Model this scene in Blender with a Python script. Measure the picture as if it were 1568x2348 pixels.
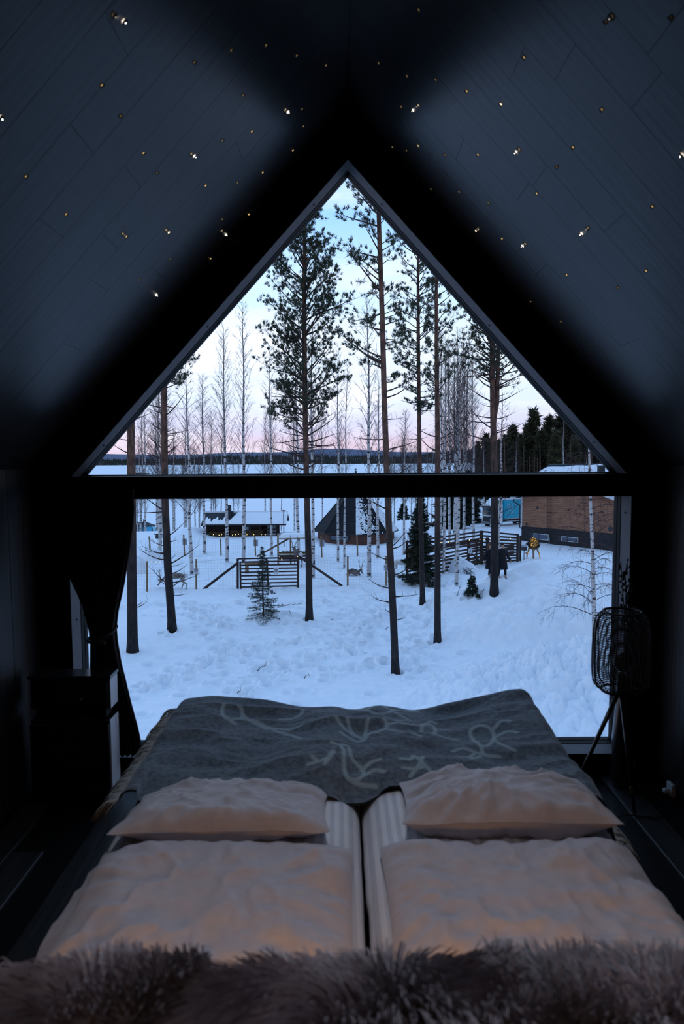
import bpy, math, random
import numpy as np
from mathutils import Vector, Matrix

for _o in list(bpy.data.objects):
    bpy.data.objects.remove(_o)
SC = bpy.context.scene
COL = SC.collection
random.seed(7)
RNG = np.random.default_rng(7)
R = random.uniform
pi = math.pi

# ------------------------------------------------------------------ camera
CAM = Vector((0.0, 0.0, 1.75))
FPX = 2348 * 24 / 36
PITCH, YAW, ROLL = math.atan(122 / FPX), math.radians(0.2), 0.006
FW = Vector((math.sin(YAW) * math.cos(PITCH), math.cos(YAW) * math.cos(PITCH), -math.sin(PITCH)))
_r0 = Vector((math.cos(YAW), -math.sin(YAW), 0))
_u0 = _r0.cross(FW)
UP = _u0 * math.cos(ROLL) + _r0 * math.sin(ROLL)
RT = _r0 * math.cos(ROLL) - _u0 * math.sin(ROLL)
cd = bpy.data.cameras.new('camera')
cam = bpy.data.objects.new('camera', cd)
COL.objects.link(cam)
cam.matrix_world = Matrix(((RT.x, UP.x, -FW.x, CAM.x), (RT.y, UP.y, -FW.y, CAM.y), (RT.z, UP.z, -FW.z, CAM.z), (0, 0, 0, 1)))
cd.sensor_fit = 'VERTICAL'
cd.sensor_height = 36
cd.sensor_width = 24
cd.lens = 24
cd.clip_start = 0.02
cd.clip_end = 12000
cd.dof.use_dof = True
cd.dof.focus_distance = 26
cd.dof.aperture_fstop = 4.0
SC.camera = cam

# ------------------------------------------------------------------ sky
w = bpy.data.worlds.new('dusk_sky')
SC.world = w
w.use_nodes = True
nt = w.node_tree
nt.nodes.clear()
N = nt.nodes.new
L = nt.links.new
tc = N('ShaderNodeTexCoord')
sep = N('ShaderNodeSeparateXYZ')
L(tc.outputs['Generated'], sep.inputs[0])
ramp = N('ShaderNodeValToRGB')
cr = ramp.color_ramp
cr.interpolation = 'EASE'
SKY = [(0.0, (0.50, 0.41, 0.53)), (0.018, (0.58, 0.46, 0.58)), (0.05, (0.54, 0.54, 0.74)), (0.09, (0.58, 0.66, 0.85)),
       (0.15, (0.65, 0.76, 0.95)), (0.23, (0.50, 0.68, 0.95)), (0.34, (0.28, 0.52, 0.93)), (1.0, (0.25, 0.48, 0.94))]
while len(cr.elements) < len(SKY):
    cr.elements.new(0.5)
for e, (p, c) in zip(cr.elements, SKY):
    e.position = p
    e.color = (*c, 1)
L(sep.outputs['Z'], ramp.inputs[0])
mp = N('ShaderNodeMapping')
mp.inputs['Scale'].default_value = (1.6, 1.6, 7.0)
L(tc.outputs['Generated'], mp.inputs[0])
nz = N('ShaderNodeTexNoise')
nz.inputs['Scale'].default_value = 2.2
nz.inputs['Detail'].default_value = 6
nz.inputs['Roughness'].default_value = 0.55
L(mp.outputs[0], nz.inputs['Vector'])
cl = N('ShaderNodeMapRange')
cl.inputs['From Min'].default_value = 0.48
cl.inputs['From Max'].default_value = 0.72
cl.inputs['To Max'].default_value = 0.7
L(nz.outputs['Fac'], cl.inputs['Value'])
mx = N('ShaderNodeMix')
mx.data_type = 'RGBA'
mx.inputs[7].default_value = (0.86, 0.84, 0.95, 1)
L(cl.outputs[0], mx.inputs[0])
L(ramp.outputs[0], mx.inputs[6])
bgn = N('ShaderNodeBackground')
bgn.inputs['Strength'].default_value = 1.0
L(mx.outputs[2], bgn.inputs[0])
# the afterglow: the sky is brighter towards the left of the view than behind the cabin
vm = N('ShaderNodeVectorMath')
vm.operation = 'DOT_PRODUCT'
vm.inputs[1].default_value = (-0.38, 0.92, 0.0)
L(tc.outputs['Generated'], vm.inputs[0])
gr = N('ShaderNodeMapRange')
gr.inputs['From Min'].default_value = -1.0
gr.inputs['From Max'].default_value = 1.0
gr.inputs['To Min'].default_value = 0.60
gr.inputs['To Max'].default_value = 1.16
L(vm.outputs['Value'], gr.inputs['Value'])
L(gr.outputs[0], bgn.inputs['Strength'])
wo = N('ShaderNodeOutputWorld')
L(bgn.outputs[0], wo.inputs[0])
w.cycles.sampling_method = 'MANUAL'
w.cycles.sample_map_resolution = 256

def lamp(name, typ, loc, energy, color, size=None, rot=None, **kw):
    ld = bpy.data.lights.new(name, typ)
    ld.energy = energy
    ld.color = color
    o = bpy.data.objects.new(name, ld)
    COL.objects.link(o)
    o.location = loc
    if rot:
        o.rotation_euler = rot
    if typ == 'AREA' and size:
        ld.shape = 'RECTANGLE'
        ld.size, ld.size_y = size
    if typ == 'POINT' and size:
        ld.shadow_soft_size = size
    for k, v in kw.items():
        setattr(ld, k, v)
    return o

# added warm spots, out of the frame, for the orange light on the pillows
def aimed(name, loc, at, energy, color, deg, blend, soft):
    o = lamp(name, 'SPOT', loc, energy, color)
    o.rotation_euler = (Vector(at) - Vector(loc)).to_track_quat('-Z', 'Y').to_euler()
    o.data.spot_size = math.radians(deg)
    o.data.spot_blend = blend
    o.data.shadow_soft_size = soft
    return o
for _x in (-0.36, 0.50):
    aimed('added_warm_spot', (_x, -0.35, 2.35), (_x, 1.14, 0.72), 3.0, (1.0, 0.36, 0.08), 34, 1.0, 0.10)

# added warm strip, unseen under the fur, that tints the near pillows
st_ = lamp('added_warm_strip', 'AREA', (0.06, 0.915, 0.850), 3.4, (1.0, 0.45, 0.09), (1.45, 0.03), (math.radians(6), 0, 0))
# added fill spots that brighten the bed and fur, out of the frame
aimed('added_overhead_fill', (0.06, 2.30, 3.42), (0.06, 1.75, 0.6), 33.0, (0.84, 0.88, 1.0), 104, 1.0, 0.10)
aimed('added_overhead_fill', (0.06, 0.62, 3.42), (0.06, 0.70, 0.6), 18.0, (0.95, 0.90, 1.0), 70, 1.0, 0.10)
# sampling portal in the window opening (emits nothing of its own)
po = lamp('window_portal', 'AREA', (0.055, 3.98, 1.75), 1.0, (1, 1, 1), (3.1, 3.4), (pi / 2, 0, 0))
po.rotation_euler = (-pi / 2, 0, 0)
po.data.cycles.is_portal = True

SC.view_settings.view_transform = 'Standard'
SC.view_settings.look = 'None'
SC.view_settings.exposure = 0.50
SC.view_settings.gamma = 1.0
SC.view_settings.use_curve_mapping = False
SC.cycles.use_denoising = True
SC.cycles.max_bounces = 8
SC.cycles.diffuse_bounces = 5
SC.cycles.transparent_max_bounces = 24
SC.cycles.sample_clamp_indirect = 4.0

# ------------------------------------------------------------------ picture <-> place
def ray(px, py):
    return FW * FPX + RT * (px - 784) - UP * (py - 1174)

def P(px, py, d):
    """The place seen at a pixel, d metres in front (along y)."""
    v = ray(px, py)
    return CAM + v * ((d - CAM.y) / v.y)

def plane_hit(px, py, p0, n):
    v = ray(px, py)
    return CAM + v * ((Vector(p0) - CAM).dot(n) / v.dot(n))

# ------------------------------------------------------------------ noise in numpy
def _hash(ix, iy, seed):
    n = (ix.astype(np.int64) * 374761393 + iy.astype(np.int64) * 668265263 + seed * 974634777) & 0xffffffff
    n = ((n ^ (n >> 13)) * 1274126177) & 0xffffffff
    return ((n ^ (n >> 16)) & 0xffff) / 65535.0

def vnoise(x, y, seed=0):
    x = np.asarray(x, float)
    y = np.asarray(y, float)
    ix, iy = np.floor(x), np.floor(y)
    fx, fy = x - ix, y - iy
    fx, fy = fx * fx * fx * (fx * (6 * fx - 15) + 10), fy * fy * fy * (fy * (6 * fy - 15) + 10)
    a, b = _hash(ix, iy, seed), _hash(ix + 1, iy, seed)
    c, d = _hash(ix, iy + 1, seed), _hash(ix + 1, iy + 1, seed)
    return (a + (b - a) * fx) * (1 - fy) + (c + (d - c) * fx) * fy - 0.5

def fbm(x, y, octv=4, seed=0, gain=0.5):
    s, a = 0.0, 1.0
    for i in range(octv):
        s = s + a * vnoise(np.asarray(x) * 2 ** i + 13.7 * i, np.asarray(y) * 2 ** i - 7.1 * i, seed + i)
        a *= gain
    return s

def sstep(a, b, x):
    t = np.clip((np.asarray(x, float) - a) / (b - a), 0, 1)
    return t * t * (3 - 2 * t)

# ------------------------------------------------------------------ meshes
def mesh_np(name, V, F4=None, F3=None, smooth=False):
    V = np.asarray(V, np.float32).reshape(-1, 3)
    loops, starts, k = [], [], 0
    for F, n in ((F4, 4), (F3, 3)):
        if F is not None and len(F):
            F = np.asarray(F, np.int32).reshape(-1, n)
            loops.append(F.ravel())
            starts.append(k + np.arange(len(F), dtype=np.int32) * n)
            k += F.size
    me = bpy.data.meshes.new(name)
    me.vertices.add(len(V))
    me.vertices.foreach_set('co', V.ravel())
    lv = np.concatenate(loops)
    st = np.concatenate(starts)
    me.loops.add(len(lv))
    me.loops.foreach_set('vertex_index', lv)
    me.polygons.add(len(st))
    me.polygons.foreach_set('loop_start', st)
    me.update(calc_edges=True)
    me.polygons.foreach_set('use_smooth', np.full(len(st), bool(smooth)))
    return me

def link(name, me, mat=None, parent=None, **props):
    o = bpy.data.objects.new(name, me)
    COL.objects.link(o)
    if mat is not None and me is not None and not me.materials:
        me.materials.append(mat)
    if parent is not None:
        o.parent = parent
        if not props.pop('local', False):
            o.matrix_parent_inverse = parent.matrix_basis.inverted()
    for k, v in props.items():
        if v:
            o[k] = v
    return o

def thing(name, label, cat, loc=(0, 0, 0), group=None, kind=None, rotz=0.0):
    o = bpy.data.objects.new(name, None)
    o.empty_display_size = 0.1
    COL.objects.link(o)
    o.location = loc
    o.rotation_euler = (0, 0, rotz)
    return tag(o, label, cat, group, kind)

def tag(o, label=None, cat=None, group=None, kind=None):
    for k, v in (('label', label), ('category', cat), ('group', group), ('kind', kind)):
        if v:
            o[k] = v
    return o

def copy_tree(o, parent=None):
    c = o.copy()
    COL.objects.link(c)
    if parent is not None:
        c.parent = parent
    for ch in list(o.children):
        copy_tree(ch, c)
    return c

class MB:
    """collects shapes, then links them as ONE mesh object"""
    def __init__(s):
        s.v, s.q, s.t, s.n = [], [], [], 0

    def add(s, V, Q=None, T=None):
        V = np.asarray(V, float).reshape(-1, 3)
        if Q is not None and len(Q):
            s.q.append(np.asarray(Q, int).reshape(-1, 4) + s.n)
        if T is not None and len(T):
            s.t.append(np.asarray(T, int).reshape(-1, 3) + s.n)
        s.v.append(V)
        s.n += len(V)
        return s

    def box(s, c, size, rz=0.0, bev=0.0):
        hx, hy, hz = size[0] / 2, size[1] / 2, size[2] / 2
        pts = []
        if bev > 0:
            b = bev
            for sx, sy in ((-1, -1), (1, -1), (1, 1), (-1, 1)):
                pts.append((sx * (hx - b), sy * (hy - b), -hz))
            for sx, sy in ((-1, -1), (1, -1), (1, 1), (-1, 1)):
                pts.append((sx * hx, sy * hy, -hz + b))
            for sx, sy in ((-1, -1), (1, -1), (1, 1), (-1, 1)):
                pts.append((sx * hx, sy * hy, hz - b))
            for sx, sy in ((-1, -1), (1, -1), (1, 1), (-1, 1)):
                pts.append((sx * (hx - b), sy * (hy - b), hz))
            lay = 4
        else:
            for z in (-hz, hz):
                for sx, sy in ((-1, -1), (1, -1), (1, 1), (-1, 1)):
                    pts.append((sx * hx, sy * hy, z))
            lay = 2
        p = np.array(pts)
        cz, sz = math.cos(rz), math.sin(rz)
        p = np.stack([p[:, 0] * cz - p[:, 1] * sz, p[:, 0] * sz + p[:, 1] * cz, p[:, 2]], 1) + np.array(c)
        Q = [(3, 2, 1, 0), tuple(4 * (lay - 1) + i for i in range(4))]
        for l in range(lay - 1):
            for i in range(4):
                j = (i + 1) % 4
                Q.append((4 * l + i, 4 * l + j, 4 * l + 4 + j, 4 * l + 4 + i))
        return s.add(p, Q)

    def bar(s, a, b, wd, hg, up=(0, 0, 1)):
        """box from a to b, wd wide across, hg high along up"""
        a, b, up = Vector(a), Vector(b), Vector(up)
        t = (b - a).normalized()
        x = t.cross(up)
        if x.length < 1e-4:
            x = t.cross(Vector((0, 1, 0)))
        x.normalize()
        z = x.cross(t)
        pts = [p + x * (sx * wd / 2) + z * (sz * hg / 2) for p in (a, b) for sx, sz in ((-1, -1), (1, -1), (1, 1), (-1, 1))]
        Q = [(0, 1, 2, 3), (7, 6, 5, 4)] + [(i, 4 + i, 4 + (i + 1) % 4, (i + 1) % 4) for i in range(4)]
        return s.add([tuple(p) for p in pts], Q)

    def tube(s, pts, rad, k=6, cap=True):
        p = np.asarray([tuple(q) for q in pts], float)
        n = len(p)
        r = np.broadcast_to(np.asarray(rad, float), (n,))
        t = np.gradient(p, axis=0)
        t /= np.linalg.norm(t, axis=1)[:, None] + 1e-9
        ref = np.array([0.31, 0.95, 0.05]) if abs(t[:, 2]).mean() > 0.8 else np.array([0.05, 0.13, 0.99])
        u = np.cross(t, ref)
        u /= np.linalg.norm(u, axis=1)[:, None] + 1e-9
        v = np.cross(t, u)
        a = np.arange(k) * 2 * pi / k
        V = p[:, None, :] + r[:, None, None] * (np.cos(a)[None, :, None] * u[:, None, :] + np.sin(a)[None, :, None] * v[:, None, :])
        i = np.arange(n - 1)[:, None] * k
        j = np.arange(k)[None, :]
        jn = (j + 1) % k
        Q = np.stack([i + j, i + jn, i + k + jn, i + k + j], -1).reshape(-1, 4)
        T = []
        V = V.reshape(-1, 3)
        if cap:
            V = np.vstack([V, p[:1], p[-1:]])
            for m in range(k):
                T.append((n * k, (m + 1) % k, m))
                T.append((n * k + 1, (n - 1) * k + m, (n - 1) * k + (m + 1) % k))
        return s.add(V, Q, T)

    def lathe(s, prof, c, k=24, cap=True):
        """prof: (r, z) from bottom to top, round a vertical axis at c"""
        pr = np.asarray(prof, float)
        a = np.arange(k) * 2 * pi / k
        V = np.stack([pr[:, None, 0] * np.cos(a), pr[:, None, 0] * np.sin(a), np.repeat(pr[:, 1:2], k, 1)], -1).reshape(-1, 3) + np.array(c)
        n = len(pr)
        i = np.arange(n - 1)[:, None] * k
        j = np.arange(k)[None, :]
        jn = (j + 1) % k
        Q = np.stack([i + j, i + jn, i + k + jn, i + k + j], -1).reshape(-1, 4)
        T = []
        if cap:
            V = np.vstack([V, np.array(c) + [0, 0, pr[0, 1]], np.array(c) + [0, 0, pr[-1, 1]]])
            for m in range(k):
                T.append((n * k, (m + 1) % k, m))
                T.append((n * k + 1, (n - 1) * k + m, (n - 1) * k + (m + 1) % k))
        return s.add(V, Q, T)

    def prism(s, poly, vec):
        """polygon (list of 3-D points) pushed along vec"""
        n = len(poly)
        p = np.asarray([tuple(q) for q in poly], float)
        V = np.vstack([p, p + np.array(tuple(vec))])
        c0, c1 = p.mean(0), p.mean(0) + np.array(tuple(vec))
        V = np.vstack([V, c0, c1])
        Q = [(i, (i + 1) % n, n + (i + 1) % n, n + i) for i in range(n)]
        T = [(2 * n, (i + 1) % n, i) for i in range(n)] + [(2 * n + 1, n + i, n + (i + 1) % n) for i in range(n)]
        return s.add(V, Q, T)

    def grid(s, X, Y, Z, flip=False):
        h, wd = X.shape
        V = np.stack([X, Y, Z], -1).reshape(-1, 3)
        i = np.arange(h - 1)[:, None] * wd
        j = np.arange(wd - 1)[None, :]
        Q = np.stack([i + j, i + j + 1, i + wd + j + 1, i + wd + j], -1).reshape(-1, 4)
        if flip:
            Q = Q[:, ::-1]
        return s.add(V, Q)

    def ball(s, c, r, k=8, m=5, sq=(1, 1, 1)):
        prof = []
        th = np.linspace(0, pi, m + 2)
        a = np.arange(k) * 2 * pi / k
        V = [(0, 0, -1)]
        for x in th[1:-1]:
            for y in a:
                V.append((math.sin(x) * math.cos(y), math.sin(x) * math.sin(y), -math.cos(x)))
        V.append((0, 0, 1))
        Q, T = [], []
        for i in range(m - 1):
            for j in range(k):
                Q.append((1 + i * k + j, 1 + i * k + (j + 1) % k, 1 + (i + 1) * k + (j + 1) % k, 1 + (i + 1) * k + j))
        for j in range(k):
            T.append((0, 1 + (j + 1) % k, 1 + j))
            T.append((len(V) - 1, 1 + (m - 1) * k + j, 1 + (m - 1) * k + (j + 1) % k))
        return s.add(np.array(V) * np.array(sq) * r + np.array(tuple(c)), Q, T)

    def mesh(s, name, smooth=False):
        return mesh_np(name, np.vstack(s.v), np.vstack(s.q) if s.q else None, np.vstack(s.t) if s.t else None, smooth)

    def build(s, name, mat=None, parent=None, smooth=False, **props):
        return link(name, s.mesh(name, smooth), mat, parent, **props)

# ------------------------------------------------------------------ materials
MATS = {}
def mat(name, col, rough=0.7, col2=None, scale=8.0, stretch=(1, 1, 1), lo=0.35, hi=0.65, bump=0.0, bscale=None, spec=0.3, emit=0.0, metal=0.0, detail=4, coord='Object', rnd=0.0, sheen=0.0):
    if name in MATS:
        return MATS[name]
    m = bpy.data.materials.new(name)
    m.use_nodes = True
    nt = m.node_tree
    b = nt.nodes['Principled BSDF']
    b.inputs['Roughness'].default_value = rough
    b.inputs['Metallic'].default_value = metal
    b.inputs['Specular IOR Level'].default_value = spec
    b.inputs['Base Color'].default_value = (*col, 1)
    if sheen:
        b.inputs['Sheen Weight'].default_value = sheen
    if emit:
        b.inputs['Emission Color'].default_value = (*col, 1)
        b.inputs['Emission Strength'].default_value = emit
    if col2 is not None or bump:
        t = nt.nodes.new('ShaderNodeTexCoord')
        mp = nt.nodes.new('ShaderNodeMapping')
        mp.inputs['Scale'].default_value = stretch
        nt.links.new(t.outputs[coord], mp.inputs[0])
        if rnd:
            oi0 = nt.nodes.new('ShaderNodeObjectInfo')
            sc0 = nt.nodes.new('ShaderNodeMath')
            sc0.operation = 'MULTIPLY'
            sc0.inputs[1].default_value = 53.0
            nt.links.new(oi0.outputs['Random'], sc0.inputs[0])
            nt.links.new(sc0.outputs[0], mp.inputs['Location'])
        nz = nt.nodes.new('ShaderNodeTexNoise')
        nz.inputs['Scale'].default_value = scale
        nz.inputs['Detail'].default_value = detail
        nt.links.new(mp.outputs[0], nz.inputs['Vector'])
        if col2 is not None:
            rp = nt.nodes.new('ShaderNodeValToRGB')
            rp.color_ramp.elements[0].position = lo
            rp.color_ramp.elements[1].position = hi
            rp.color_ramp.elements[0].color = (*col, 1)
            rp.color_ramp.elements[1].color = (*col2, 1)
            nt.links.new(nz.outputs['Fac'], rp.inputs[0])
            out = rp.outputs[0]
            if rnd:
                oi = nt.nodes.new('ShaderNodeObjectInfo')
                mr = nt.nodes.new('ShaderNodeMapRange')
                mr.inputs['To Min'].default_value = 1 - rnd
                mr.inputs['To Max'].default_value = 1 + rnd
                nt.links.new(oi.outputs['Random'], mr.inputs['Value'])
                hs = nt.nodes.new('ShaderNodeHueSaturation')
                nt.links.new(mr.outputs[0], hs.inputs['Value'])
                nt.links.new(out, hs.inputs['Color'])
                out = hs.outputs[0]
            nt.links.new(out, b.inputs['Base Color'])
        if bump:
            bp = nt.nodes.new('ShaderNodeBump')
            bp.inputs['Strength'].default_value = bump
            bp.inputs['Distance'].default_value = 0.02
            if bscale:
                n2 = nt.nodes.new('ShaderNodeTexNoise')
                n2.inputs['Scale'].default_value = bscale
                n2.inputs['Detail'].default_value = 5
                nt.links.new(mp.outputs[0], n2.inputs['Vector'])
                nt.links.new(n2.outputs['Fac'], bp.inputs['Height'])
            else:
                nt.links.new(nz.outputs['Fac'], bp.inputs['Height'])
            nt.links.new(bp.outputs[0], b.inputs['Normal'])
    MATS[name] = m
    return m

def glow(name, col, strength):
    if name in MATS:
        return MATS[name]
    m = bpy.data.materials.new(name)
    m.use_nodes = True
    b = m.node_tree.nodes['Principled BSDF']
    b.inputs['Base Color'].default_value = (*[min(1, c) for c in col], 1)
    b.inputs['Emission Color'].default_value = (*col, 1)
    b.inputs['Emission Strength'].default_value = strength
    MATS[name] = m
    return m

def glass(name, tint=(0.97, 0.985, 0.98)):
    m = bpy.data.materials.new(name)
    m.use_nodes = True
    nt = m.node_tree
    nt.nodes.clear()
    tr = nt.nodes.new('ShaderNodeBsdfTransparent')
    tr.inputs[0].default_value = (*tint, 1)
    gl = nt.nodes.new('ShaderNodeBsdfGlossy')
    gl.inputs['Roughness'].default_value = 0.01
    lw = nt.nodes.new('ShaderNodeLayerWeight')
    pw = nt.nodes.new('ShaderNodeMath')
    pw.operation = 'POWER'
    pw.inputs[1].default_value = 5
    nt.links.new(lw.outputs['Facing'], pw.inputs[0])
    fr = nt.nodes.new('ShaderNodeMapRange')
    fr.inputs['To Min'].default_value = 0.02
    fr.inputs['To Max'].default_value = 0.8
    nt.links.new(pw.outputs[0], fr.inputs['Value'])
    mx = nt.nodes.new('ShaderNodeMixShader')
    out = nt.nodes.new('ShaderNodeOutputMaterial')
    nt.links.new(fr.outputs[0], mx.inputs[0])
    nt.links.new(tr.outputs[0], mx.inputs[1])
    nt.links.new(gl.outputs[0], mx.inputs[2])
    nt.links.new(mx.outputs[0], out.inputs[0])
    return m
# ================================================================== the ground outside
GZ = -5.85
def worley(x, y, seed):
    """rounded lumps parted by creases, about -0.4 .. 0.6"""
    ix, iy = np.floor(x), np.floor(y)
    best = np.full(x.shape, 9.0)
    for dx in (-1, 0, 1):
        for dy in (-1, 0, 1):
            cx, cy = ix + dx, iy + dy
            d = (cx + _hash(cx, cy, seed) - x) ** 2 + (cy + _hash(cx, cy, seed + 50) - y) ** 2
            best = np.minimum(best, d * (0.75 + 0.5 * _hash(cx, cy, seed + 90)))
    return 0.6 - np.minimum(best, 1.0)

def terr(x, y):
    x = np.asarray(x, float)
    y = np.asarray(y, float)
    z = np.full(np.broadcast(x, y).shape, GZ)
    near = 0.62 - 0.47 * y
    z = np.maximum(z, near) + 0.12 * np.exp(-((z - near) / 0.3) ** 2)
    # falls to the lake, except on the right where the land goes on
    land = sstep(0.10, 0.20, x / np.maximum(y, 1) - 0.02 * np.sin(y * 0.05))
    z = z - 5.15 * sstep(70, 104, y) * (1 - land) - 0.8 * sstep(70, 150, y) * land
    far = 1 - sstep(60, 80, y)
    z = z + far * (0.22 * fbm(x / 6, y / 6, 3, 3) + 0.05 * fbm(x / 1.1, y / 1.1, 3, 9))
    # the ploughed track and its low edges
    tr = 37.9 + 0.02 * x + 0.4 * np.sin(x * 0.13)
    m = np.exp(-((y - tr) / 1.6) ** 4)
    z = z * (1 - 0.7 * m) + 0.7 * m * (GZ - 0.06) - 0.05 * np.exp(-((y - tr + 0.75) / 0.28) ** 2) - 0.05 * np.exp(-((y - tr - 0.75) / 0.28) ** 2)
    z = z + 0.16 * np.exp(-((y - tr + 2.3) / 0.6) ** 2) * (0.5 + 2.4 * fbm(x * 1.1, y * 1.1, 3, 21)) + 0.14 * np.exp(-((y - tr - 2.1) / 0.5) ** 2) * (0.6 + 1.6 * fbm(x * 1.3, y, 3, 22))
    # big smooth bank on the right
    e = ((x - 12.4) / 6.6) ** 2 + ((y - 33.6) / 4.4) ** 2
    z = z + 2.4 * np.exp(-e ** 1.3) * (1 + 0.28 * fbm(x / 1.6, y / 1.6, 4, 31) + 0.05 * worley(x / 1.1 + fbm(x, y, 2, 2), y / 0.9, 12))
    e = ((x - 8.2) / 3.6) ** 2 + ((y - 28.2) / 1.9) ** 2
    z = z + np.exp(-e ** 1.5) * (0.9 + 0.5 * fbm(x / 1.4, y / 1.4, 2, 47) + 0.75 * worley(x / 0.8 + 0.4 * fbm(x, y, 2, 5), y / 0.8, 7) + 0.35 * worley(x / 0.33, y / 0.33, 8))
    # ploughed heap of chunks, near on the right
    e = ((x - 7.0) / 4.1) ** 2 + ((y - 20.6) / 3.5) ** 2
    k = np.exp(-e ** 1.6)
    wxn, wyn = 0.5 * fbm(x / 0.7, y / 0.7, 2, 5), 0.5 * fbm(x / 0.7 + 9, y / 0.7, 2, 6)
    z = z + k * (0.80 + 1.0 * fbm(x / 1.7, y / 1.7, 2, 77) + 0.85 * worley(x / 0.95 + wxn, y / 0.95 + wyn, 3) + 0.60 * worley(x / 0.40 + wxn, y / 0.40 + wyn, 4) + 0.42 * worley(x / 0.17, y / 0.17, 5) + 0.22 * fbm(x / 0.12, y / 0.12, 2, 44))
    # little rises round the spruces and trunks
    z = z + 0.35 * np.exp(-(((x + 3.3) / 1.6) ** 2 + ((y - 32.2) / 0.9) ** 2))
    # banks beside the grill shelter and igloo
    z = z + 0.8 * np.exp(-(((x + 15.2) / 1.7) ** 2 + ((y - 68) / 5) ** 2)) - 0.3 * np.exp(-(((x - 1.0) / 5.0) ** 4 + ((y - 61) / 5) ** 4)) + 0.1 * np.exp(-(((x + 22) / 6.0) ** 2 + ((y - 70) / 5) ** 2))
    z = z + 0.5 * sstep(44, 50, y) * (1 - sstep(52, 62, y)) * fbm(x / 2.2, y / 2.2, 3, 51) * (1 - land)
    return z

def gz(x, y):
    return float(terr(np.array([x]), np.array([y]))[0])

def G(px, py, far=140.0):
    """where the sight line through a pixel meets the snow"""
    v = ray(px, py)
    d = np.concatenate([np.arange(14, 60, 0.06), np.arange(60, far, 0.3)])
    s = d / v.y
    h = CAM.z + v.z * s - terr(v.x * s, d)
    i = int(np.argmax(h < 0)) if (h < 0).any() else len(d) - 1
    t = d[i] / v.y
    return Vector((v.x * t, d[i], gz(v.x * t, d[i])))

snow = mat('snow', (0.80, 0.83, 0.86), 0.85, (0.87, 0.88, 0.90), 3.0, bump=0.55, bscale=9.0, spec=0.15)
packed = mat('packed_snow', (0.66, 0.69, 0.74), 0.8, (0.82, 0.84, 0.87), 1.2, (1, 4, 1), bump=0.1, bscale=9.0, spec=0.15)
lakesnow = mat('lake_snow', (0.84, 0.86, 0.88), 0.9, (0.88, 0.89, 0.90), 0.02, (1, 3, 1), spec=0.1)

rows = np.concatenate([np.linspace(3.97, 16.4, 40), 16.5 * (44 / 16.5) ** np.linspace(0, 1, 330), 44.3 * (132 / 44.3) ** np.linspace(0, 1, 170)])
cols = np.concatenate([np.linspace(-0.9, -0.43, 24)[:-1], np.linspace(-0.43, 0.44, 580), np.linspace(0.44, 0.9, 24)[1:]])
XX = rows[:, None] * cols[None, :]
YY = np.repeat(rows[:, None], len(cols), 1)
ZZ = terr(XX, YY)

def dimple(x, y, r, depth, rim=0.3):
    i0, i1 = np.searchsorted(rows, [y - 3 * r, y + 3 * r])
    if i1 <= i0 + 1:
        return
    c0, c1 = np.searchsorted(cols, [(x - 3 * r) / y, (x + 3 * r) / y])
    sl = (slice(i0, i1), slice(c0, c1))
    d2 = ((XX[sl] - x) ** 2 + (YY[sl] - y) ** 2) / (r * r)
    ZZ[sl] += -depth * np.exp(-d2 ** 1.6) + depth * rim * np.exp(-((np.sqrt(d2) - 1.45) / 0.4) ** 2)

def track(pts, step=0.36, depth=0.20, spread=0.2, wob=0.08):
    w_ = [G(*p) for p in pts]
    side = 1
    for a, b in zip(w_[:-1], w_[1:]):
        n = max(2, int((b - a).length / step))
        t = (b - a).normalized()
        for i in range(n):
            p = a + (b - a) * (i / n)
            side = -side
            dimple(p.x - t.y * spread * side + R(-wob, wob), p.y + t.x * spread * side + R(-wob, wob), R(0.13, 0.20), depth * R(0.9, 1.9), 0.35)

track([(300, 1600), (390, 1550), (480, 1520), (560, 1500), (680, 1470), (760, 1452), (860, 1430), (940, 1400)], spread=0.32, wob=0.2)
track([(310, 1590), (400, 1555), (500, 1512), (600, 1495), (720, 1465)], spread=0.15, wob=0.2)
track([(520, 1620), (600, 1560), (660, 1530), (760, 1490), (830, 1455), (880, 1400), (900, 1375)], spread=0.3, wob=0.3)
track([(560, 1590), (640, 1545), (740, 1515), (820, 1470)], spread=0.35, wob=0.3)
track([(455, 1400), (480, 1440), (510, 1480), (500, 1530)], spread=0.3, wob=0.3)
track([(430, 1390), (470, 1420), (540, 1450)], spread=0.3, wob=0.35)
track([(790, 1390), (830, 1410), (850, 1450), (800, 1500)], spread=0.4, wob=0.4)
track([(840, 1380), (960, 1360), (1000, 1345), (1080, 1330)], spread=0.4, wob=0.4, depth=0.1)
track([(720, 1560), (830, 1530), (930, 1490), (990, 1470)], spread=0.25, wob=0.25)
track([(920, 1560), (970, 1480), (990, 1420), (940, 1385)], spread=0.3, wob=0.3)
for (cx_, cy_, sx_, sy_, n_) in ((820, 1400, 90, 22, 90), (640, 1530, 110, 35, 70), (700, 1480, 160, 40, 60), (800, 1450, 90, 30, 50), (480, 1410, 60, 25, 40), (900, 1365, 120, 8, 60), (950, 1480, 40, 50, 30), (420, 1560, 70, 30, 20)):
    for i in range(n_):
        p = G(random.gauss(cx_, sx_), random.gauss(cy_, sy_))
        if 17 < p.y < 44:
            dimple(p.x, p.y, R(0.12, 0.24), R(0.10, 0.32), 0.3)
for i in range(260):
    p = G(R(330, 1180), R(1262, 1345))
    dimple(p.x, p.y, R(0.14, 0.34), R(0.06, 0.14))
for _ in range(1):
    Zp = np.pad(ZZ, 1, mode='edge')
    ZZ = 0.6 * ZZ + 0.10 * (Zp[:-2, 1:-1] + Zp[2:, 1:-1] + Zp[1:-1, :-2] + Zp[1:-1, 2:])
g = MB().grid(XX, YY, ZZ)
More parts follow.
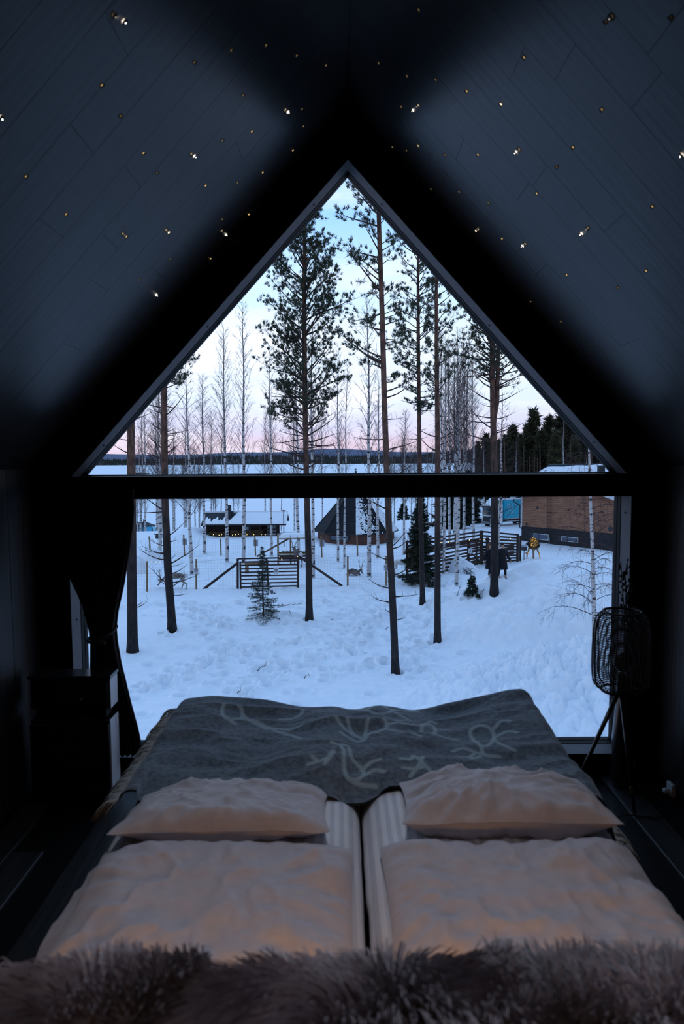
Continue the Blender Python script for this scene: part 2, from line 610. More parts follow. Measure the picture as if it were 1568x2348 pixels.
ground = g.build('snowy_ground', snow, None, smooth=True, kind='structure', label='snow-covered yard with trodden footprints and ploughed banks')

# beyond: the frozen lake, and the land that carries the forest on the right
lk = MB()
ys = np.array([128, 180, 260, 400, 700, 1100, 1600, 2300.0])
us = np.linspace(-1.6, 1.5, 60)
X2 = ys[:, None] * us[None, :]
Y2 = np.repeat(ys[:, None], 60, 1)
lk.grid(X2, Y2, np.full_like(X2, -11.02))
lk.build('frozen_lake', lakesnow, None, smooth=True, kind='structure', label='flat frozen lake under smooth snow')
ld_ = MB()
ys = np.linspace(120, 420, 40)
us = np.linspace(0.13, 1.3, 50)
X2 = ys[:, None] * us[None, :]
Y2 = np.repeat(ys[:, None], 50, 1)
Z2 = -11.5 + 5.3 * sstep(0.13, 0.22, us)[None, :] + 0.02 * (Y2 - 120) * sstep(0.2, 0.4, us)[None, :] + 0.3 * fbm(X2 / 9, Y2 / 9, 3, 8)
ld_.grid(X2, Y2, Z2)
ld_.build('forest_ground', snow, None, smooth=True, kind='structure', label='snowy ground under the forest right of the lake')

# hills across the lake with their forest
def hill(name, y0, y1, hfun, mt, label, n=240, m=14):
    us = np.linspace(-1.3, 1.2, n)
    ts = np.linspace(0, 1, m)
    X = (y0 + (y1 - y0) * ts)[:, None] * us[None, :]
    Y = np.repeat((y0 + (y1 - y0) * ts)[:, None], n, 1)
    Z = -11.0 + hfun(us)[None, :] * np.sin(ts * pi / 2)[:, None] ** 0.9
    MB().grid(X, Y, Z).build(name, mt, None, smooth=True, kind='structure', label=label)

def near_hill(u):
    px = 779 + u * FPX
    h = 14 + 3 * fbm(u * 6, u * 0, 3, 4) + 7 * np.exp(-((px - 600) / 160) ** 2) - 5 * np.exp(-((px - 300) / 120) ** 2) + 26 * sstep(900, 1120, px) + 4 * fbm(u * 22, u, 2, 6)
    return np.maximum(h, 3)

def far_hill(u):
    px = 779 + u * FPX
    return 52 + 34 * np.exp(-((px - 770) / 120) ** 2) + 12 * np.exp(-((px - 540) / 70) ** 2) + 10 * fbm(u * 9, u, 3, 14) + 10 * np.exp(-((px - 250) / 90) ** 2)

hillmat = mat('forest_floor_dark', (0.022, 0.026, 0.030), 0.9, (0.045, 0.043, 0.042), 0.02)
hazehill = mat('distant_hill_haze', (0.075, 0.095, 0.155), 0.95, (0.10, 0.12, 0.18), 0.004)  # aerial haze put into the fell's colour as blue
hill('near_hill', 1690, 2150, near_hill, hillmat, 'low dark wooded hill on the far shore of the lake')
hill('distant_hill', 4200, 5200, far_hill, hazehill, 'distant fell coloured blue with haze behind the far shore')
def cones(name, pts, hs, rs, mt, label, k=5):
    n = len(pts)
    a = np.arange(k) * 2 * pi / k
    ring = np.stack([np.cos(a), np.sin(a), np.zeros(k)], -1)
    V = np.zeros((n, k + 1, 3))
    V[:, :k] = pts[:, None, :] + ring[None] * rs[:, None, None]
    V[:, k] = pts + np.stack([np.zeros(n), np.zeros(n), hs], -1)
    b = (np.arange(n) * (k + 1))[:, None]
    T = np.stack([np.stack([b[:, 0] + i, b[:, 0] + (i + 1) % k, b[:, 0] + k], -1) for i in range(k)], 1).reshape(-1, 3)
    return link(name, mesh_np(name, V.reshape(-1, 3), None, T), mt, None, kind='stuff', label=label, category='forest')
fu = RNG.uniform(-0.95, 0.9, 9000)
ft = RNG.uniform(0, 1, 9000) ** 1.6
fy = 1690 + 460 * ft
fz = -11.0 + near_hill(fu) * np.sin(ft * pi / 2) ** 0.9 - 1
fh = RNG.uniform(6, 13, 9000)
cones('far_shore_forest', np.stack([fu * fy, fy, fz], -1), fh, fh * 0.2, mat('far_conifer', (0.020, 0.030, 0.026), 0.9, (0.050, 0.048, 0.036), 0.05),
      'dark band of conifer forest along the far shore of the frozen lake')

# ================================================================== the cabin room
CX, HW, ZB, ZK, ZA = 0.054, 1.517, 0.112, 1.633, 3.294
YI, YG, YO = 3.66, 3.865, 3.885
SL = (ZA - ZK) / HW
GO = 0.185
RH = HW + 0.17
ZR = ZA + GO * math.sqrt(1 + SL * SL)
ZKO = ZR - SL * RH
black = mat('black_paint', (0.0035, 0.0036, 0.004), 0.55, spec=0.12)
board = mat('black_stained_board', (0.018, 0.0185, 0.020), 0.32, (0.026, 0.0265, 0.029), 5.0, (0.22, 9, 9), bump=0.05, spec=0.30, rnd=0.06)
wallb = mat('dark_wall_board', (0.014, 0.015, 0.016), 0.42, (0.020, 0.021, 0.023), 6.0, (6, 6, 0.4), bump=0.1, spec=0.3, rnd=0.15)
floorb = mat('dark_floor_board', (0.009, 0.009, 0.009), 0.5, (0.018, 0.017, 0.017), 5.0, (6, 0.5, 6), bump=0.2, spec=0.35, rnd=0.2)
alu = mat('black_window_profile', (0.004, 0.0042, 0.005), 0.6, spec=0.08)
reveal = mat('reveal_board', (0.12, 0.125, 0.14), 0.6, spec=0.1)

YB = -2.3
b = MB().box((CX, (YB + YI) / 2, -0.08), (2 * RH + 0.3, YI - YB + 0.3, 0.12))
floor = b.build('floor', black, None, kind='structure')
yy = 0.0
fm = MB().box((0, 0, 0), (0.142, 2.9, 0.02), bev=0.003).mesh('floor_plank')
fm.materials.append(floorb)
for i in range(24):
    x = CX - RH + 0.075 + i * 0.1455
    if x > CX + RH - 0.05:
        break
    for j, y in enumerate((2.2 - 0.7 * (i % 3), -0.703 - 0.7 * (i % 3))):
        o = link('floor_plank', fm, None, floor)
        y0, y1 = max(y - 1.45, YB), min(y + 1.45, YI)
        o.scale = (1, (y1 - y0) / 2.9, 1)
        o.location = (x, (y0 + y1) / 2, -0.011 + R(-0.0008, 0.0008))

def side_wall(name, sx):
    x = CX + sx * (RH + 0.06)
    wl = MB().box((x, (YB + YI) / 2, ZKO / 2 - 0.06), (0.08, YI - YB + 0.3, ZKO + 0.06)).build(name, black, None, kind='structure')
    bm_ = MB().box((0, 0, 0), (0.018, 0.146, ZKO - 0.02), bev=0.004).mesh('wall_board')
    bm_.materials.append(wallb)
    n = int((YI - YB) / 0.15)
    for i in range(n):
        o = link('wall_board', bm_, None, wl)
        o.location = (CX + sx * (RH + 0.010 + R(0, 0.001)), YI - 0.075 - i * 0.15, ZKO / 2)
    return wl
wall_l = side_wall('wall_left', -1)
wall_r = side_wall('wall_right', 1)
back = MB().prism([(CX - RH - 0.1, YB, -0.1), (CX + RH + 0.1, YB, -0.1), (CX + RH + 0.1, YB, ZKO), (CX, YB, ZR + 0.1), (CX - RH - 0.1, YB, ZKO)], (0, -0.1, 0))
back.build('wall_back', black, None, kind='structure')

def pent(hw, zb, zk, za):
    return [(CX - hw, zb), (CX + hw, zb), (CX + hw, zk), (CX, za), (CX - hw, zk)]
inn = pent(HW, ZB, ZK, ZA)
out = pent(RH + 0.12, -0.2, ZKO + 0.02, ZR + 0.14)
f = MB()
V = [(x, y, z) for y in (YI, YO) for ring in (inn, out) for x, z in ring]
Q = []
for i in range(5):
    j = (i + 1) % 5
    Q += [(i, j, 5 + j, 5 + i), (15 + i, 15 + j, 10 + j, 10 + i), (5 + i, 5 + j, 15 + j, 15 + i)]
f.add(V, Q)
front = f.build('wall_front', black, None, kind='structure')
# boards lining the deep reveal
for i in range(5):
    j = (i + 1) % 5
    a, c = Vector((inn[i][0], 0, inn[i][1])), Vector((inn[j][0], 0, inn[j][1]))
    n = Vector((CX, 0, 1.6)) - (a + c) / 2
    t = (c - a).normalized()
    n = (n - t * n.dot(t)).normalized()
    if i in (1, 4):
        if i == 1:
            c = Vector((c.x, 0, ZK - 0.005))
        else:
            a = Vector((a.x, 0, ZK - 0.005))
    m = MB()
    pts = [a + t * 0.002, c - t * 0.002, c - t * 0.002 + n * 0.002, a + t * 0.002 + n * 0.002]
    m.prism([(p.x, YI + 0.0, p.z) for p in pts], (0, 0.13, 0))
    m.build('reveal_board', reveal, front)
    s = MB()
    for u in (0.12, 0.5, 0.88):
        q = a + (c - a) * u + n * 0.002
        s.ball((q.x, YI + 0.07, q.z), 0.006, 8, 4)
    s.build('screw_head', alu, front)
# black profiles and panes
pane = glass('window_glass')
def ring_frame(poly, wdt, y0, y1, mb):
    n = len(poly)
    cxy = np.mean(np.array(poly), 0)
    p = np.array(poly, float)
    inner = []
    for i in range(n):
        a, b_, c = p[i - 1], p[i], p[(i + 1) % n]
        e1, e2 = (b_ - a) / np.linalg.norm(b_ - a), (c - b_) / np.linalg.norm(c - b_)
        n1, n2 = np.array([-e1[1], e1[0]]), np.array([-e2[1], e2[0]])
        if np.dot(n1, cxy - b_) < 0:
            n1, n2 = -n1, -n2
        k = (n1 + n2)
        k = k / np.dot(k, n1)
        inner.append(b_ + k * wdt)
    V = [(q[0], y, q[1]) for y in (y0, y1) for ring in (p, inner) for q in ring]
    Q = []
    for i in range(n):
        j = (i + 1) % n
        Q += [(i, j, n + j, n + i), (3 * n + i, 3 * n + j, 2 * n + j, 2 * n + i), (n + i, n + j, 3 * n + j, 3 * n + i), (2 * n + i, 2 * n + j, j, i)]
    mb.add(V, Q)
    return inner
ZT, ZL = 1.662, 1.541
HT = (ZA - ZT) / SL
tri = [(CX - HT, ZT), (CX + HT, ZT), (CX, ZA)]
xs_ = HW
rec = [(CX - xs_, ZB), (CX + xs_, ZB), (CX + xs_, ZL), (CX - xs_, ZL)]
for i, poly in enumerate((tri, rec)):
    m = MB()
    ip = ring_frame(poly, 0.005, YI + 0.132, YO - 0.002, m)
    m2 = MB()
    ip2 = ring_frame(ip, 0.002, YG - 0.03, YG + 0.008, m2)
    w_ = m.build('window_%d' % (i + 1), alu, None, kind='structure')
    m2.build('glazing_bead', alu, w_)
    g = MB().prism([(q[0], YG - 0.006, q[1]) for q in ip], (0, 0.012, 0)).build('pane', pane, w_)
MB().box((CX, (YI - 0.02 + YO) / 2, (ZT + ZL) / 2), (2 * HW - 0.004, YO - YI + 0.02, ZT - ZL), bev=0.004).build('trim_1', black, None, kind='structure')

# sloping ceilings of boards that run up the slope
nrm = {}
for sx, nm in ((-1, 'ceiling'), (1, 'ceiling')):
    ridge = Vector((CX, 0, ZR))
    knee = Vector((CX + sx * RH, 0, ZKO))
    t = (knee - ridge).normalized()
    n = Vector((-sx * SL, 0, -1)).normalized()
    nrm[sx] = (ridge, n, t)
    up_ = -n
    a, c = ridge + up_ * 0.02 - t * 0.05, knee + up_ * 0.02 + t * 0.12
    m = MB().prism([tuple(a + Vector((0, YB, 0))), tuple(c + Vector((0, YB, 0))), tuple(c + up_ * 0.1 + Vector((0, YB, 0))), tuple(a + up_ * 0.1 + Vector((0, YB, 0)))], (0, YO + 0.02 - YB, 0))
    cl_ = m.build(nm, black, None, kind='structure')
    LN = (knee - ridge).length
    k = 0
    rr = random.Random(5 + sx)
    y = YI
    while y > YB + 0.1:
        cut = [0.0]
        first = rr.uniform(0.35, 1.6)
        cut += [first, first + 1.1] if first < 0.9 else [first]
        cut = [q for q in cut if q < LN - 0.25] + [LN + 0.02]
        for s0, s1 in zip(cut[:-1], cut[1:]):
            mid = ridge + t * ((s0 + s1) / 2) + up_ * 0.0095
            me = MB().box((0, 0, 0), (s1 - s0 - 0.0007, 0.1843, 0.018), bev=0.0005).mesh('ceiling_plank')
            me.materials.append(board)
            o = link('ceiling_plank', me, None, cl_)
            o.location = mid + Vector((0, y - 0.092, 0)) + up_ * rr.uniform(0, 0.0002)
            o.rotation_euler = (0, math.atan2(-t.z, t.x), 0)
        y -= 0.185
# tiny warm fibre lights in the sloping ceilings
STARS = {-1: '262,37,d 285,50,B 447,144,f 235,197,m 278,267,f 2,271,B 661,258,B 655,253,d 693,251,f 696,290,f 558,219,f 611,105,f 681,128,f 748,150,f 531,116,f 578,302,m 511,323,f 330,352,m 440,354,d 447,359,B 672,345,m 603,396,m 361,397,f 472,426,m 61,406,m 153,492,m 510,503,f 571,492,m 283,537,d 291,543,m 382,528,d 388,534,M 509,530,d 519,539,B 391,594,f 483,594,m 320,642,f 359,677,B 545,419,f',
         1: '867,145,f 932,175,f 998,184,f 959,24,f 919,245,f 946,254,B 958,243,d 1069,210,m 1147,240,M 1200,133,m 1400,41,d 1387,52,f 1536,43,f 1378,253,m 899,338,f 931,345,f 958,335,m 1019,356,f 1095,356,m 1182,350,B 1189,344,d 1312,339,m 1275,384,f 1562,357,B 1229,444,m 1052,440,f 1119,466,f 987,434,f 1090,530,M 1095,526,d 1150,548,m 1197,565,B 1203,560,d 1332,537,B 1346,524,d 1494,475,m 1298,631,m 1415,660,f 1480,622,m 1216,692,f 1285,738,f'}
KINDS_ = {'B': (30.0, 0.0060, 'bright white'), 'M': (9.0, 0.0048, 'clear warm'), 'd': (1.6, 0.0060, 'soft warm'), 'm': (2.2, 0.0042, 'dim amber'), 'f': (0.45, 0.0042, 'faint amber')}
star_me = {}
ferr = mat('dark_ferrule', (0.01, 0.01, 0.01), 0.4)
for kk, (st, r, nm) in KINDS_.items():
    col = (1.0, 0.86, 0.72) if kk == 'B' else (1.0, 0.78, 0.48) if kk in 'Md' else (1.0, 0.66, 0.27)
    lens = MB().ball((0, 0, 0), r, 10, 5, (1, 1, 0.7)).mesh('lens', True)
    lens.materials.append(glow('star_glow_' + nm.replace(' ', '_'), col, st))
    fr_ = MB().lathe([(r * 1.1, 0.0), (r * 1.7, 0.001), (r * 1.7, 0.003), (r * 1.1, 0.004)], (0, 0, 0), 10).mesh('ferrule')
    fr_.materials.append(ferr)
    star_me[kk] = (lens, fr_)
for sx, txt in STARS.items():
    ridge, n, t = nrm[sx]
    side = 'left' if sx < 0 else 'right'
    for tok in txt.split():
        px, py, kk = tok.split(',')
        p = plane_hit(float(px), float(py), ridge, n)
        o = thing('star_light', 'tiny %s star light set into the %s slope of the dark ceiling' % (KINDS_[kk][2], side), 'light', p + n * 0.001,
                  '%s star lights in the %s slope' % (KINDS_[kk][2], side))
        o.rotation_euler = (0, math.atan2(n.x, n.z), 0)
        a = link('lens', star_me[kk][0], None, o, local=True)
        b = link('ferrule', star_me[kk][1], None, o, local=True)
# ================================================================== the bed
BX = 0.062
sheet = mat('white_satin', (0.62, 0.61, 0.63), 0.5, (0.70, 0.69, 0.71), 30.0, (1, 0.02, 1), bump=0.05, spec=0.3, sheen=0.1)
cotton = mat('white_pillow_cotton', (0.46, 0.43, 0.46), 0.75, (0.50, 0.47, 0.50), 40.0, bump=0.05, spec=0.15, sheen=0.15)
wood_dark = mat('dark_bed_wood', (0.02, 0.018, 0.017), 0.5, (0.035, 0.03, 0.028), 4.0, (1, 8, 8))

def lens_profile(u, p):
    return np.clip(1 - np.abs(u) ** p, 0, 1)

def soft_stripes(m, axis_scale=220.0, amt=0.16):
    """satin stripes woven along the bed"""
    nt = m.node_tree
    b = nt.nodes['Principled BSDF']
    t = nt.nodes.new('ShaderNodeTexCoord')
    wv = nt.nodes.new('ShaderNodeTexWave')
    wv.bands_direction = 'X'
    wv.inputs['Scale'].default_value = 11.0
    wv.inputs['Distortion'].default_value = 0.0
    nt.links.new(t.outputs['Object'], wv.inputs['Vector'])
    rp = nt.nodes.new('ShaderNodeValToRGB')
    rp.color_ramp.elements[0].position, rp.color_ramp.elements[1].position = 0.44, 0.56
    rp.color_ramp.elements[0].color = (0.52, 0.52, 0.55, 1)
    rp.color_ramp.elements[1].color = (0.70, 0.69, 0.71, 1)
    nt.links.new(wv.outputs['Fac'], rp.inputs[0])
    nt.links.new(rp.outputs[0], b.inputs['Base Color'])
soft_stripes(sheet)

bed = thing('double_bed', 'wide double bed with two white duvets set facing the big window', 'bed', (BX, 1.95, 0))
m = MB().box((BX, 1.95, 0.20), (1.50, 1.98, 0.22), bev=0.01)
m.build('bed_base', wood_dark, bed)
for sx in (-1, 1):
    for y in (1.1, 2.8):
        MB().lathe([(0.022, 0.0), (0.03, 0.09)], (BX + sx * 0.68, y, 0), 12).build('leg', wood_dark, bed)
for sx in (-1, 1):
    MB().box((BX + sx * 0.383, 1.95, 0.41), (0.745, 1.98, 0.20), bev=0.05).build('mattress', sheet, bed)
hb = MB().box((BX, 0.82, 0.515), (1.66, 0.10, 1.03), bev=0.02).build('headboard', wood_dark, bed)

def duvet(sx):
    nu, nv = 90, 200
    u = np.linspace(-1, 1, nu)
    v = np.linspace(1.0, 2.95, nv)
    U, Vv = np.meshgrid(u, v)
    hw = 0.392
    xc = BX + sx * 0.392
    # rounded roll at both long edges
    th = np.clip((np.abs(U) - 0.72) / 0.28, 0, 1)
    x = xc + np.sign(U) * (np.minimum(np.abs(U), 0.72) * hw + 0.105 * np.sin(th * pi * 0.62))
    z = 0.645 - 0.085 * (1 - np.cos(th * pi * 0.62))
    outer = (np.sign(U) == sx)
    z = np.where(outer & (th > 0), z - 0.10 * th ** 2, z)
    wr = fbm(U * 2.2 + 0.6 * fbm(Vv * 3, U, 2, 3 + sx), Vv * 5.0, 4, 60 + sx)
    rid = 1 - 2 * np.abs(fbm(U * 1.6 + Vv * 1.2, Vv * 4.2 - U, 3, 70 + sx))
    z = z + 0.016 * wr + 0.010 * rid * (1 - th)
    x = x + 0.004 * fbm(Vv * 9, U * 3, 2, 90 + sx)
    z = z - 0.035 * sstep(2.1, 2.3, Vv)
    foot = np.clip((Vv - 2.86) / 0.09, 0, 1)
    z = z - 0.06 * foot ** 2
    m = MB().grid(x, Vv, z)
    # underside
    m.grid(x, Vv, np.minimum(z - 0.002, 0.50 + 0 * z), flip=True)
    o = m.build('duvet', sheet, bed, smooth=True)
duvet(-1)
duvet(1)

def pillow(name, label, c, size, tilt=0.0, rz=0.0, seed=0, pz=(3.0, 0.62), corner=0.06, roll=0.0, wr=1.0, lip=0.0, pv=None):
    w_, d_, h_ = size
    nu, nv = 96, 64
    u = np.linspace(-1, 1, nu)
    v = np.linspace(-1, 1, nv)
    U, Vv = np.meshgrid(u, v)
    prof = (lens_profile(U, pz[0]) ** pz[1]) * (lens_profile(Vv, (pv or pz)[0]) ** (pv or pz)[1])
    # edges bow inwards between pointed corners
    x = U * w_ / 2 * (1 - corner * lens_profile(Vv, 2.2))
    y = Vv * d_ / 2 * (1 - corner * 1.2 * lens_profile(U, 2.2))
    m = MB()
    rad = np.sqrt(U * U + Vv * Vv)
    ang = np.arctan2(Vv, U)
    for sgn in (1, -1):
        wrk = fbm(U * 2.0, Vv * 2.0, 3, seed + 5 * sgn) * 0.020
        edge = np.clip((rad - 0.35) / 0.6, 0, 1) * (0.25 + prof)
        fold = (1 - 2 * np.abs(fbm(ang * 3.6, rad * 1.1, 3, seed + 11 + sgn))) * 0.017 * edge
        crease = (1 - 2 * np.abs(fbm(U * 3 + Vv, Vv * 1.6 - U, 3, seed + 31 + sgn))) ** 3 * 0.010 * prof
        z = sgn * (prof * h_ / 2 + (wrk + fold + crease) * wr * np.minimum(1, prof * 2.5)) + 0.012 * fbm(U * 2.5, Vv * 2.5, 2, seed + 77)
        m.grid(x, y, z, flip=(sgn < 0))
    me = m.mesh(name, True)
    o = link(name, me, cotton)
    o.location = c
    o.rotation_euler = (tilt, roll, rz)
    tag(o, label, 'pillow', 'four pillows at the head of the bed')
    o.data.validate()
    # flat hem round the open end of the pillowcase
    hx = w_ / 2
    n = 30
    vv = np.linspace(-0.92, 0.92, n)
    side = -1 if c[0] < BX else 1
    if lip:
        X = np.stack([np.full(n, side * hx * 0.93), side * (hx + lip * (0.6 + 0.7 * np.abs(vnoise(vv * 3, vv * 0, seed)))), ], 1)
        Y = np.stack([vv * d_ / 2 * 0.95, vv * d_ / 2 * 0.95 + 0.02 * vnoise(vv * 4, vv, seed + 3)], 1)
        Z = np.stack([0.012 + 0 * vv, -0.03 - 0.05 * np.abs(vnoise(vv * 2.5, vv * 0 + 4, seed + 1))], 1)
        hm = MB().grid(X, Y, Z).grid(X, Y, Z - 0.006, flip=True)
        q = link('hem', hm.mesh('hem', True), cotton, o, local=True)
    for sg in (-1, 1):
        sm = MB()
        uu = np.linspace(-0.985, 0.985, 40)
        sm.tube(np.stack([uu * w_ / 2, sg * (d_ / 2 * (1 - corner * 1.2 * lens_profile(uu, 2.2)) - 0.001), 0.012 * fbm(uu * 2.5, np.full(40, sg * 2.5), 2, seed + 77)], 1), 0.0022, 4)
        link('seam', sm.mesh('seam', True), cotton, o, local=True)
    return o
pillow('pillow', 'white pillow at the far left of the bed, against the grey blanket', (-0.345, 2.02, 0.678), (0.625, 0.38, 0.118), -0.17, 0.01, 3, (2.1, 0.72), pv=(3.6, 0.5))
pillow('pillow', 'plump creased white pillow at the far right of the bed, against the grey blanket', (0.490, 2.03, 0.695), (0.62, 0.38, 0.125), -0.17, -0.05, 8, (2.1, 0.70), roll=-0.03, wr=1.4, pv=(3.6, 0.5))
pillow('pillow', 'large white pillow nearest the fur throw on the left half of the bed', (-0.315, 1.545, 0.652), (0.70, 0.60, 0.13), 0.0, 0.0, 14, (4.0, 0.6), 0.03, lip=0.05, wr=0.9)
pillow('pillow', 'large white pillow nearest the fur throw on the right half of the bed', (0.455, 1.545, 0.657), (0.70, 0.60, 0.13), 0.0, 0.0, 21, (4.0, 0.6), 0.03, wr=1.0)

# ------------------------------------------------------------------ the grey woollen blanket with its printed reindeer
NS, NT = 330, 300
s_ = np.linspace(-0.80, 0.93, NS)
t_ = np.linspace(0, 1, NT)
S, T = np.meshgrid(s_, t_)
hw_ = 0.735
ov = np.clip(np.abs(S - 0.0) - hw_, 0, None)
rr_ = 0.055
th = np.minimum(ov / rr_, 1.25)
xx = np.sign(S) * (np.minimum(np.abs(S), hw_) + rr_ * np.sin(th) + np.maximum(ov - rr_ * 1.25, 0) * math.cos(1.25))
zz = 0.668 - rr_ * (1 - np.cos(th)) - np.maximum(ov - rr_ * 1.25, 0) * math.sin(1.25)
near_edge = 2.13 + 0.03 * np.sin(S * 5 + 1) + 0.05 * sstep(0.0, 0.08, S) - 0.05 * sstep(0.2, 0.5, S) - 0.01 * fbm(S * 3, S * 0, 3, 5)
yv = near_edge + (2.945 - near_edge) * np.clip(T / 0.82, 0, 1)
fo = np.clip((T - 0.82) / 0.18, 0, 1) * 0.24
thf = np.minimum(fo / 0.05, 1.35)
yv = yv + 0.05 * np.sin(thf) + np.maximum(fo - 0.05 * 1.35, 0) * math.cos(1.35)
zf = -0.05 * (1 - np.cos(thf)) - np.maximum(fo - 0.05 * 1.35, 0) * math.sin(1.35)
# soft folds; the bed's bulges show through
bul = 0.014 * np.cos((xx - 0.0) * pi / 0.4) * np.exp(-(xx / 0.7) ** 4) - 0.018 * np.exp(-(xx / 0.06) ** 2)
fol = 0.034 * (1 - 2 * np.abs(fbm(xx * 1.7 + 0.3 * yv, yv * 4.6 - xx * 0.7, 3, 33))) + 0.014 * fbm(xx * 3, yv * 5, 3, 34)
fol = fol + 0.018 * np.exp(-((xx + 0.12 - 0.5 * (yv - 2.5)) / 0.14) ** 2) - 0.016 * np.exp(-((xx + 0.33 - 0.3 * (yv - 2.5)) / 0.1) ** 2)
zz = zz + zf + bul + fol * np.clip(1 - ov / 0.2, 0.2, 1)
crown_ = 0.03 * np.sin((xx + 0.75) / 1.5 * pi * 2.1 + 0.6) * np.exp(-((yv - 2.95) / 0.25) ** 2) * (np.abs(xx) < 0.8)
zz = zz + crown_ - 0.006
_du = (np.abs(xx) - 0.392) / 0.392
_dth = np.clip((np.abs(_du) - 0.72) / 0.28, 0, 1)
under = 0.645 - 0.085 * (1 - np.cos(_dth * pi * 0.62)) * (np.abs(xx) < 0.40)
kk_ = np.exp(-(T / 0.10) ** 2) * (np.abs(S) < 0.72)
zz = zz * (1 - kk_) + kk_ * (np.maximum(under, 0.615) + 0.014)
XB, YBk, ZB_ = xx + BX, yv, zz
bm_ = MB().grid(XB, YBk, ZB_).grid(XB, YBk, ZB_ - 0.007, flip=True)
me = bm_.mesh('wool_blanket', True)

DRAW = ['510,1640 520,1632 548,1636 556,1645 548,1658 520,1662 510,1652 510,1640', '556,1645 590,1662 650,1672 690,1672', '552,1656 600,1668 640,1680 690,1700', '530,1632 570,1628 590,1630', '510,1655 540,1668',
        '690,1640 700,1628 730,1632 742,1626', '690,1640 670,1645 640,1647', '742,1626 770,1620 800,1622', '700,1628 712,1620 728,1618 740,1624',
        '840,1632 855,1620 880,1618 898,1624 890,1634 865,1638 840,1632', '898,1624 930,1612 960,1614', '905,1632 940,1642', '893,1616 880,1608', '840,1632 815,1625',
        '836,1700 840,1672 852,1662 880,1664 886,1676 868,1690 848,1690 836,1700', '886,1672 930,1668 968,1672', '880,1684 920,1688 965,1696', '836,1700 815,1690 790,1680 772,1668', '815,1690 800,1672 795,1664', '830,1702 812,1704 780,1690', '905,1664 925,1658',
        '966,1676 972,1662 992,1660 998,1676 990,1688 968,1686 966,1676', '998,1670 1030,1668', '994,1686 1030,1692 1046,1690', '975,1660 985,1652', '1000,1654 980,1650',
        '1086,1690 1078,1672 1100,1664 1128,1672 1132,1694 1120,1712 1100,1712 1086,1690', '1128,1672 1150,1660 1170,1662', '1132,1684 1160,1676 1186,1680', '1130,1700 1166,1718 1180,1722', '1100,1712 1112,1728 1145,1730', '1112,1728 1090,1724 1060,1718 1038,1722', '1090,1724 1070,1736 1050,1734', '1100,1730 1080,1742',
        '786,1738 782,1728 800,1730 806,1750 832,1762 828,1778 800,1782 790,1770 788,1738', '828,1764 850,1752 872,1748', '832,1774 860,1762 882,1768', '800,1782 830,1786 862,1782', '782,1730 760,1726', '764,1745 750,1762 730,1768 706,1770', '764,1750 744,1772', '730,1768 716,1760',
        '960,1748 975,1760 990,1770 1000,1790 1004,1812', '960,1748 945,1740', '975,1760 950,1766 925,1764', '985,1766 1010,1778 1050,1782 1090,1784', '1000,1770 1030,1788 1046,1802', '950,1740 940,1750 918,1748', '970,1742 960,1760 940,1776', '1050,1782 1085,1774', '1060,1788 1092,1792']
def on_blanket(px, py):
    p = plane_hit(px, py, (0, 0, 0.675), Vector((0, 0, 1)))
    return (p.x, p.y)
PX, PY = XB.ravel(), YBk.ravel()
dist = np.full(PX.shape, 9.0)
for ln in DRAW:
    q = np.array([[float(w_) for w_ in tok.split(',')] for tok in ln.split()])
    if len(q) > 2:
        e_ = np.vstack([2 * q[0] - q[1], q, 2 * q[-1] - q[-2]])
        sm_ = []
        for i_ in range(1, len(e_) - 2):
            for u_ in np.linspace(0, 1, 5)[:-1]:
                sm_.append(0.5 * (2 * e_[i_] + (e_[i_ + 1] - e_[i_ - 1]) * u_ + (2 * e_[i_ - 1] - 5 * e_[i_] + 4 * e_[i_ + 1] - e_[i_ + 2]) * u_ ** 2 + (3 * e_[i_] - e_[i_ - 1] - 3 * e_[i_ + 1] + e_[i_ + 2]) * u_ ** 3))
        q = np.array(sm_ + [q[-1]])
    q = np.array([on_blanket(*p_) for p_ in q])
    for a, b_ in zip(q[:-1], q[1:]):
        d = b_ - a
        tt = np.clip(((PX - a[0]) * d[0] + (PY - a[1]) * d[1]) / (d @ d + 1e-9), 0, 1)
        # strokes look as broad along the bed as across it
        dist = np.minimum(dist, np.hypot(PX - a[0] - tt * d[0], PY - a[1] - tt * d[1]))
pr = 0.85 * (1 - sstep(0.0045, 0.0105, dist))
pr = pr * (ZB_.ravel() > 0.6)
pr = np.concatenate([pr, pr])
at = me.attributes.new('print', 'FLOAT', 'POINT')
at.data.foreach_set('value', pr.astype(np.float32))
wool = mat('grey_wool', (0.080, 0.108, 0.138), 0.95, (0.155, 0.190, 0.225), 55.0, (1, 1, 1), bump=0.35, spec=0.05, sheen=0.25, detail=8)
nt = wool.node_tree
b = nt.nodes['Principled BSDF']
src = b.inputs['Base Color'].links[0].from_socket
an = nt.nodes.new('ShaderNodeAttribute')
an.attribute_name = 'print'
mxn = nt.nodes.new('ShaderNodeMix')
mxn.data_type = 'RGBA'
mxn.inputs[7].default_value = (0.32, 0.41, 0.45, 1)
nt.links.new(an.outputs['Fac'], mxn.inputs[0])
nt.links.new(src, mxn.inputs[6])
nt.links.new(mxn.outputs[2], b.inputs['Base Color'])
bl = link('wool_blanket', me, wool)
tag(bl, 'grey woollen blanket printed with pale reindeer outlines, fringed, across the foot of the bed', 'blanket')
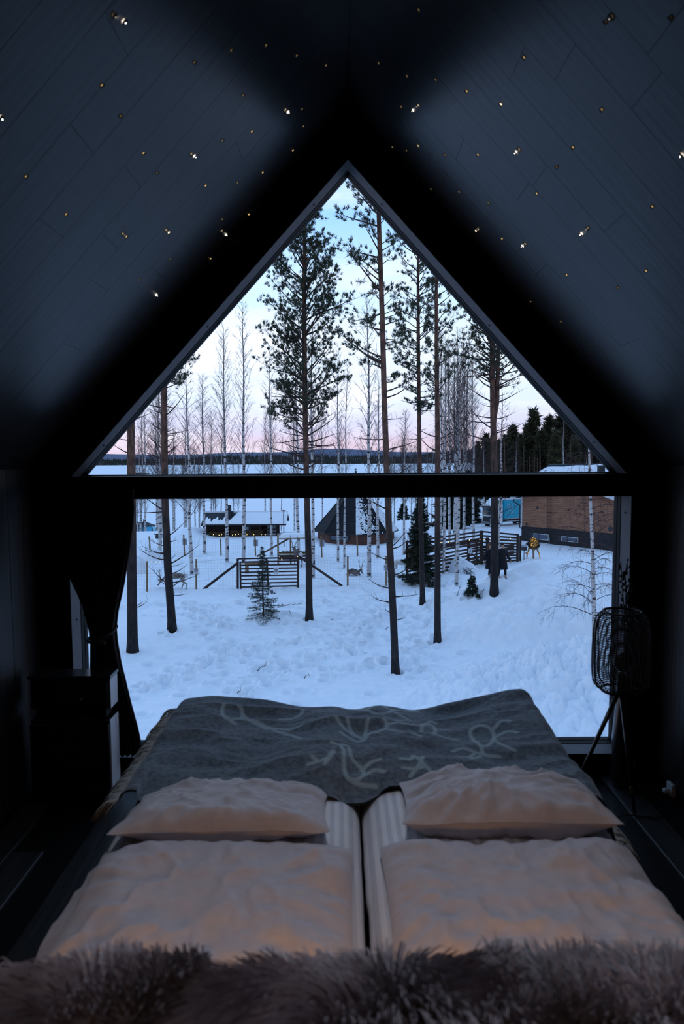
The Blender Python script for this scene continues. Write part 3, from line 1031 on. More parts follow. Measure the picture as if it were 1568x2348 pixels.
# fringe along both short sides
fr = mat('grey_fringe', (0.30, 0.31, 0.31), 0.95, (0.40, 0.41, 0.40), 60.0, sheen=0.2)
for col in (0, NS - 1):
    fm_ = MB()
    rq = random.Random(3 + col)
    for i in range(2, int(NT * 0.86), 2):
        p = Vector((XB[i, col], YBk[i, col], ZB_[i, col] - 0.004))
        sgn = -1 if col == 0 else 1
        for k in range(2):
            q = p + Vector((0, rq.uniform(-0.004, 0.004), 0))
            a, c = rq.uniform(-0.02, 0.025), rq.uniform(-0.012, 0.02)
            ln = rq.uniform(0.07, 0.11)
            fm_.tube([q, q + Vector((sgn * (0.026 + c), a * 0.4, -0.1 * ln)), q + Vector((sgn * (0.046 + c), a, -0.35 * ln)), q + Vector((sgn * (0.056 + c * 1.5), a * 1.4, -0.7 * ln))], [0.0022, 0.0028, 0.0030, 0.0016], 4)
    fm_.build('fringe', fr, bl, smooth=True, kind='stuff')

# ------------------------------------------------------------------ the shaggy fur over the headboard
furskin = mat('fur_hide', (0.05, 0.04, 0.038), 0.9)
furm = mat('long_fur', (0.13, 0.125, 0.150), 0.7, (0.46, 0.45, 0.52), 5.0, (1, 1, 1), lo=0.36, hi=0.66, sheen=0.4, detail=6)
nu, nv = 120, 40
u = np.linspace(-0.86, 0.96, nu)
v = np.linspace(-1, 1, nv)
U, Vv = np.meshgrid(u, v)
an_ = Vv * 1.45
fx = U + 0.0 * Vv
fy_ = 0.82 + 0.085 * np.sin(an_) * (1 + 0.0 * U)
fz_ = 1.00 + 0.055 * np.cos(an_) - np.maximum(np.abs(Vv) - 0.75, 0) * 0.5 + 0.012 * fbm(U * 4, Vv * 2, 3, 5)
hide = MB().grid(fx, fy_, fz_).grid(fx, fy_, fz_ - 0.004, flip=True)
fur = hide.build('fur_throw', furskin, None, smooth=True)
tag(fur, 'shaggy brownish grey fur throw laid along the headboard', 'fur throw')
n = 26000
ui = RNG.uniform(0, nu - 1.001, n)
vi = RNG.uniform(0, nv - 1.001, n)
iu, iv = ui.astype(int), vi.astype(int)
base = np.stack([fx[iv, iu], fy_[iv, iu], fz_[iv, iu]], 1) + np.stack([RNG.uniform(-0.008, 0.008, n), RNG.uniform(-0.004, 0.004, n), np.zeros(n)], 1)
ang = Vv[iv, iu] * 1.45
nor = np.stack([np.zeros(n), np.sin(ang), np.cos(ang)], 1)
clx = fbm(base[:, 0] * 7, base[:, 1] * 9 + base[:, 2] * 9, 3, 61)
cly = fbm(base[:, 0] * 7 + 40, base[:, 1] * 9 + base[:, 2] * 9, 3, 62)
comb = np.stack([-0.9 + 1.9 * sstep(-0.5, 0.6, base[:, 0]) + 2.4 * clx, 1.6 * cly - 0.25, 1.2 * clx - 0.15], 1)
d = nor * 0.9 + comb * 0.75 + RNG.normal(0, 0.16, (n, 3))
d /= np.linalg.norm(d, axis=1)[:, None]
Ln = RNG.uniform(0.035, 0.075, n)[:, None]
sag = np.array([[0, -0.004, -0.014]])
curl = np.stack([clx * 0.02, cly * 0.02, 0 * clx], 1)
p1 = base + d * Ln * 0.45
p2 = base + d * Ln * 0.8 + sag * 0.6 + curl * 0.5
p3 = base + d * Ln + sag * 1.5 + curl
sd = np.cross(d, np.array([[0.2, -1, 0.3]]))
sd /= np.linalg.norm(sd, axis=1)[:, None] + 1e-9
wd = RNG.uniform(0.0011, 0.0021, n)[:, None]
V = np.stack([base - sd * wd, base + sd * wd, p1 - sd * wd, p1 + sd * wd, p2 - sd * wd * 0.7, p2 + sd * wd * 0.7, p3], 1)
bi = (np.arange(n) * 7)[:, None]
Q = np.concatenate([bi + np.array([[0, 1, 3, 2]]), bi + np.array([[2, 3, 5, 4]])])
T3 = bi + np.array([[4, 5, 6]])
link('fur', mesh_np('fur', V.reshape(-1, 3), Q, T3, True), furm, fur, kind='stuff')

# ================================================================== curtain, cabinet, lamp and the small things
cloth = mat('dark_curtain_cloth', (0.011, 0.0105, 0.011), 0.9, (0.018, 0.017, 0.017), 60.0, bump=0.2, spec=0.05, sheen=0.06)
cur = thing('tied_curtain', 'dark curtain tied back at the left edge of the window', 'curtain', (-1.35, 3.56, 0))
DC = 3.56
LEFT = [(1118, 122), (1200, 128), (1300, 146), (1335, 161), (1390, 186), (1440, 203), (1470, 208), (1520, 206), (1580, 205), (1660, 214), (1735, 225)]
RIGHT = [(1118, 303), (1165, 305), (1200, 303), (1280, 291), (1340, 281), (1400, 268), (1440, 263), (1470, 266), (1530, 278), (1600, 296), (1680, 317), (1735, 329)]
nv, nu = 110, 130
pyv = np.linspace(1122, 1733, nv)
lx = np.interp(pyv, [q[0] for q in LEFT], [q[1] for q in LEFT])
rx = np.interp(pyv, [q[0] for q in RIGHT], [q[1] for q in RIGHT])
X = np.zeros((nv, nu))
Y = np.zeros((nv, nu))
Z = np.zeros((nv, nu))
uu = np.linspace(0, 1, nu)
for i in range(nv):
    a, c = P(lx[i], pyv[i], DC), P(rx[i], pyv[i], DC)
    wdt = c.x - a.x
    sq = 0.27 / wdt
    gather = min(0.055, 0.016 * sq)
    ph = uu * 2 * pi * 9
    Y[i] = DC + gather * np.sin(ph + 0.7 * math.sin(pyv[i] * 0.006)) + 0.012 * fbm(uu * 6, uu * 0 + pyv[i] * 0.01, 2, 4)
    X[i] = a.x + uu * wdt + 0.006 * np.cos(ph) * (1 - np.abs(2 * uu - 1))
    Z[i] = a.z + (c.z - a.z) * uu
m = MB().grid(X, Y, Z).grid(X, Y + 0.004, Z, flip=True)
m.build('cloth', cloth, cur, smooth=True)
m = MB()
for (xa, xb) in ((0.0, 1.0),):
    hem = [(X[i, -1] + 0.002, Y[i, -1], Z[i, -1]) for i in range(0, nv, 2)]
    m.tube(hem, 0.006, 6)
m.build('hem', mat('curtain_edge', (0.055, 0.052, 0.055), 0.8), cur, smooth=True)
i = int(np.argmin(np.abs(pyv - 1452)))
c0 = Vector(((X[i, 0] + X[i, -1]) / 2, DC, Z[i, 0]))
rad = (X[i, -1] - X[i, 0]) / 2 + 0.006
tb = [(c0.x + rad * math.cos(a), c0.y - 0.066 * math.sin(a), c0.z - 0.02 * math.sin(a) + 0.03 * math.cos(a)) for a in np.linspace(0, 2 * pi, 28)]
MB().tube(tb, 0.008, 6).build('tieback', mat('tieback_cord', (0.03, 0.03, 0.032), 0.7), cur, smooth=True)
tp = P(232, 1475, 3.49)
MB().ball(tp, 0.02, 10, 6, (1.3, 0.6, 0.8)).build('tassel_knot', mat('tieback_cord', (0.03, 0.03, 0.032)), cur, smooth=True)
MB().tube([(CX - RH + 0.02, 3.56, 1.575), (-1.13, 3.56, 1.575)], 0.012, 8).build('curtain_rail', alu, cur)

# dark cabinet beside the curtain
gl_ = mat('grey_lacquer', (0.55, 0.58, 0.64), 0.4, spec=0.4)
blk = mat('black_lacquer', (0.008, 0.008, 0.009), 0.25, spec=0.5)
brass = mat('brass', (0.55, 0.36, 0.12), 0.3, metal=1.0)
cab = thing('side_cabinet', 'low dark cabinet with grey side panels below the tied curtain', 'cabinet', (-1.37, 3.45, 0))
xr, x0 = -1.168, -1.575
y0, y1 = 3.385, 3.60
MB().box(((x0 + xr) / 2, (y0 + 3.49) / 2, 0.655), (xr - x0 + 0.012, 0.125, 0.018), bev=0.003).build('top_board', blk, cab)
MB().box(((x0 + xr) / 2, (y0 + 3.5) / 2, 0.568), (xr - x0 - 0.01, 0.11, 0.150)).build('upper_carcass', blk, cab)
MB().box((xr - 0.004, (y0 + 3.5) / 2, 0.566), (0.008, 0.108, 0.152), bev=0.002).build('side_panel', gl_, cab)
MB().box(((x0 + xr) / 2, (y0 + 3.5) / 2, 0.468), (xr - x0 - 0.05, 0.10, 0.045)).build('recess', black, cab)
MB().box(((x0 + xr) / 2, (3.37 + 3.5) / 2, 0.225), (xr - x0 - 0.01, 0.128, 0.42)).build('lower_carcass', blk, cab)
MB().box((xr - 0.004, 3.435, 0.225), (0.008, 0.125, 0.42), bev=0.002).build('side_panel', gl_, cab)
MB().box(((x0 + xr) / 2, 3.362, 0.23), (xr - x0 - 0.01, 0.014, 0.38), bev=0.002).build('door', blk, cab)
dr = MB().box(((x0 + xr) / 2, y0 - 0.008, 0.566), (xr - x0 - 0.02, 0.014, 0.14), bev=0.003).build('drawer', blk, cab)
kp = P(185, 1605, 3.36)
MB().ball((kp.x, y0 - 0.022, kp.z), 0.009, 10, 6).build('knob', brass, dr)
MB().box((xr + 0.001, 3.475, 0.400), (0.0012, 0.034, 0.055)).build('pale_patch', mat('pale_patch_grey', (0.55, 0.58, 0.62), 0.6), cab)  # small paler rectangle on the lower side panel
MB().box(((x0 + xr) / 2, 3.44, 0.008), (xr - x0 - 0.06, 0.11, 0.016)).build('plinth', black, cab)

# tripod lamp with a woven shade on the right
LC = Vector((P(1425, 1490, 3.25).x, 3.25, 0))
rat = mat('dark_rattan', (0.010, 0.008, 0.007), 0.6, (0.018, 0.014, 0.011), 20.0)
lampt = thing('floor_lamp', 'tripod floor lamp with a round woven dark rattan shade beside the window', 'lamp', LC)
zt, zb = P(1425, 1403, 3.25).z, P(1425, 1582, 3.25).z
rs = 0.134
prof = []
for z, r in ((zb, 0.085), (zb + 0.012, 0.112), (zb + 0.04, 0.13), (zb + 0.10, rs), ((zb + zt) / 2, rs - 0.001), (zt - 0.09, rs - 0.005), (zt - 0.035, rs - 0.012), (zt - 0.01, rs - 0.03), (zt, rs - 0.05)):
    prof.append((z, r))
pz_, pr_ = [q[0] for q in prof], [q[1] for q in prof]
wv = MB()
for z in np.linspace(zb, zt, 50):
    r = np.interp(z, pz_, pr_)
    wv.tube([(LC.x + r * math.cos(a), LC.y + r * math.sin(a), z + 0.0006 * math.sin(5 * a + z * 90)) for a in np.linspace(0, 2 * pi, 41)], 0.0021, 4, cap=False)
sh_ = wv.build('shade', rat, lampt, smooth=True)
for k in range(22):
    a = k * 2 * pi / 22 + 0.1 + R(-0.06, 0.06)
    wdt = R(0.0025, 0.008)
    m = MB()
    zz_ = np.linspace(zb, zt, 16)
    m.tube([(LC.x + (np.interp(z, pz_, pr_) + 0.0025) * math.cos(a + 0.05 * math.sin(z * 14 + k)), LC.y + (np.interp(z, pz_, pr_) + 0.0025) * math.sin(a + 0.05 * math.sin(z * 14 + k)), z) for z in zz_], wdt * 0.6, 5)
    m.build('rib', rat, sh_, smooth=True)
for z, r in ((zt + 0.001, rs - 0.047), (zb - 0.001, 0.09)):
    MB().tube([(LC.x + r * math.cos(a), LC.y + r * math.sin(a), z) for a in np.linspace(0, 2 * pi, 41)], 0.006, 6).build('rim', rat, sh_, smooth=True)
MB().lathe([(0.012, zb - 0.02), (0.02, zb - 0.01), (0.02, zb + 0.07), (0.016, zb + 0.09)], (LC.x, LC.y, 0), 14).build('socket', blk, lampt, smooth=True)
MB().ball((LC.x, LC.y, zb + 0.14), 0.038, 14, 9, (1, 1, 1.2)).build('bulb', mat('bulb_glass_off', (0.05, 0.05, 0.05), 0.2), lampt, smooth=True)
m = MB()
for k in range(3):
    a = k * 2 * pi / 3
    m.tube([(LC.x, LC.y, zb + 0.004), (LC.x + 0.09 * math.cos(a), LC.y + 0.09 * math.sin(a), zb + 0.002)], 0.003, 5)
m.build('spider', blk, lampt)
feet = [(P(1300, 1888, 3.25).x, 3.28), (P(1441, 1882, 3.25).x + 0.015, 3.22), (LC.x + 0.16, 3.46)]
legm = mat('dark_metal_leg', (0.006, 0.006, 0.006), 0.35, spec=0.5)
for k, (fx0, fy0) in enumerate(feet):
    m = MB().tube([(LC.x + (fx0 - LC.x) * 0.04, LC.y + (fy0 - LC.y) * 0.04, zb - 0.012), (fx0, fy0, 0.006)], [0.012, 0.008], 8)
    lg = m.build('leg', legm, lampt, smooth=True)
    q0 = Vector((LC.x + (fx0 - LC.x) * 0.04, LC.y + (fy0 - LC.y) * 0.04, zb - 0.012))
    q1 = Vector((fx0, fy0, 0.006))
    for t in (0.78, ):
        a, c = q0.lerp(q1, t), q0.lerp(q1, t + 0.05)
        MB().tube([a, c], 0.0105, 8).build('brass_sleeve', brass, lg)
ct = MB()
cpts = [P(1392, 1870, 3.1), P(1410, 1872, 3.15)]
fl = lambda px, py: plane_hit(px, py, (0, 0, 0.006), Vector((0, 0, 1)))
cpts = [Vector((feet[1][0] - 0.1, 3.30, 0.006)), fl(1410, 1874), fl(1440, 1868), fl(1475, 1872), fl(1505, 1876), fl(1528, 1866), P(1545, 1835, 3.42), P(1556, 1815, 3.45)]
ct.tube(cpts, 0.0032, 6)
tag(ct.build('power_cable', blk, None, smooth=True), 'thin black cable running over the dark floor from the lamp to the socket', 'cable')
so = P(1560, 1810, 3.45)
sk = thing('power_socket', 'small white socket low on the dark right wall', 'socket', so)
wht = mat('white_plastic', (0.75, 0.75, 0.73), 0.4)
MB().box((CX + RH - 0.012, 3.45, so.z), (0.02, 0.06, 0.07), bev=0.004).build('cover_plate', wht, sk)
MB().box((CX + RH - 0.035, 3.445, so.z - 0.005), (0.04, 0.03, 0.03), bev=0.008).build('plug', wht, sk)

# dried twigs with cones in a tall vase behind the lamp
vx = P(1440, 1400, 3.52).x
tw = thing('vase_of_dried_twigs', 'dark vase of dried twigs with small cones behind the woven lamp', 'vase', (vx, 3.52, 0))
MB().lathe([(0.05, 0.0), (0.062, 0.02), (0.066, 0.25), (0.05, 0.45), (0.028, 0.56), (0.03, 0.6)], (vx, 3.52, 0), 20).build('vase', blk, tw, smooth=True)
rq = random.Random(12)
for k in range(4):
    top = P(1428 + k * 8, (1290, 1283, 1300, 1330)[k], 3.52)
    m = MB()
    pts = [Vector((vx, 3.52, 0.55)).lerp(top, t) + Vector((rq.uniform(-0.008, 0.008), rq.uniform(-0.01, 0.01), 0)) for t in np.linspace(0, 1, 9)]
    m.tube(pts, [0.003] * 8 + [0.0015], 5)
    sp = m.build('twig', rat, tw, smooth=True)
    m = MB()
    for t in np.linspace(0.45, 1, 26):
        j = t * 8
        q = pts[int(min(j, 7))].lerp(pts[int(min(j, 7)) + 1], j - int(min(j, 7)))
        m.ball(q + Vector((rq.uniform(-0.013, 0.013), rq.uniform(-0.013, 0.013), 0)), rq.uniform(0.004, 0.009), 6, 4, (1, 1, 1.3))
    m.build('cones', rat, sp, smooth=True, kind='stuff')
# ================================================================== yard: fences, gate, signs
pole = mat('raw_wood_pole', (0.16, 0.11, 0.065), 0.8, (0.24, 0.165, 0.09), 5.0, (4, 4, 0.6))
brown = mat('brown_stained_rail', (0.022, 0.013, 0.011), 0.7, (0.040, 0.023, 0.019), 5.0, (1, 1, 4))
wire = mat('galvanised_wire', (0.10, 0.11, 0.13), 0.5, metal=0.3)
white_sign = mat('white_sign_board', (0.62, 0.64, 0.68), 0.6)
signdark = mat('sign_ink', (0.03, 0.035, 0.045), 0.6)
signred = mat('sign_red', (0.42, 0.13, 0.11), 0.6)

def sink(p, dz=0.15):
    return Vector((p[0], p[1], p[2] - dz))

def no_dogs_sign(c, sz, parent=None, label=None, ring=True):
    """flat notice: a ring with a slash over a small animal"""
    o = thing('warning_sign', label, 'sign', c)
    MB().box(c, (sz, 0.02, sz * 1.28), bev=0.004).build('board', white_sign, o)
    y = c[1] - 0.016
    if ring:
        r = sz * 0.33
        cc = Vector((c[0], y, c[2] + sz * 0.12))
        m = MB().tube([(cc.x + r * math.cos(a), y, cc.z + r * math.sin(a)) for a in np.linspace(0, 2 * pi, 25)], sz * 0.045, 4, cap=False)
        m.bar((cc.x - r * 0.7, y, cc.z + r * 0.7), (cc.x + r * 0.7, y, cc.z - r * 0.7), 0.008, sz * 0.07)
        m.build('ring', signdark, o)
        m = MB().box((cc.x + r * 0.05, y - 0.001, cc.z), (r * 0.8, 0.006, r * 0.35)).box((cc.x + r * 0.45, y - 0.001, cc.z + r * 0.3), (r * 0.35, 0.006, r * 0.4))
        m.build('emblem', signred, o)
        MB().box((c[0], y + 0.002, c[2] - sz * 0.45), (sz * 0.7, 0.006, sz * 0.1)).build('line', signdark, o)
    else:
        MB().box((c[0], y, c[2]), (sz * 0.16, 0.006, sz * 0.6)).box((c[0], y, c[2] - sz * 0.2), (sz * 0.3, 0.006, sz * 0.2)).build('emblem', signdark, o)
    return o

def post(name, px, pyb, pyt, r, label, lean=0.0, grp=None, m_=None):
    b_ = G(px, pyb)
    t = P(px + lean, pyt, b_.y)
    o = MB().tube([sink(b_), b_.lerp(t, 0.5), t], r, 8).build(name, m_ or pole, None)
    tag(o, label, 'post', grp)
    return b_, t

front = [(337, 1356, 1287, 'peeled fence post farthest left in the front line of the reindeer pen'), (450, 1351, 1282, 'fence post bearing a sign, between the walking reindeer and the brown gate'),
         (797, 1343, 1275, 'yellowish fence post left of the lying reindeer'), (885, 1343, 1275, 'fence post bearing a sign, beside the tall bare pine trunk')]
FP = [post('fence_post', a, b_, c, 0.055, l) for a, b_, c, l in front]
backp = [(344, 1258, 1230, 'back fence post below the glass igloo'), (423, 1274, 1226, 'back fence post with a small grey sign left of the log shelter'), (507, 1273, 1235, 'back fence post in front of the left woodpile'),
         (586, 1275, 1230, 'back fence post with a grey sign before the right woodpile'), (738, 1277, 1230, 'back fence post in front of the window of the dark hut'), (820, 1274, 1227, 'back fence post in front of the middle of the dark hut')]
BP = [post('fence_post', a, b_, c, 0.06, l, -2) for a, b_, c, l in backp]
for (b_, t), lab in ((FP[1], 'square no-dogs notice on the fence post beside the walking reindeer'), (FP[3], 'no-dogs notice half hidden behind the tall bare pine trunk')):
    c = b_.lerp(t, 0.62)
    no_dogs_sign((c.x, c.y - 0.075, c.z), 0.29, label=lab)
for (b_, t), lab in ((BP[1], 'small blank grey notice on the back fence post left of the log shelter'), (BP[3], 'blank grey notice on the back fence post before the right woodpile'), (BP[4], 'blank grey notice on the back fence post by the window of the dark hut')):
    c = b_.lerp(t, 0.66)
    o = thing('notice', lab, 'sign', c)
    MB().box((c.x + 0.05, c.y + 0.075, c.z), (0.36, 0.02, 0.5), bev=0.004).build('board', mat('grey_notice', (0.36, 0.38, 0.44), 0.7), o)
    MB().box((c.x + 0.05, c.y + 0.06, c.z), (0.04, 0.012, 0.52)).build('batten', pole, o)

def net(name, pts, h, label, cell=0.17, rw=0.0022):
    """square wire netting strung from post to post"""
    m = MB()
    for (a, c) in zip(pts[:-1], pts[1:]):
        L_ = (c - a).length
        n = max(2, int(L_ / cell))
        for i in range(n + 1):
            q = a.lerp(c, i / n)
            z0 = gz(q.x, q.y) - 0.03
            m.tube([(q.x, q.y, z0), (q.x, q.y, q.z)], rw, 3, cap=False)
        for k in range(int(h / cell) + 1):
            m.tube([(a.x, a.y, a.z - k * cell), (c.x, c.y, c.z - k * cell)], rw, 3, cap=False)
    o = m.build(name, wire, None)
    tag(o, label, 'netting', kind='stuff')
GL = G(545, 1350)
GR = G(683, 1347)
gt_l, gt_r = P(545, 1281, GL.y), P(683, 1279, GR.y)
lft = P(200, 1287, FP[0][0].y + 0.6)
net('wire_netting', [lft, FP[0][1] - Vector((0, 0, 0.04)), FP[1][1] - Vector((0, 0, 0.04)), gt_l - Vector((0, 0, 0.1))], 1.7, 'square wire netting along the front of the reindeer pen, left of the gate')
net('wire_netting', [gt_r - Vector((0, 0, 0.1)), FP[2][1] - Vector((0, 0, 0.04)), FP[3][1] - Vector((0, 0, 0.04)), P(931, 1277, 42.5)], 1.7, 'square wire netting along the front of the reindeer pen, right of the gate')
net('wire_netting', [P(250, 1233, BP[0][0].y + 2)] + [t - Vector((0, 0, 0.05)) for b_, t in BP] + [P(930, 1228, 55)], 1.6, 'wire netting along the back of the reindeer pen', 0.2, 0.0026)

gate = thing('gate', 'wide brown gate of horizontal rails between two posts, behind the little spruce', 'gate', (GL + GR) / 2)
m = MB().bar(sink(GL), gt_l, 0.12, 0.12, (0, 1, 0)).build('post', brown, gate)
l2 = Vector((0.17, 0.02, 0))
MB().bar(sink(GL + l2), GL + l2 + Vector((0, 0, 1.62)), 0.1, 0.1, (0, 1, 0)).build('post', brown, gate)
MB().bar(sink(GR), gt_r, 0.13, 0.13, (0, 1, 0)).build('post', brown, gate)
tops_l = [1281, 1288.5, 1296, 1304, 1312, 1320, 1328, 1337, 1346]
tops_r = [1278, 1286, 1294, 1302, 1310, 1318.5, 1327, 1335, 1343]
for a, c in zip(tops_l, tops_r):
    p0, p1 = P(546 if a == 1281 else 551, a + 0.5, GL.y - 0.08), P(682, c, GR.y - 0.08)
    MB().bar(p0, p1, 0.035, 0.085).build('rail', brown, gate)
md0, md1 = P(611, 1281, GL.y - 0.13), P(615, 1346, GL.y - 0.13)
MB().bar(md0, md1, 0.11, 0.035, (0, 1, 0)).build('rail', brown, gate)
bulb_w = glow('fairy_bulb', (1.0, 0.62, 0.22), 2.5)
for (a, b_, c, d_, lab) in ((463, 1350, 546, 1290, 'slanting brown brace left of the gate'), (787, 1342, 684, 1275, 'slanting brown brace right of the gate')):
    p0 = G(a, b_)
    tag(MB().bar(sink(p0, 0.1), P(c, d_, GL.y), 0.09, 0.13).build('brace', brown, None), lab, 'brace')
c = P(633, 1309, min(GL.y, GR.y) - 0.30)
no_dogs_sign(tuple(c), 0.29, label='no-dogs notice hung on the rails of the brown gate')
fl_ = MB()
for px, py in ((555, 1281), (609, 1279), (646, 1282), (656, 1279), (664, 1279), (675, 1278), (682, 1276), (647, 1285), (348, 1288), (358, 1289), (367, 1289), (378, 1289)):
    fl_.ball(P(px, py, GL.y - 0.12), 0.026, 6, 4)
o = fl_.build('bulbs', bulb_w, None, kind='stuff', local=False)
lt = thing('string_lights', 'string of tiny warm bulbs along the fence and the top rail of the gate', 'string lights', (GL + GR) / 2)
o.parent = lt
o.matrix_parent_inverse = lt.matrix_basis.inverted()
m = MB()
m.tube([FP[0][1] - Vector((0, 0, 0.05)), P(378, 1290, GL.y), P(450, 1288, GL.y), gt_l + Vector((0, -0.1, 0.02)), gt_r + Vector((0, -0.1, 0.02))], 0.004, 4)
m.build('cable', signdark, lt)

# ------------------------------------------------------------------ the brown rail pen on the right
corral = thing('rail_pen', 'tall brown pen of horizontal rails behind the big spruce', 'pen', G(1098, 1296))
cA, cB, cC = G(933, 1333), G(1103, 1294), G(1186, 1288)
cA2 = cA + Vector((0.0, 0, 0))
hts = [(cA, 2.55), (cB, 2.42), (cC, 2.05)]
def pst(b_, h, wdt=0.15):
    MB().bar(sink(b_), b_ + Vector((0, 0, h)), wdt, wdt, (0, 1, 0)).build('post', brown, corral)
pst(cA, 2.5)
pst(cB, 2.45, 0.22)
pst(cB + Vector((0.42, -0.1, 0)), 1.95, 0.2)
pst(cC, 2.05)
pst(cC + Vector((0.28, 0.3, 0)), 1.9, 0.14)
for t in (0.35, 0.62):
    pst(cA.lerp(cB, t), 2.3, 0.12)
pst(cA.lerp(cB, 0.80), 2.0, 0.16)
def rails(a, ha, c, hc, fr, wdt=0.05, hg=0.12, jit=0.02, out_=(0, -0.1, 0)):
    for f_ in fr:
        p0, p1 = a + Vector((0, 0, ha * f_)) + Vector(out_), c + Vector((0, 0, hc * f_)) + Vector(out_)
        p0.z += R(-jit, jit)
        p1.z += R(-jit, jit)
        MB().bar(p0, p1, wdt, hg).build('rail', brown, corral)
rails(cA, 2.5, cB, 2.42, (0.985, 0.885, 0.70, 0.645, 0.53, 0.43, 0.34, 0.24, 0.14, 0.05))
rails(cA, 2.5, cB, 2.42, (0.78, 0.745), hg=0.16)
rails(cB, 2.42, cC, 2.02, (0.985, 0.87, 0.76, 0.66, 0.55, 0.45, 0.35, 0.25, 0.15, 0.05))
# the run behind, seen through the gaps
cD = cB + Vector((0.6, 2.6, 0))
rails(cB + Vector((0.1, 0.4, 0)), 2.2, cC + Vector((0.2, 1.9, 0)), 1.7, (0.55, 0.42, 0.30, 0.20), hg=0.16, jit=0.06)
# little gate in the left run
g0, g1 = cA.lerp(cB, 0.80) + Vector((0, -0.2, 0)), cA.lerp(cB, 0.985) + Vector((0, -0.2, 0))
for q in (g0, g1, g0.lerp(g1, 0.62)):
    MB().bar(q + Vector((0, 0, 0.1)), q + Vector((0, 0, 1.95)), 0.13, 0.05, (0, 1, 0)).build('gate_upright', brown, corral)
for h in (0.25, 0.55, 0.85, 1.15, 1.45, 1.75):
    MB().bar(g0 + Vector((0, 0, h)), g1 + Vector((0, 0, h)), 0.05, 0.11).build('gate_rail', brown, corral)
MB().bar(g0 + Vector((0.05, -0.05, 1.15)), g1 + Vector((0, -0.05, 0.2)), 0.05, 0.1).build('gate_brace', brown, corral)
sg = P(1078, 1263, g0.y - 0.25)
no_dogs_sign(tuple(sg), 0.26, label='small white notice on the gate of the brown rail pen', ring=False)
m = MB()
for px, py in ((1011, 1244), (1028, 1243), (1034, 1243), (1076, 1238), (1100, 1237), (1110, 1237), (1124, 1236), (1170, 1235), (932, 1269)):
    m.ball(P(px, py, 47.0 if px > 940 else 42.2), 0.03, 6, 4)
o = m.build('bulbs', bulb_w, corral, kind='stuff')

# ------------------------------------------------------------------ log shelter with woodpiles
logm = mat('dark_logs', (0.016, 0.010, 0.009), 0.8, (0.034, 0.021, 0.018), 2.0, (0.3, 4, 4))
roofm = mat('dark_felt_roof', (0.020, 0.023, 0.028), 0.85, (0.034, 0.038, 0.045), 4.0)
sl0, sl1 = P(472, 1236, 67.5), P(650, 1230, 68.0)
zb = min(sl0.z, sl1.z)
Y0 = 67.5
she = thing('grill_shelter', 'low dark log shelter with a snowy roof and split firewood along its wall', 'shelter', ((sl0.x + sl1.x) / 2, Y0, zb))
X0, X1 = sl0.x, P(636, 1230, Y0).x
ze = P(560, 1203, Y0).z
for k in range(9):
    z = zb + 0.02 + k * (ze - zb) / 9
    xr_ = X1 - (1.7 if k > 1 else 0)
    MB().tube([(X0, Y0 + 0.5, z), (xr_, Y0 + 0.5, z)], 0.11, 8).build('log', logm, she)
MB().box(((X0 + X1) / 2, Y0 + 2.4, (zb + ze) / 2), (X1 - X0, 0.2, ze - zb)).build('back_wall', logm, she)
for x in (X0 + 0.1, P(522, 1200, Y0).x, X1 - 0.1, X1 - 1.7):
    MB().bar((x, Y0 + 0.15, zb - 0.3), (x, Y0 + 0.15, ze), 0.16, 0.16, (0, 1, 0)).build('post', logm, she)
xl, xr_ = P(463, 1200, Y0).x, P(657, 1198, Y0).x
zr = P(560, 1184, Y0 + 1.6).z + 0.3
def slab(x0, x1, y0, z0, y1, z1, th):
    return MB().prism([(x0, y0, z0), (x0, y1, z1), (x0, y1, z1 + th), (x0, y0, z0 + th)], (x1 - x0, 0, 0))
slab(xl, xr_, Y0 - 0.5, ze, Y0 + 1.6, zr, 0.1).build('roof', roofm, she)
slab(xl, xr_, Y0 + 1.6, zr, Y0 + 3.6, ze, 0.1).build('roof', roofm, she)
snowpile = mat('roof_snow', (0.82, 0.85, 0.88), 0.85, (0.88, 0.89, 0.91), 3.0, bump=0.1, bscale=8)
xm = P(527, 1190, Y0).x
ux = np.linspace(0, 1, 60)
vv = np.linspace(0, 1, 16)
UU, VV = np.meshgrid(ux, vv)
for (xa, xb, cutf) in ((P(470, 1200, Y0).x, P(524, 1200, Y0).x, lambda u: 0.42 + 0.14 * np.sin(u * 17) + 0.1 * np.sin(u * 41)), (P(521, 1200, Y0).x, xr_ + 0.05, lambda u: 0.12 + 0.95 * sstep(0.0, 0.17, u))):
    Xs = xa + (xb - xa) * UU
    cut = np.clip(cutf(UU), 0.08, 1.0)
    tt = VV * cut
    Ys = Y0 - 0.52 + 2.12 * tt
    Zs = ze + 0.1 + (zr - ze) * tt + 0.16 * np.sin(np.clip(VV, 0, 1) * pi) ** 0.4 * (0.8 + 0.4 * fbm(Xs, tt * 3, 2, 9))
    MB().grid(Xs, Ys, Zs).grid(Xs, Ys, ze + 0.09 + (zr - ze) * tt, flip=True).build('snow_layer', snowpile, she, smooth=True)
slab(xl, xr_, Y0 + 1.6, zr + 0.1, Y0 + 3.6, ze + 0.1, 0.15).build('snow_layer', snowpile, she)
ch = P(526, 1190, Y0 + 0.9)
MB().box((ch.x, Y0 + 0.9, (ze + P(526, 1160, Y0).z) / 2), (0.34, 0.5, P(526, 1160, Y0).z - ze)).build('chimney', roofm, she)
MB().box((ch.x + 0.2, Y0 + 1.1, (ze + P(526, 1174, Y0).z) / 2), (0.3, 0.4, P(526, 1174, Y0).z - ze)).build('chimney', roofm, she)
MB().bar((xl, Y0 - 0.56, ze + 0.02), (xr_, Y0 - 0.56, ze + 0.02), 0.1, 0.12).build('gutter', mat('dark_gutter', (0.012, 0.014, 0.017), 0.5), she)
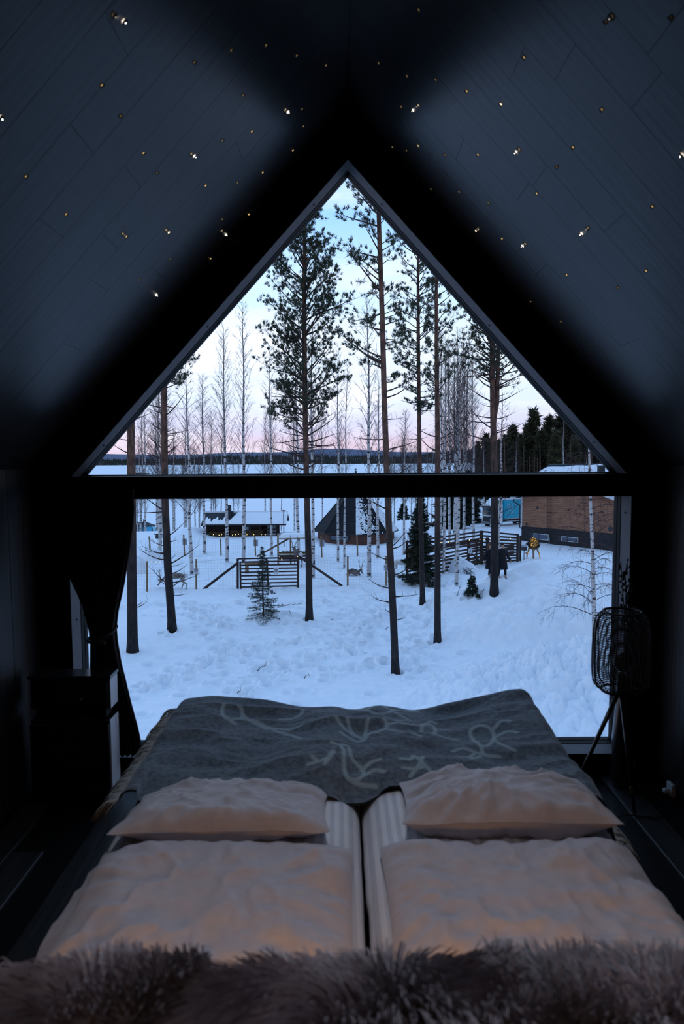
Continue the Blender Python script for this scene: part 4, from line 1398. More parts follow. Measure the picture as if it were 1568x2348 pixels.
wp = P(566, 1212, Y0 + 0.35)
wd_ = MB().box((wp.x - 0.05, Y0 + 0.36, wp.z), (0.85, 0.06, 0.42), bev=0.01).build('window', mat('grey_shutter', (0.055, 0.065, 0.08), 0.6), she)
MB().box((wp.x - 0.05, Y0 + 0.31, wp.z), (0.42, 0.02, 0.34)).build('pane', mat('bright_window_glass', (0.30, 0.40, 0.46), 0.2), wd_)
dp = P(618, 1212, Y0 + 0.4)
MB().box((dp.x, Y0 + 2.2, dp.z - 0.4), (0.9, 0.05, 1.1)).build('opening_board', mat('pale_snow_gap', (0.40, 0.45, 0.52), 0.8), she)
for k in range(3):
    MB().box((dp.x, Y0 + 0.4, dp.z - 0.05 - k * 0.33), (1.2, 0.08, 0.10)).build('counter_rail', logm, she)
rr_ = random.Random(4)
end_m = mat('firewood_end', (0.19, 0.115, 0.065), 0.85, (0.085, 0.05, 0.032), 9.0, rnd=0.3)
bark_m = mat('firewood_bark', (0.05, 0.032, 0.024), 0.9)
for (pa, pb, pt, lab) in ((480, 519, 1219, 'left'), (529, 604, 1217, 'right')):
    a, c = P(pa, 1235, Y0).x, P(pb, 1235, Y0).x
    top = P(pa, pt, Y0).z
    wpile = thing('firewood_stack', '%s stack of split firewood, its ends showing under the eave of the log shelter' % ('shorter left-hand' if lab == 'left' else 'longer right-hand'), 'firewood', ((a + c) / 2, Y0, zb))
    m = MB()
    z = zb - 0.1
    r0 = 0.062
    row = 0
    while z < top:
        x = a + (row % 2) * r0
        while x < c:
            r = r0 * rr_.uniform(0.75, 1.1)
            yj = Y0 - 0.12 + rr_.uniform(-0.05, 0.05)
            k = rr_.choice((3, 5, 6, 7))
            ph = rr_.uniform(0, 6)
            poly = [(x + r * math.cos(ph + q * 2 * pi / k), yj, z + r * math.sin(ph + q * 2 * pi / k)) for q in range(k)]
            m.prism(poly, (0, 0.45, 0))
            x += r0 * 2.02
        z += r0 * 1.8
        row += 1
    m.build('firewood', end_m, wpile, kind='stuff')
    MB().box(((a + c) / 2, Y0 + 0.25, (zb + top) / 2), (c - a, 0.1, top - zb - 0.05)).build('backing', bark_m, wpile)
m = MB()
for px, py in ((489, 1226), (502, 1227), (508, 1226), (533, 1227), (540, 1226), (547, 1225), (555, 1226), (562, 1227), (566, 1226), (582, 1226), (599, 1226), (608, 1226)):
    m.ball(P(px, py, Y0 - 0.6), 0.032, 6, 4)
sl_ = thing('string_lights', 'warm bulbs strung in front of the firewood of the log shelter', 'string lights', P(545, 1226, Y0 - 0.6))
m.build('bulbs', bulb_w, sl_, kind='stuff')
m = MB().tube([P(px, 1226, Y0 - 0.6) for px in (485, 520, 560, 610)], 0.005, 4)
m.build('cable', signdark, sl_)

# ------------------------------------------------------------------ the dark tent-shaped hut
kc = P(806, 1245, 66.0)
kz = gz(kc.x, 62.5) - 0.05
hutroof = mat('black_shingle_roof', (0.005, 0.0065, 0.009), 0.85, (0.010, 0.0115, 0.015), 3.0, (1, 1, 6))
hutwall = mat('red_brown_wall', (0.085, 0.032, 0.022), 0.75, (0.13, 0.05, 0.034), 6.0, (1, 1, 6))
hut = thing('grill_hut', 'large dark tent-shaped hut with red-brown walls and a thin chimney', 'hut', (kc.x, 66, kz))
RHut = (P(910, 1240, 66).x - P(722, 1240, 66).x) / 2
hx = (P(910, 1240, 66).x + P(722, 1240, 66).x) / 2
zw = P(806, 1225, 62.5).z
zt_ = P(803, 1117, 66).z
NF = 8
aa = [math.radians(45 * i - 91.5) for i in range(NF)]
def oc(r, z):
    return [Vector((hx + r * math.cos(a), 66.0 + r * math.sin(a), z)) for a in aa]
for i in range(NF):
    j = (i + 1) % NF
    w0, w1 = oc(RHut * 0.93, kz - 0.3), oc(RHut * 0.93, zw + 0.05)
    am = aa[i] + pi / 8
    MB().prism([w0[i], w0[j], w1[j], w1[i]], (-0.1 * math.cos(am), -0.1 * math.sin(am), 0)).build('wall_panel', hutwall, hut)
    e0, e1 = oc(RHut * 1.04, zw), oc(0.55, zt_)
    nn = Vector((math.cos(aa[i] + pi / 8), math.sin(aa[i] + pi / 8), 0.7))
    MB().prism([e0[i], e0[j], e1[j], e1[i]], tuple(nn * -0.08)).build('roof_panel', hutroof, hut)
    MB().tube([e0[i], e1[i]], 0.045, 6).build('ridge_cap', hutroof, hut)
    MB().bar(e0[i], e0[j], 0.06, 0.12).build('fascia', mat('dark_gutter', (0.012, 0.014, 0.017)), hut)
tp_ = oc(0.6, zt_)
MB().prism([tuple(q) for q in tp_], (0, 0, 0.25)).build('smoke_cap', hutroof, hut)
MB().lathe([(0.09, zt_), (0.09, P(803, 1079, 66).z)], (hx, 66, 0), 12).build('chimney', roofm, hut)
MB().lathe([(0.15, P(803, 1077, 66).z), (0.12, P(803, 1076, 66).z), (0.02, P(803, 1074, 66).z)], (hx, 66, 0), 12).build('chimney_hat', mat('steel_hat', (0.12, 0.13, 0.14), 0.4, metal=0.6), hut)
# window in the front wall
fw_ = P(776, 1235, 62.3)
w0 = oc(RHut * 0.93, 0)
fa, fb = w0[NF - 1], w0[0]
wt = (fb - fa).normalized()
wo_ = Vector((math.cos(aa[0] - pi / 8), math.sin(aa[0] - pi / 8), 0))
def hw_pt(u, z, out_):
    q = fa.lerp(fb, u) + wo_ * out_
    return Vector((q.x, q.y, z))
wn = MB().prism([hw_pt(0.10, fw_.z - 0.27, 0.02), hw_pt(0.78, fw_.z - 0.27, 0.02), hw_pt(0.78, fw_.z + 0.25, 0.02), hw_pt(0.10, fw_.z + 0.25, 0.02)], wo_ * 0.06).build('window', mat('black_frame', (0.01, 0.011, 0.014), 0.5), hut)
MB().prism([hw_pt(0.14, fw_.z - 0.2, 0.08), hw_pt(0.74, fw_.z - 0.2, 0.08), hw_pt(0.74, fw_.z + 0.18, 0.08), hw_pt(0.14, fw_.z + 0.18, 0.08)], wo_ * 0.02).build('pane', mat('dark_blue_glass', (0.05, 0.07, 0.11), 0.12, spec=0.8), wn)
# patches of snow left on two faces of the roof
def snow_patch(i, dens, seed, parent, full=False):
    j = (i + 1) % NF
    e0, e1 = oc(RHut * 1.04, zw), oc(0.55, zt_)
    nn = (e0[j] - e0[i]).cross(e1[i] - e0[i]).normalized()
    if nn.z < 0:
        nn = -nn
    m = MB()
    n_, k_ = 46, 80
    for a in range(n_):
        for b_ in range(k_):
            u, v = (a + 0.5) / n_, (b_ + 0.5) / k_
            keep = dens(u, v) + 0.9 * float(fbm(np.array([u * 13]), np.array([v * 30]), 4, seed, 0.7)[0])
            if keep > 0.5:
                q = [(e0[i].lerp(e0[j], uu)).lerp(e1[i].lerp(e1[j], uu), vv_) + nn * 0.02 for uu, vv_ in ((u - 0.012, v - 0.007), (u + 0.012, v - 0.007), (u + 0.012, v + 0.007), (u - 0.012, v + 0.007))]
                m.add([tuple(p) for p in q] + [tuple(p + nn * 0.03) for p in q], [(4, 5, 6, 7), (0, 1, 5, 4), (1, 2, 6, 5), (2, 3, 7, 6), (3, 0, 4, 7)])
    m.build('snow_patch', snowpile, parent, kind='stuff')
snow_patch(0, lambda u, v: 1.0 - 1.25 * u - 0.15 * v, 5, hut)
snow_patch(1, lambda u, v: 0.85 - 0.2 * abs(u - 0.5), 6, hut)

# ------------------------------------------------------------------ glass igloo by the lake
igc = P(331, 1226, 112)
igz = igc.z - 0.5
ig = thing('glass_igloo', 'small glass igloo with a dark hipped roof, glowing blue, beyond the snow bank', 'igloo', (igc.x, 112, igz))
rI = 1.95
zI = P(331, 1206, 112).z
zA = P(331, 1196, 112).z
igf = mat('igloo_frame', (0.03, 0.04, 0.05), 0.5)
for i in range(8):
    a0, a1 = i * pi / 4 + 0.3, (i + 1) * pi / 4 + 0.3
    b0, b1 = [Vector((igc.x + rI * 1.1 * math.cos(a), 112 + rI * 1.1 * math.sin(a), igz)) for a in (a0, a1)]
    t0, t1 = [Vector((igc.x + rI * 0.86 * math.cos(a), 112 + rI * 0.86 * math.sin(a), zI)) for a in (a0, a1)]
    am = (a0 + a1) / 2
    cpan = glow('igloo_glow_%d' % (i % 3), ((0.02, 0.16, 0.34), (0.06, 0.22, 0.40), (0.01, 0.05, 0.10))[i % 3], 0.55)
    MB().prism([b0, b1, t1, t0], (-0.05 * math.cos(am), -0.05 * math.sin(am), 0)).build('glass_panel', cpan, ig)
    MB().tube([b0, t0], 0.06, 6).build('mullion', igf, ig)
    e0, e1 = [Vector((igc.x + rI * 0.96 * math.cos(a), 112 + rI * 0.96 * math.sin(a), zI)) for a in (a0, a1)]
    ap = Vector((igc.x, 112, zA))
    MB().prism([e0, e1, ap], (0, 0, 0.08)).build('roof_panel', mat('igloo_roof', (0.035, 0.043, 0.055), 0.7), ig)
MB().lathe([(0.12, zA), (0.12, zA + 0.18), (0.26, zA + 0.22), (0.05, zA + 0.4)], (igc.x, 112, 0), 12).build('roof_vent', igf, ig)

# ------------------------------------------------------------------ lamp post, feeder, mounds
lp = P(651, 1250, 60)
lpz = gz(lp.x, 60)
lpo = thing('garden_lamp', 'slim black lamp post with a flat round hat beside the log shelter', 'lamp', (lp.x, 60, lpz))
MB().tube([(lp.x, 60, lpz - 0.2), (lp.x, 60, P(651, 1178, 60).z)], 0.045, 8).build('pole', roofm, lpo)
MB().lathe([(0.07, P(651, 1177, 60).z), (0.09, P(651, 1172, 60).z)], (lp.x, 60, 0), 12).build('lantern', mat('lamp_glass', (0.5, 0.5, 0.48), 0.3), lpo)
MB().lathe([(0.2, P(651, 1171.5, 60).z), (0.19, P(651, 1170.6, 60).z), (0.03, P(651, 1169.5, 60).z)], (lp.x, 60, 0), 16).build('lamp_hat', roofm, lpo)

yf = 49.5
fz0 = gz(P(670, 1290, yf).x, yf)
fd = thing('feeding_rack', 'roofed wooden feeding rack with snow on top, behind the gate', 'feeder', (P(670, 1290, yf).x, yf, fz0))
yel = mat('fresh_timber', (0.24, 0.17, 0.10), 0.75, (0.30, 0.21, 0.13), 5.0, (3, 3, 0.5))
for px, pt, yy_ in ((637, 1226, yf), (666, 1235, yf + 0.8), (707, 1233, yf)):
    q = P(px, pt, yy_)
    MB().bar((q.x, yy_, fz0 - 0.2), q, 0.12, 0.12, (0, 1, 0)).build('post', yel, fd)
MB().bar(P(589, 1276, yf), P(664, 1234, yf), 0.07, 0.12).build('brace', mat('reddish_timber', (0.12, 0.07, 0.05), 0.8), fd)
ra, rb = P(640, 1234, yf - 0.2), P(712, 1234, yf - 0.2)
MB().box(((ra.x + rb.x) / 2, yf + 0.3, ra.z), (rb.x - ra.x, 1.3, 0.06)).build('roof', yel, fd)
Xs, Ys = np.meshgrid(np.linspace(ra.x, rb.x, 30), np.linspace(yf - 0.36, yf + 0.95, 12))
ed = np.minimum(np.minimum((Xs - ra.x) / 0.25, (rb.x - Xs) / 0.25), np.minimum((Ys - yf + 0.36) / 0.2, (yf + 0.95 - Ys) / 0.2))
Zs = ra.z + 0.03 + 0.26 * np.clip(ed, 0, 1) ** 0.4 + 0.03 * fbm(Xs * 2, Ys * 2, 2, 3)
MB().grid(Xs, Ys, Zs).build('snow_layer', snowpile, fd, smooth=True)
for (py_, th_, mm_, yo) in ((1270, 0.12, yel, -0.1), (1274, 0.08, brown, -0.05), (1281, 0.14, brown, 0.0), (1267, 0.06, brown, 0.2)):
    MB().bar(P(638, py_, yf + yo), P(712, py_, yf + yo), 0.05, th_).build('trough_board', mm_, fd)
MB().box(((ra.x + rb.x) / 2, yf + 0.25, P(660, 1276, yf).z), (rb.x - ra.x, 0.5, 0.08)).build('trough_floor', brown, fd)
hay = mat('hay', (0.05, 0.038, 0.02), 0.9, (0.09, 0.065, 0.03), 12)
m = MB()
for i in range(260):
    q = P(R(646, 706), R(1264, 1270), yf + R(-0.05, 0.4))
    m.bar(q, q + Vector((R(-0.2, 0.2), R(-0.1, 0.1), R(-0.06, 0.1))), 0.015, 0.015)
m.build('hay', hay, fd, kind='stuff')
o = MB().bar(P(562, 1293, 45.5), P(606, 1291, 45.5), 0.3, 0.16).build('timber_plank', mat('orange_board', (0.20, 0.11, 0.07), 0.8, (0.26, 0.15, 0.09), 6, (0.4, 4, 4)), None)
tag(o, 'flat orange-brown board resting on a stump behind the gate', 'board')
q = P(566, 1302, 45.5)
o = MB().lathe([(0.13, gz(q.x, 45.5) - 0.1), (0.12, q.z + 0.18)], (q.x, 45.5, 0), 12).build('tree_stump', pole, None)
tag(o, 'short wooden stump holding up the orange-brown board', 'stump')

def mound(px, py, rx, h, label, seed, d=None):
    b_ = G(px, py)
    n = 28
    a = np.linspace(0, 2 * pi, n)
    v = np.linspace(0, 1, 14)
    A, Vv_ = np.meshgrid(a, v)
    rad = rx * np.sin(Vv_ * pi / 2) ** 0.8 * (1 + 0.16 * fbm(np.cos(A) * 1.2 + seed, np.sin(A) * 1.2, 3, seed))
    hh = h * np.cos(Vv_ * pi / 2) ** 0.9
    X_ = b_.x + rad * np.cos(A)
    Y_ = b_.y + rad * np.sin(A) * 0.8
    Z_ = b_.z - 0.12 + hh + 0.07 * fbm(X_ * 2.2, Y_ * 2.2 + Z_seed(seed), 3, seed)
    o = MB().grid(X_, Y_, Z_, flip=True).build('snow_mound', packed, None, smooth=True)
    tag(o, label, 'snow mound')
def Z_seed(s):
    return s * 3.3
mound(306, 1312, 0.95, 1.25, 'rounded mound of packed snow half hidden behind the left pine trunk', 3)
mound(347, 1281, 1.0, 0.85, 'larger mound of packed snow with a dark overhang, left of the second pine', 6)

# white board, antlers and cut branches at the pen
wb = G(1026, 1310)
o = MB().box((wb.x + 0.05, wb.y, wb.z + 0.42), (0.48, 0.10, 0.95), bev=0.02).build('snow_block', packed, None)
tag(o, 'upright block of packed snow beside the big spruce', 'snow block')
wm = G(1066, 1312)
m = MB()
Xs, Ys = np.meshgrid(np.linspace(-1, 1, 30), np.linspace(-1, 1, 20))
rr2 = np.clip(1 - Xs ** 2 - Ys ** 2, 0, 1)
m.grid(wm.x - 0.1 + Xs * 1.1, wm.y + Ys * 0.7, wm.z - 0.08 + 0.95 * rr2 ** 0.7 * (1 - 0.35 * Xs) * (1 + 0.4 * fbm(Xs * 2, Ys * 2, 3, 3)))
o = m.build('snow_mound', packed, None, smooth=True)
tag(o, 'snow heap over cut spruce branches in front of the brown pen', 'snow mound')

# ------------------------------------------------------------------ brown building on the right
A0, B0 = P(1195, 1243, 62.0), P(1430, 1250, 54.6)
bz = gz(A0.x, 62) - 0.25
hd = Vector((B0.x - A0.x, B0.y - A0.y, 0))
Lw = hd.length
hd.normalize()
bk = Vector((-hd.y, hd.x, 0))
if bk.y < 0:
    bk = -bk
bld = thing('brown_building', 'brown timber-clad building on a dark plinth, right of the lorry', 'building', (A0.x, A0.y, bz))
clad = mat('brown_cladding', (0.22, 0.098, 0.058), 0.75, (0.33, 0.16, 0.10), 3.0, (0.5, 0.5, 5), bump=0.2)
plin = mat('dark_plinth', (0.020, 0.018, 0.020), 0.85, (0.032, 0.030, 0.033), 3.0)
def s_at(px):
    v = ray(px, 1200)
    return (CAM + v * ((A0 - CAM).dot(bk) / v.dot(bk)) - A0).dot(hd)
def W(s, z, out_=0.0):
    q = A0 + hd * s - bk * out_
    return Vector((q.x, q.y, z))
zpl = P(1195, 1206, 62).z
zev = P(1200, 1138, 62).z
Lf = s_at(1421)
apx = Lf * 0.5
zap = zev + 0.33 * apx
MB().prism([W(0, bz), W(Lf, bz), W(Lf, zpl), W(0, zpl)], bk * 6).build('plinth', plin, bld)
MB().prism([W(0.02, zpl), W(Lf - 0.02, zpl), W(Lf - 0.02, zev), W(apx, zap), W(0.02, zev)], bk * 6).build('wall', clad, bld)
cl_ = MB()
bh = 0.165
z = zpl
rr_ = random.Random(9)
while z < zap - 0.1:
    zm = z + bh / 2
    s0, s1 = 0.0, Lf
    if z + bh > zev:
        f_ = (z + bh - zev) / (zap - zev)
        s0, s1 = apx * f_, Lf - (Lf - apx) * f_
    cuts = [s0] + sorted(rr_.uniform(s0, s1) for _ in range(2)) + [s1]
    for c0_, c1_ in zip(cuts[:-1], cuts[1:]):
        if c1_ - c0_ > 0.05:
            cl_.bar(W(c0_ + 0.004, zm, 0.015 + rr_.uniform(0, 0.006)), W(c1_ - 0.004, zm, 0.015 + rr_.uniform(0, 0.006)), 0.03, bh - 0.014)
    z += bh
cl_.build('cladding', clad, bld, kind='stuff')
whitet = mat('white_trim', (0.60, 0.62, 0.66), 0.6)
MB().bar(W(0.0, zpl - 0.05, 0.04), W(0.0, zev, 0.04), 0.11, 0.11, (0, 1, 0)).build('corner_trim', whitet, bld)
oh = 0.75
for (sa, sb) in ((-oh, apx), (Lf + oh, apx)):
    za = zev - oh * (zap - zev) / apx
    MB().prism([W(sa, za + 0.05, 0.7), W(sb, zap + 0.05, 0.7), W(sb, zap + 0.2, 0.7), W(sa, za + 0.2, 0.7)], bk * 7.5).build('roof', roofm, bld)
    MB().bar(W(sa, za + 0.1, 0.74), W(sb, zap + 0.1, 0.74), 0.05, 0.2).build('fascia', whitet, bld)
    MB().prism([W(sa, za + 0.2, 0.65), W(sb, zap + 0.2, 0.65), W(sb, zap + 0.38, 0.65), W(sa, za + 0.36, 0.65)], bk * 7.2).build('snow_layer', snowpile, bld)
glassd = mat('dark_blue_glass', (0.05, 0.07, 0.11))
def bwin(pxa, pxb, pya, pyb, recess):
    sa, sb = [(Vector((P(p, 1230, 60).x / 60, 1, 0))) for p in (pxa, pxb)]
    def s_of(px):
        v = ray(px, 1230)
        # meet the wall plane
        n = bk
        t = (A0 - CAM).dot(n) / v.dot(n)
        q = CAM + v * t
        return (q - A0).dot(hd), q
    s0, q0 = s_of(pxa)
    s1, q1 = s_of(pxb)
    dz = lambda py, q: P(1230, py, q.y).z
    zt__, zb__ = dz(pya, q0), dz(pyb, q0)
    w_ = MB().prism([W(s0, zb__, 0.06), W(s1, zb__, 0.06), W(s1, zt__, 0.06), W(s0, zt__, 0.06)], bk * 0.1).build('window', whitet, bld)
    MB().prism([W(s0 + 0.07, zb__ + 0.06, 0.075), W(s1 - 0.07, zb__ + 0.06, 0.075), W(s1 - 0.07, zt__ - 0.05, 0.075), W(s0 + 0.07, zt__ - 0.05, 0.075)], bk * 0.02).build('pane', glassd, w_)
    MB().bar(W(s0 + (s1 - s0) * 0.36, zb__, 0.08), W(s0 + (s1 - s0) * 0.36, zt__, 0.08), 0.04, 0.05, (0, 1, 0)).build('mullion', mat('dark_mullion', (0.05, 0.06, 0.07)), w_)
    MB().prism([W(s0 - 0.36, zb__ - 0.02, 0.04), W(s0 - 0.02, zb__ - 0.02, 0.04), W(s0 - 0.02, zt__ + 0.04, 0.04), W(s0 - 0.36, zt__ + 0.04, 0.04)], bk * 0.05).build('shutter', signdark, bld)
    return s0, s1
bwin(1224, 1258, 1222.5, 1236, 0)
bwin(1288, 1326, 1230, 1241, 0)
def on_wall(px, py, out_=0.0):
    v = ray(px, py)
    q = CAM + v * ((A0 - bk * out_ - CAM).dot(bk) / v.dot(bk))
    return q
for px, py in ((1232, 1164), (1303, 1169), (1380, 1174), (1207, 1202)):
    q = on_wall(px, py, 0.06)
    MB().bar(q - bk * 0.04 + Vector((0, 0, -0.1)), q - bk * 0.04 + Vector((0, 0, 0.1)), 0.1, 0.1, (0, 1, 0)).build('vent', signdark, bld)
q = on_wall(1399, 1213, 0.05)
m = MB()
m.prism([tuple(q + hd * (0.19 * math.cos(a)) + Vector((0, 0, 0.19 * math.sin(a)))) for a in np.linspace(0, 2 * pi, 17)[:-1]], tuple(-bk * 0.06))
m.build('round_vent', signdark, bld)
lad = thing('wall_ladder', 'thin dark metal ladder fixed to the brown timber wall, with hooped tops above the roof', 'ladder', on_wall(1259, 1236, 0.2))
lm = mat('dark_ladder_steel', (0.02, 0.017, 0.017), 0.5)
for px in (1254.5, 1263):
    q = on_wall(px, 1236, 0.12)
    r = on_wall(px, 1100, 0.12)
    MB().tube([q, r], 0.022, 6).build('side_rail', lm, lad)
    ex = 1 if px > 1260 else -1
    loop = [P(px + ex * (3 + 3 * math.cos(a)), 1083 - 5.5 * math.sin(a), r.y + 0.3) for a in np.linspace(0, pi, 12)]
    MB().tube([r] + ([P(px + ex * 0, 1092, r.y)] + loop[::-1] if ex > 0 else [P(px, 1092, r.y)] + loop[::-1]) + [P(px + ex * 6, 1098, r.y + 0.4)], 0.022, 6).build('hoop', lm, lad)
for k in range(17):
    py = 1232 - k * 8
    MB().tube([on_wall(1254.5, py, 0.12), on_wall(1263, py, 0.12)], 0.013, 5).build('rung', lm, lad)
MB().tube([on_wall(1254, 1175, 0.1), on_wall(1277, 1175.5, 0.1)], 0.018, 5).build('bracket', lm, lad)
dpipe = mat('black_downpipe', (0.012, 0.012, 0.014), 0.4)
e0 = W(-0.65, zev - 0.25, 0.3)
MB().tube([e0, e0 + Vector((0, 0, -0.25)), W(-0.12, zev - 0.85, 0.12), W(-0.12, zpl - 0.1, 0.12), W(0.15, zpl - 0.25, 0.12)], 0.05, 8).build('downpipe', dpipe, bld)
MB().tube([W(3.0, bz, 0.08), W(3.0, zpl - 0.75, 0.08)], 0.04, 6).build('standpipe', mat('grey_pipe', (0.10, 0.11, 0.12), 0.5), bld)
# the taller roof behind
yb_ = 72.0
ma = MB()
r0, r1 = P(1262, 1063.5, yb_ + 3), P(1420, 1062, yb_ + 3)
l0, l1 = P(1180, 1117, yb_), P(1440, 1112, yb_)
ma.add([tuple(l0), tuple(l1), tuple(r1), tuple(r0), tuple(l0 + Vector((3, 6, 0))), tuple(P(1215, 1150, yb_)), tuple(l1 - Vector((0, 0, 3))), tuple(P(1215, 1114, yb_))], [(0, 1, 2, 3), (5, 6, 1, 7)], [(0, 3, 4)])
b2 = thing('tiled_roof_building', 'taller building behind, its dark tiled roof half covered with snow', 'building', (l0.x, yb_, bz))
ma.build('roof', mat('dark_roof_tile', (0.022, 0.032, 0.045), 0.5, (0.04, 0.05, 0.065), 9.0, (1, 1, 8)), b2)
n_ = 40
UU, VV = np.meshgrid(np.linspace(0.03, 1, n_), np.linspace(0, 1, 14))
topf = np.clip(0.84 + 0.14 * UU + 0.015 * np.sin(UU * 20), 0, 0.98)
tt = VV * topf
def bil(u, v):
    a = np.array(l0)[None, None] * (1 - u)[..., None] + np.array(l1)[None, None] * u[..., None]
    c = np.array(r0)[None, None] * (1 - u)[..., None] + np.array(r1)[None, None] * u[..., None]
    return a * (1 - v)[..., None] + c * v[..., None]
q = bil(UU, tt)
q[..., 2] += 0.03 + 0.14 * np.sin(VV * pi) ** 0.5
q[..., 1] -= 0.05
MB().grid(q[..., 0], q[..., 1], q[..., 2]).build('snow_layer', snowpile, b2, smooth=True)
for k in range(1, 14):
    c = np.array(l0) + (np.array(r0) - np.array(l0)) * k / 14
    d_ = np.array(l1) + (np.array(r1) - np.array(l1)) * k / 14
    MB().tube([tuple(c + [0, -0.03, 0.03]), tuple(d_ + [0, -0.03, 0.03])], 0.025, 4).build('tile_course', mat('dark_roof_tile', (0, 0, 0)), b2)
cq = P(1378, 1078, yb_ - 0.5)
MB().box((cq.x, cq.y, cq.z - 0.3), (0.6, 0.6, 1.6)).build('chimney', roofm, b2)

# ------------------------------------------------------------------ lorry
ty = 76.0
tz = gz(P(1120, 1200, ty).x, ty)
trk = thing('lorry', 'white lorry with a turquoise lettered box, parked behind the brown building', 'lorry', (P(1110, 1205, ty).x, ty, tz))
white_p = mat('white_lorry_paint', (0.80, 0.82, 0.84), 0.35, spec=0.5)
turq = mat('turquoise_box', (0.0, 0.42, 0.58), 0.45)
tyre = mat('black_tyre', (0.012, 0.012, 0.013), 0.8)
winm = mat('windscreen', (0.035, 0.05, 0.065), 0.1, spec=0.8)
F0 = P(1104, 1206, ty)
fd_ = Vector((0.80, 0.60, 0)).normalized()      # from the nose back along the lorry
sd_ = Vector((fd_.y, -fd_.x, 0))                # towards the viewer's right side: the near flank
wT = 1.55
def TP(s, o_, z):
    q = F0 + fd_ * s + sd_ * o_
    return Vector((q.x, q.y, tz + z))
def tbox(name, m_, s0, s1, o0, o1, z0, z1, parent=trk, top_in=0.0):
    V = [TP(s0, o0, z0), TP(s1, o0, z0), TP(s1, o1, z0), TP(s0, o1, z0), TP(s0 + top_in, o0, z1), TP(s1, o0, z1), TP(s1, o1, z1), TP(s0 + top_in, o1, z1)]
    return MB().add([tuple(v) for v in V], [(3, 2, 1, 0), (4, 5, 6, 7), (0, 1, 5, 4), (1, 2, 6, 5), (2, 3, 7, 6), (3, 0, 4, 7)]).build(name, m_, parent)
cabm = tbox('cab', white_p, 0.0, 1.7, 0.0, wT, 0.45, 2.45, top_in=0.12)
tbox('windscreen', winm, -0.03, 0.02, 0.12, wT - 0.1, 1.35, 2.2, top_in=0.10)
tbox('side_window', winm, 0.25, 0.95, wT - 0.01, wT + 0.02, 1.45, 2.1)
tbox('grille', mat('dark_grille', (0.03, 0.03, 0.033), 0.5), -0.05, 0.0, 0.25, wT - 0.25, 0.6, 1.15)
tbox('bumper', mat('grey_bumper', (0.20, 0.21, 0.22), 0.5), -0.10, 0.25, -0.02, wT + 0.02, 0.3, 0.6)
for o_ in (0.05, wT - 0.28):
    tbox('headlamp', mat('lamp_glass', (0.5, 0.5, 0.48)), -0.07, -0.04, o_, o_ + 0.23, 0.68, 0.88)
tbox('sun_visor', mat('dark_grille', (0.03, 0.03, 0.033)), -0.15, 0.0, 0.1, wT - 0.1, 2.18, 2.3)
tbox('wind_deflector', white_p, 0.45, 1.7, 0.05, wT - 0.05, 2.45, 3.1, top_in=0.75)
for z in (2.6, 2.8):
    tbox('deflector_slot', signdark, 0.9, 1.5, wT - 0.06, wT - 0.02, z, z + 0.08)
tbox('mirror', signdark, 0.0, 0.1, wT, wT + 0.2, 1.5, 2.0)
tbox('cargo_box', turq, 2.0, 7.2, -0.05, wT + 0.05, 0.80, 2.92)
tbox('box_rim', mat('pale_rim', (0.4, 0.42, 0.45), 0.5), 1.98, 7.22, -0.07, wT + 0.08, 0.75, 0.85)
tbox('box_rim', mat('pale_rim', (0.4, 0.42, 0.45), 0.5), 1.98, 7.22, -0.07, wT + 0.08, 2.88, 2.96)
tbox('chassis', signdark, 1.2, 7.1, 0.25, wT - 0.2, 0.45, 0.75)
tbox('side_guard', mat('pale_rim', (0, 0, 0)), 2.4, 6.2, wT - 0.05, wT, 0.42, 0.55)
for s in (0.85, 5.6, 6.5):
    for o_ in (0.0, wT - 0.25):
        m = MB()
        c = TP(s, o_, 0.40)
        ring = [tuple(c + fd_ * (0.42 * math.cos(a)) + Vector((0, 0, 0.42 * math.sin(a)))) for a in np.linspace(0, 2 * pi, 19)[:-1]]
        m.prism(ring, tuple(sd_ * 0.25))
        wh = m.build('wheel', tyre, trk)
        ring = [tuple(c + sd_ * 0.255 + fd_ * (0.2 * math.cos(a)) + Vector((0, 0, 0.2 * math.sin(a)))) for a in np.linspace(0, 2 * pi, 13)[:-1]]
        MB().prism(ring, tuple(sd_ * 0.01)).build('rim', mat('pale_rim', (0, 0, 0)), wh)
STROKES = {'O': [[(0, .5), (.08, .85), (.35, 1), (.62, .85), (.7, .5), (.62, .15), (.35, 0), (.08, .15), (0, .5)]], 'L': [[(0, 1), (0, 0), (.5, 0)]], 'E': [[(.5, 1), (0, 1), (0, 0), (.5, 0)], [(0, .5), (.42, .5)]],
           'T': [[(.35, 0), (.35, 1)], [(0, 1), (.7, 1)]], 'A': [[(0, 0), (.35, 1), (.7, 0)], [(.14, .36), (.56, .36)]]}
letw = mat('white_lettering', (0.88, 0.90, 0.92), 0.5)
def lettering(txt, s, z, h):
    x = s
    for chh in txt:
        if chh != ' ':
            m = MB()
            for st in STROKES[chh]:
                for a, c in zip(st[:-1], st[1:]):
                    m.bar(TP(x + a[0] * h, wT + 0.058, z + a[1] * h), TP(x + c[0] * h, wT + 0.058, z + c[1] * h), 0.012, h * 0.25, tuple(sd_))
            m.build('lettering', letw, trk)
            x += h * (0.90 if chh in 'OTA' else 0.68)
        else:
            x += h * 0.3
lettering('OLE T', 2.42, 1.98, 0.46)
lettering('LTA', 2.50, 1.36, 0.38)

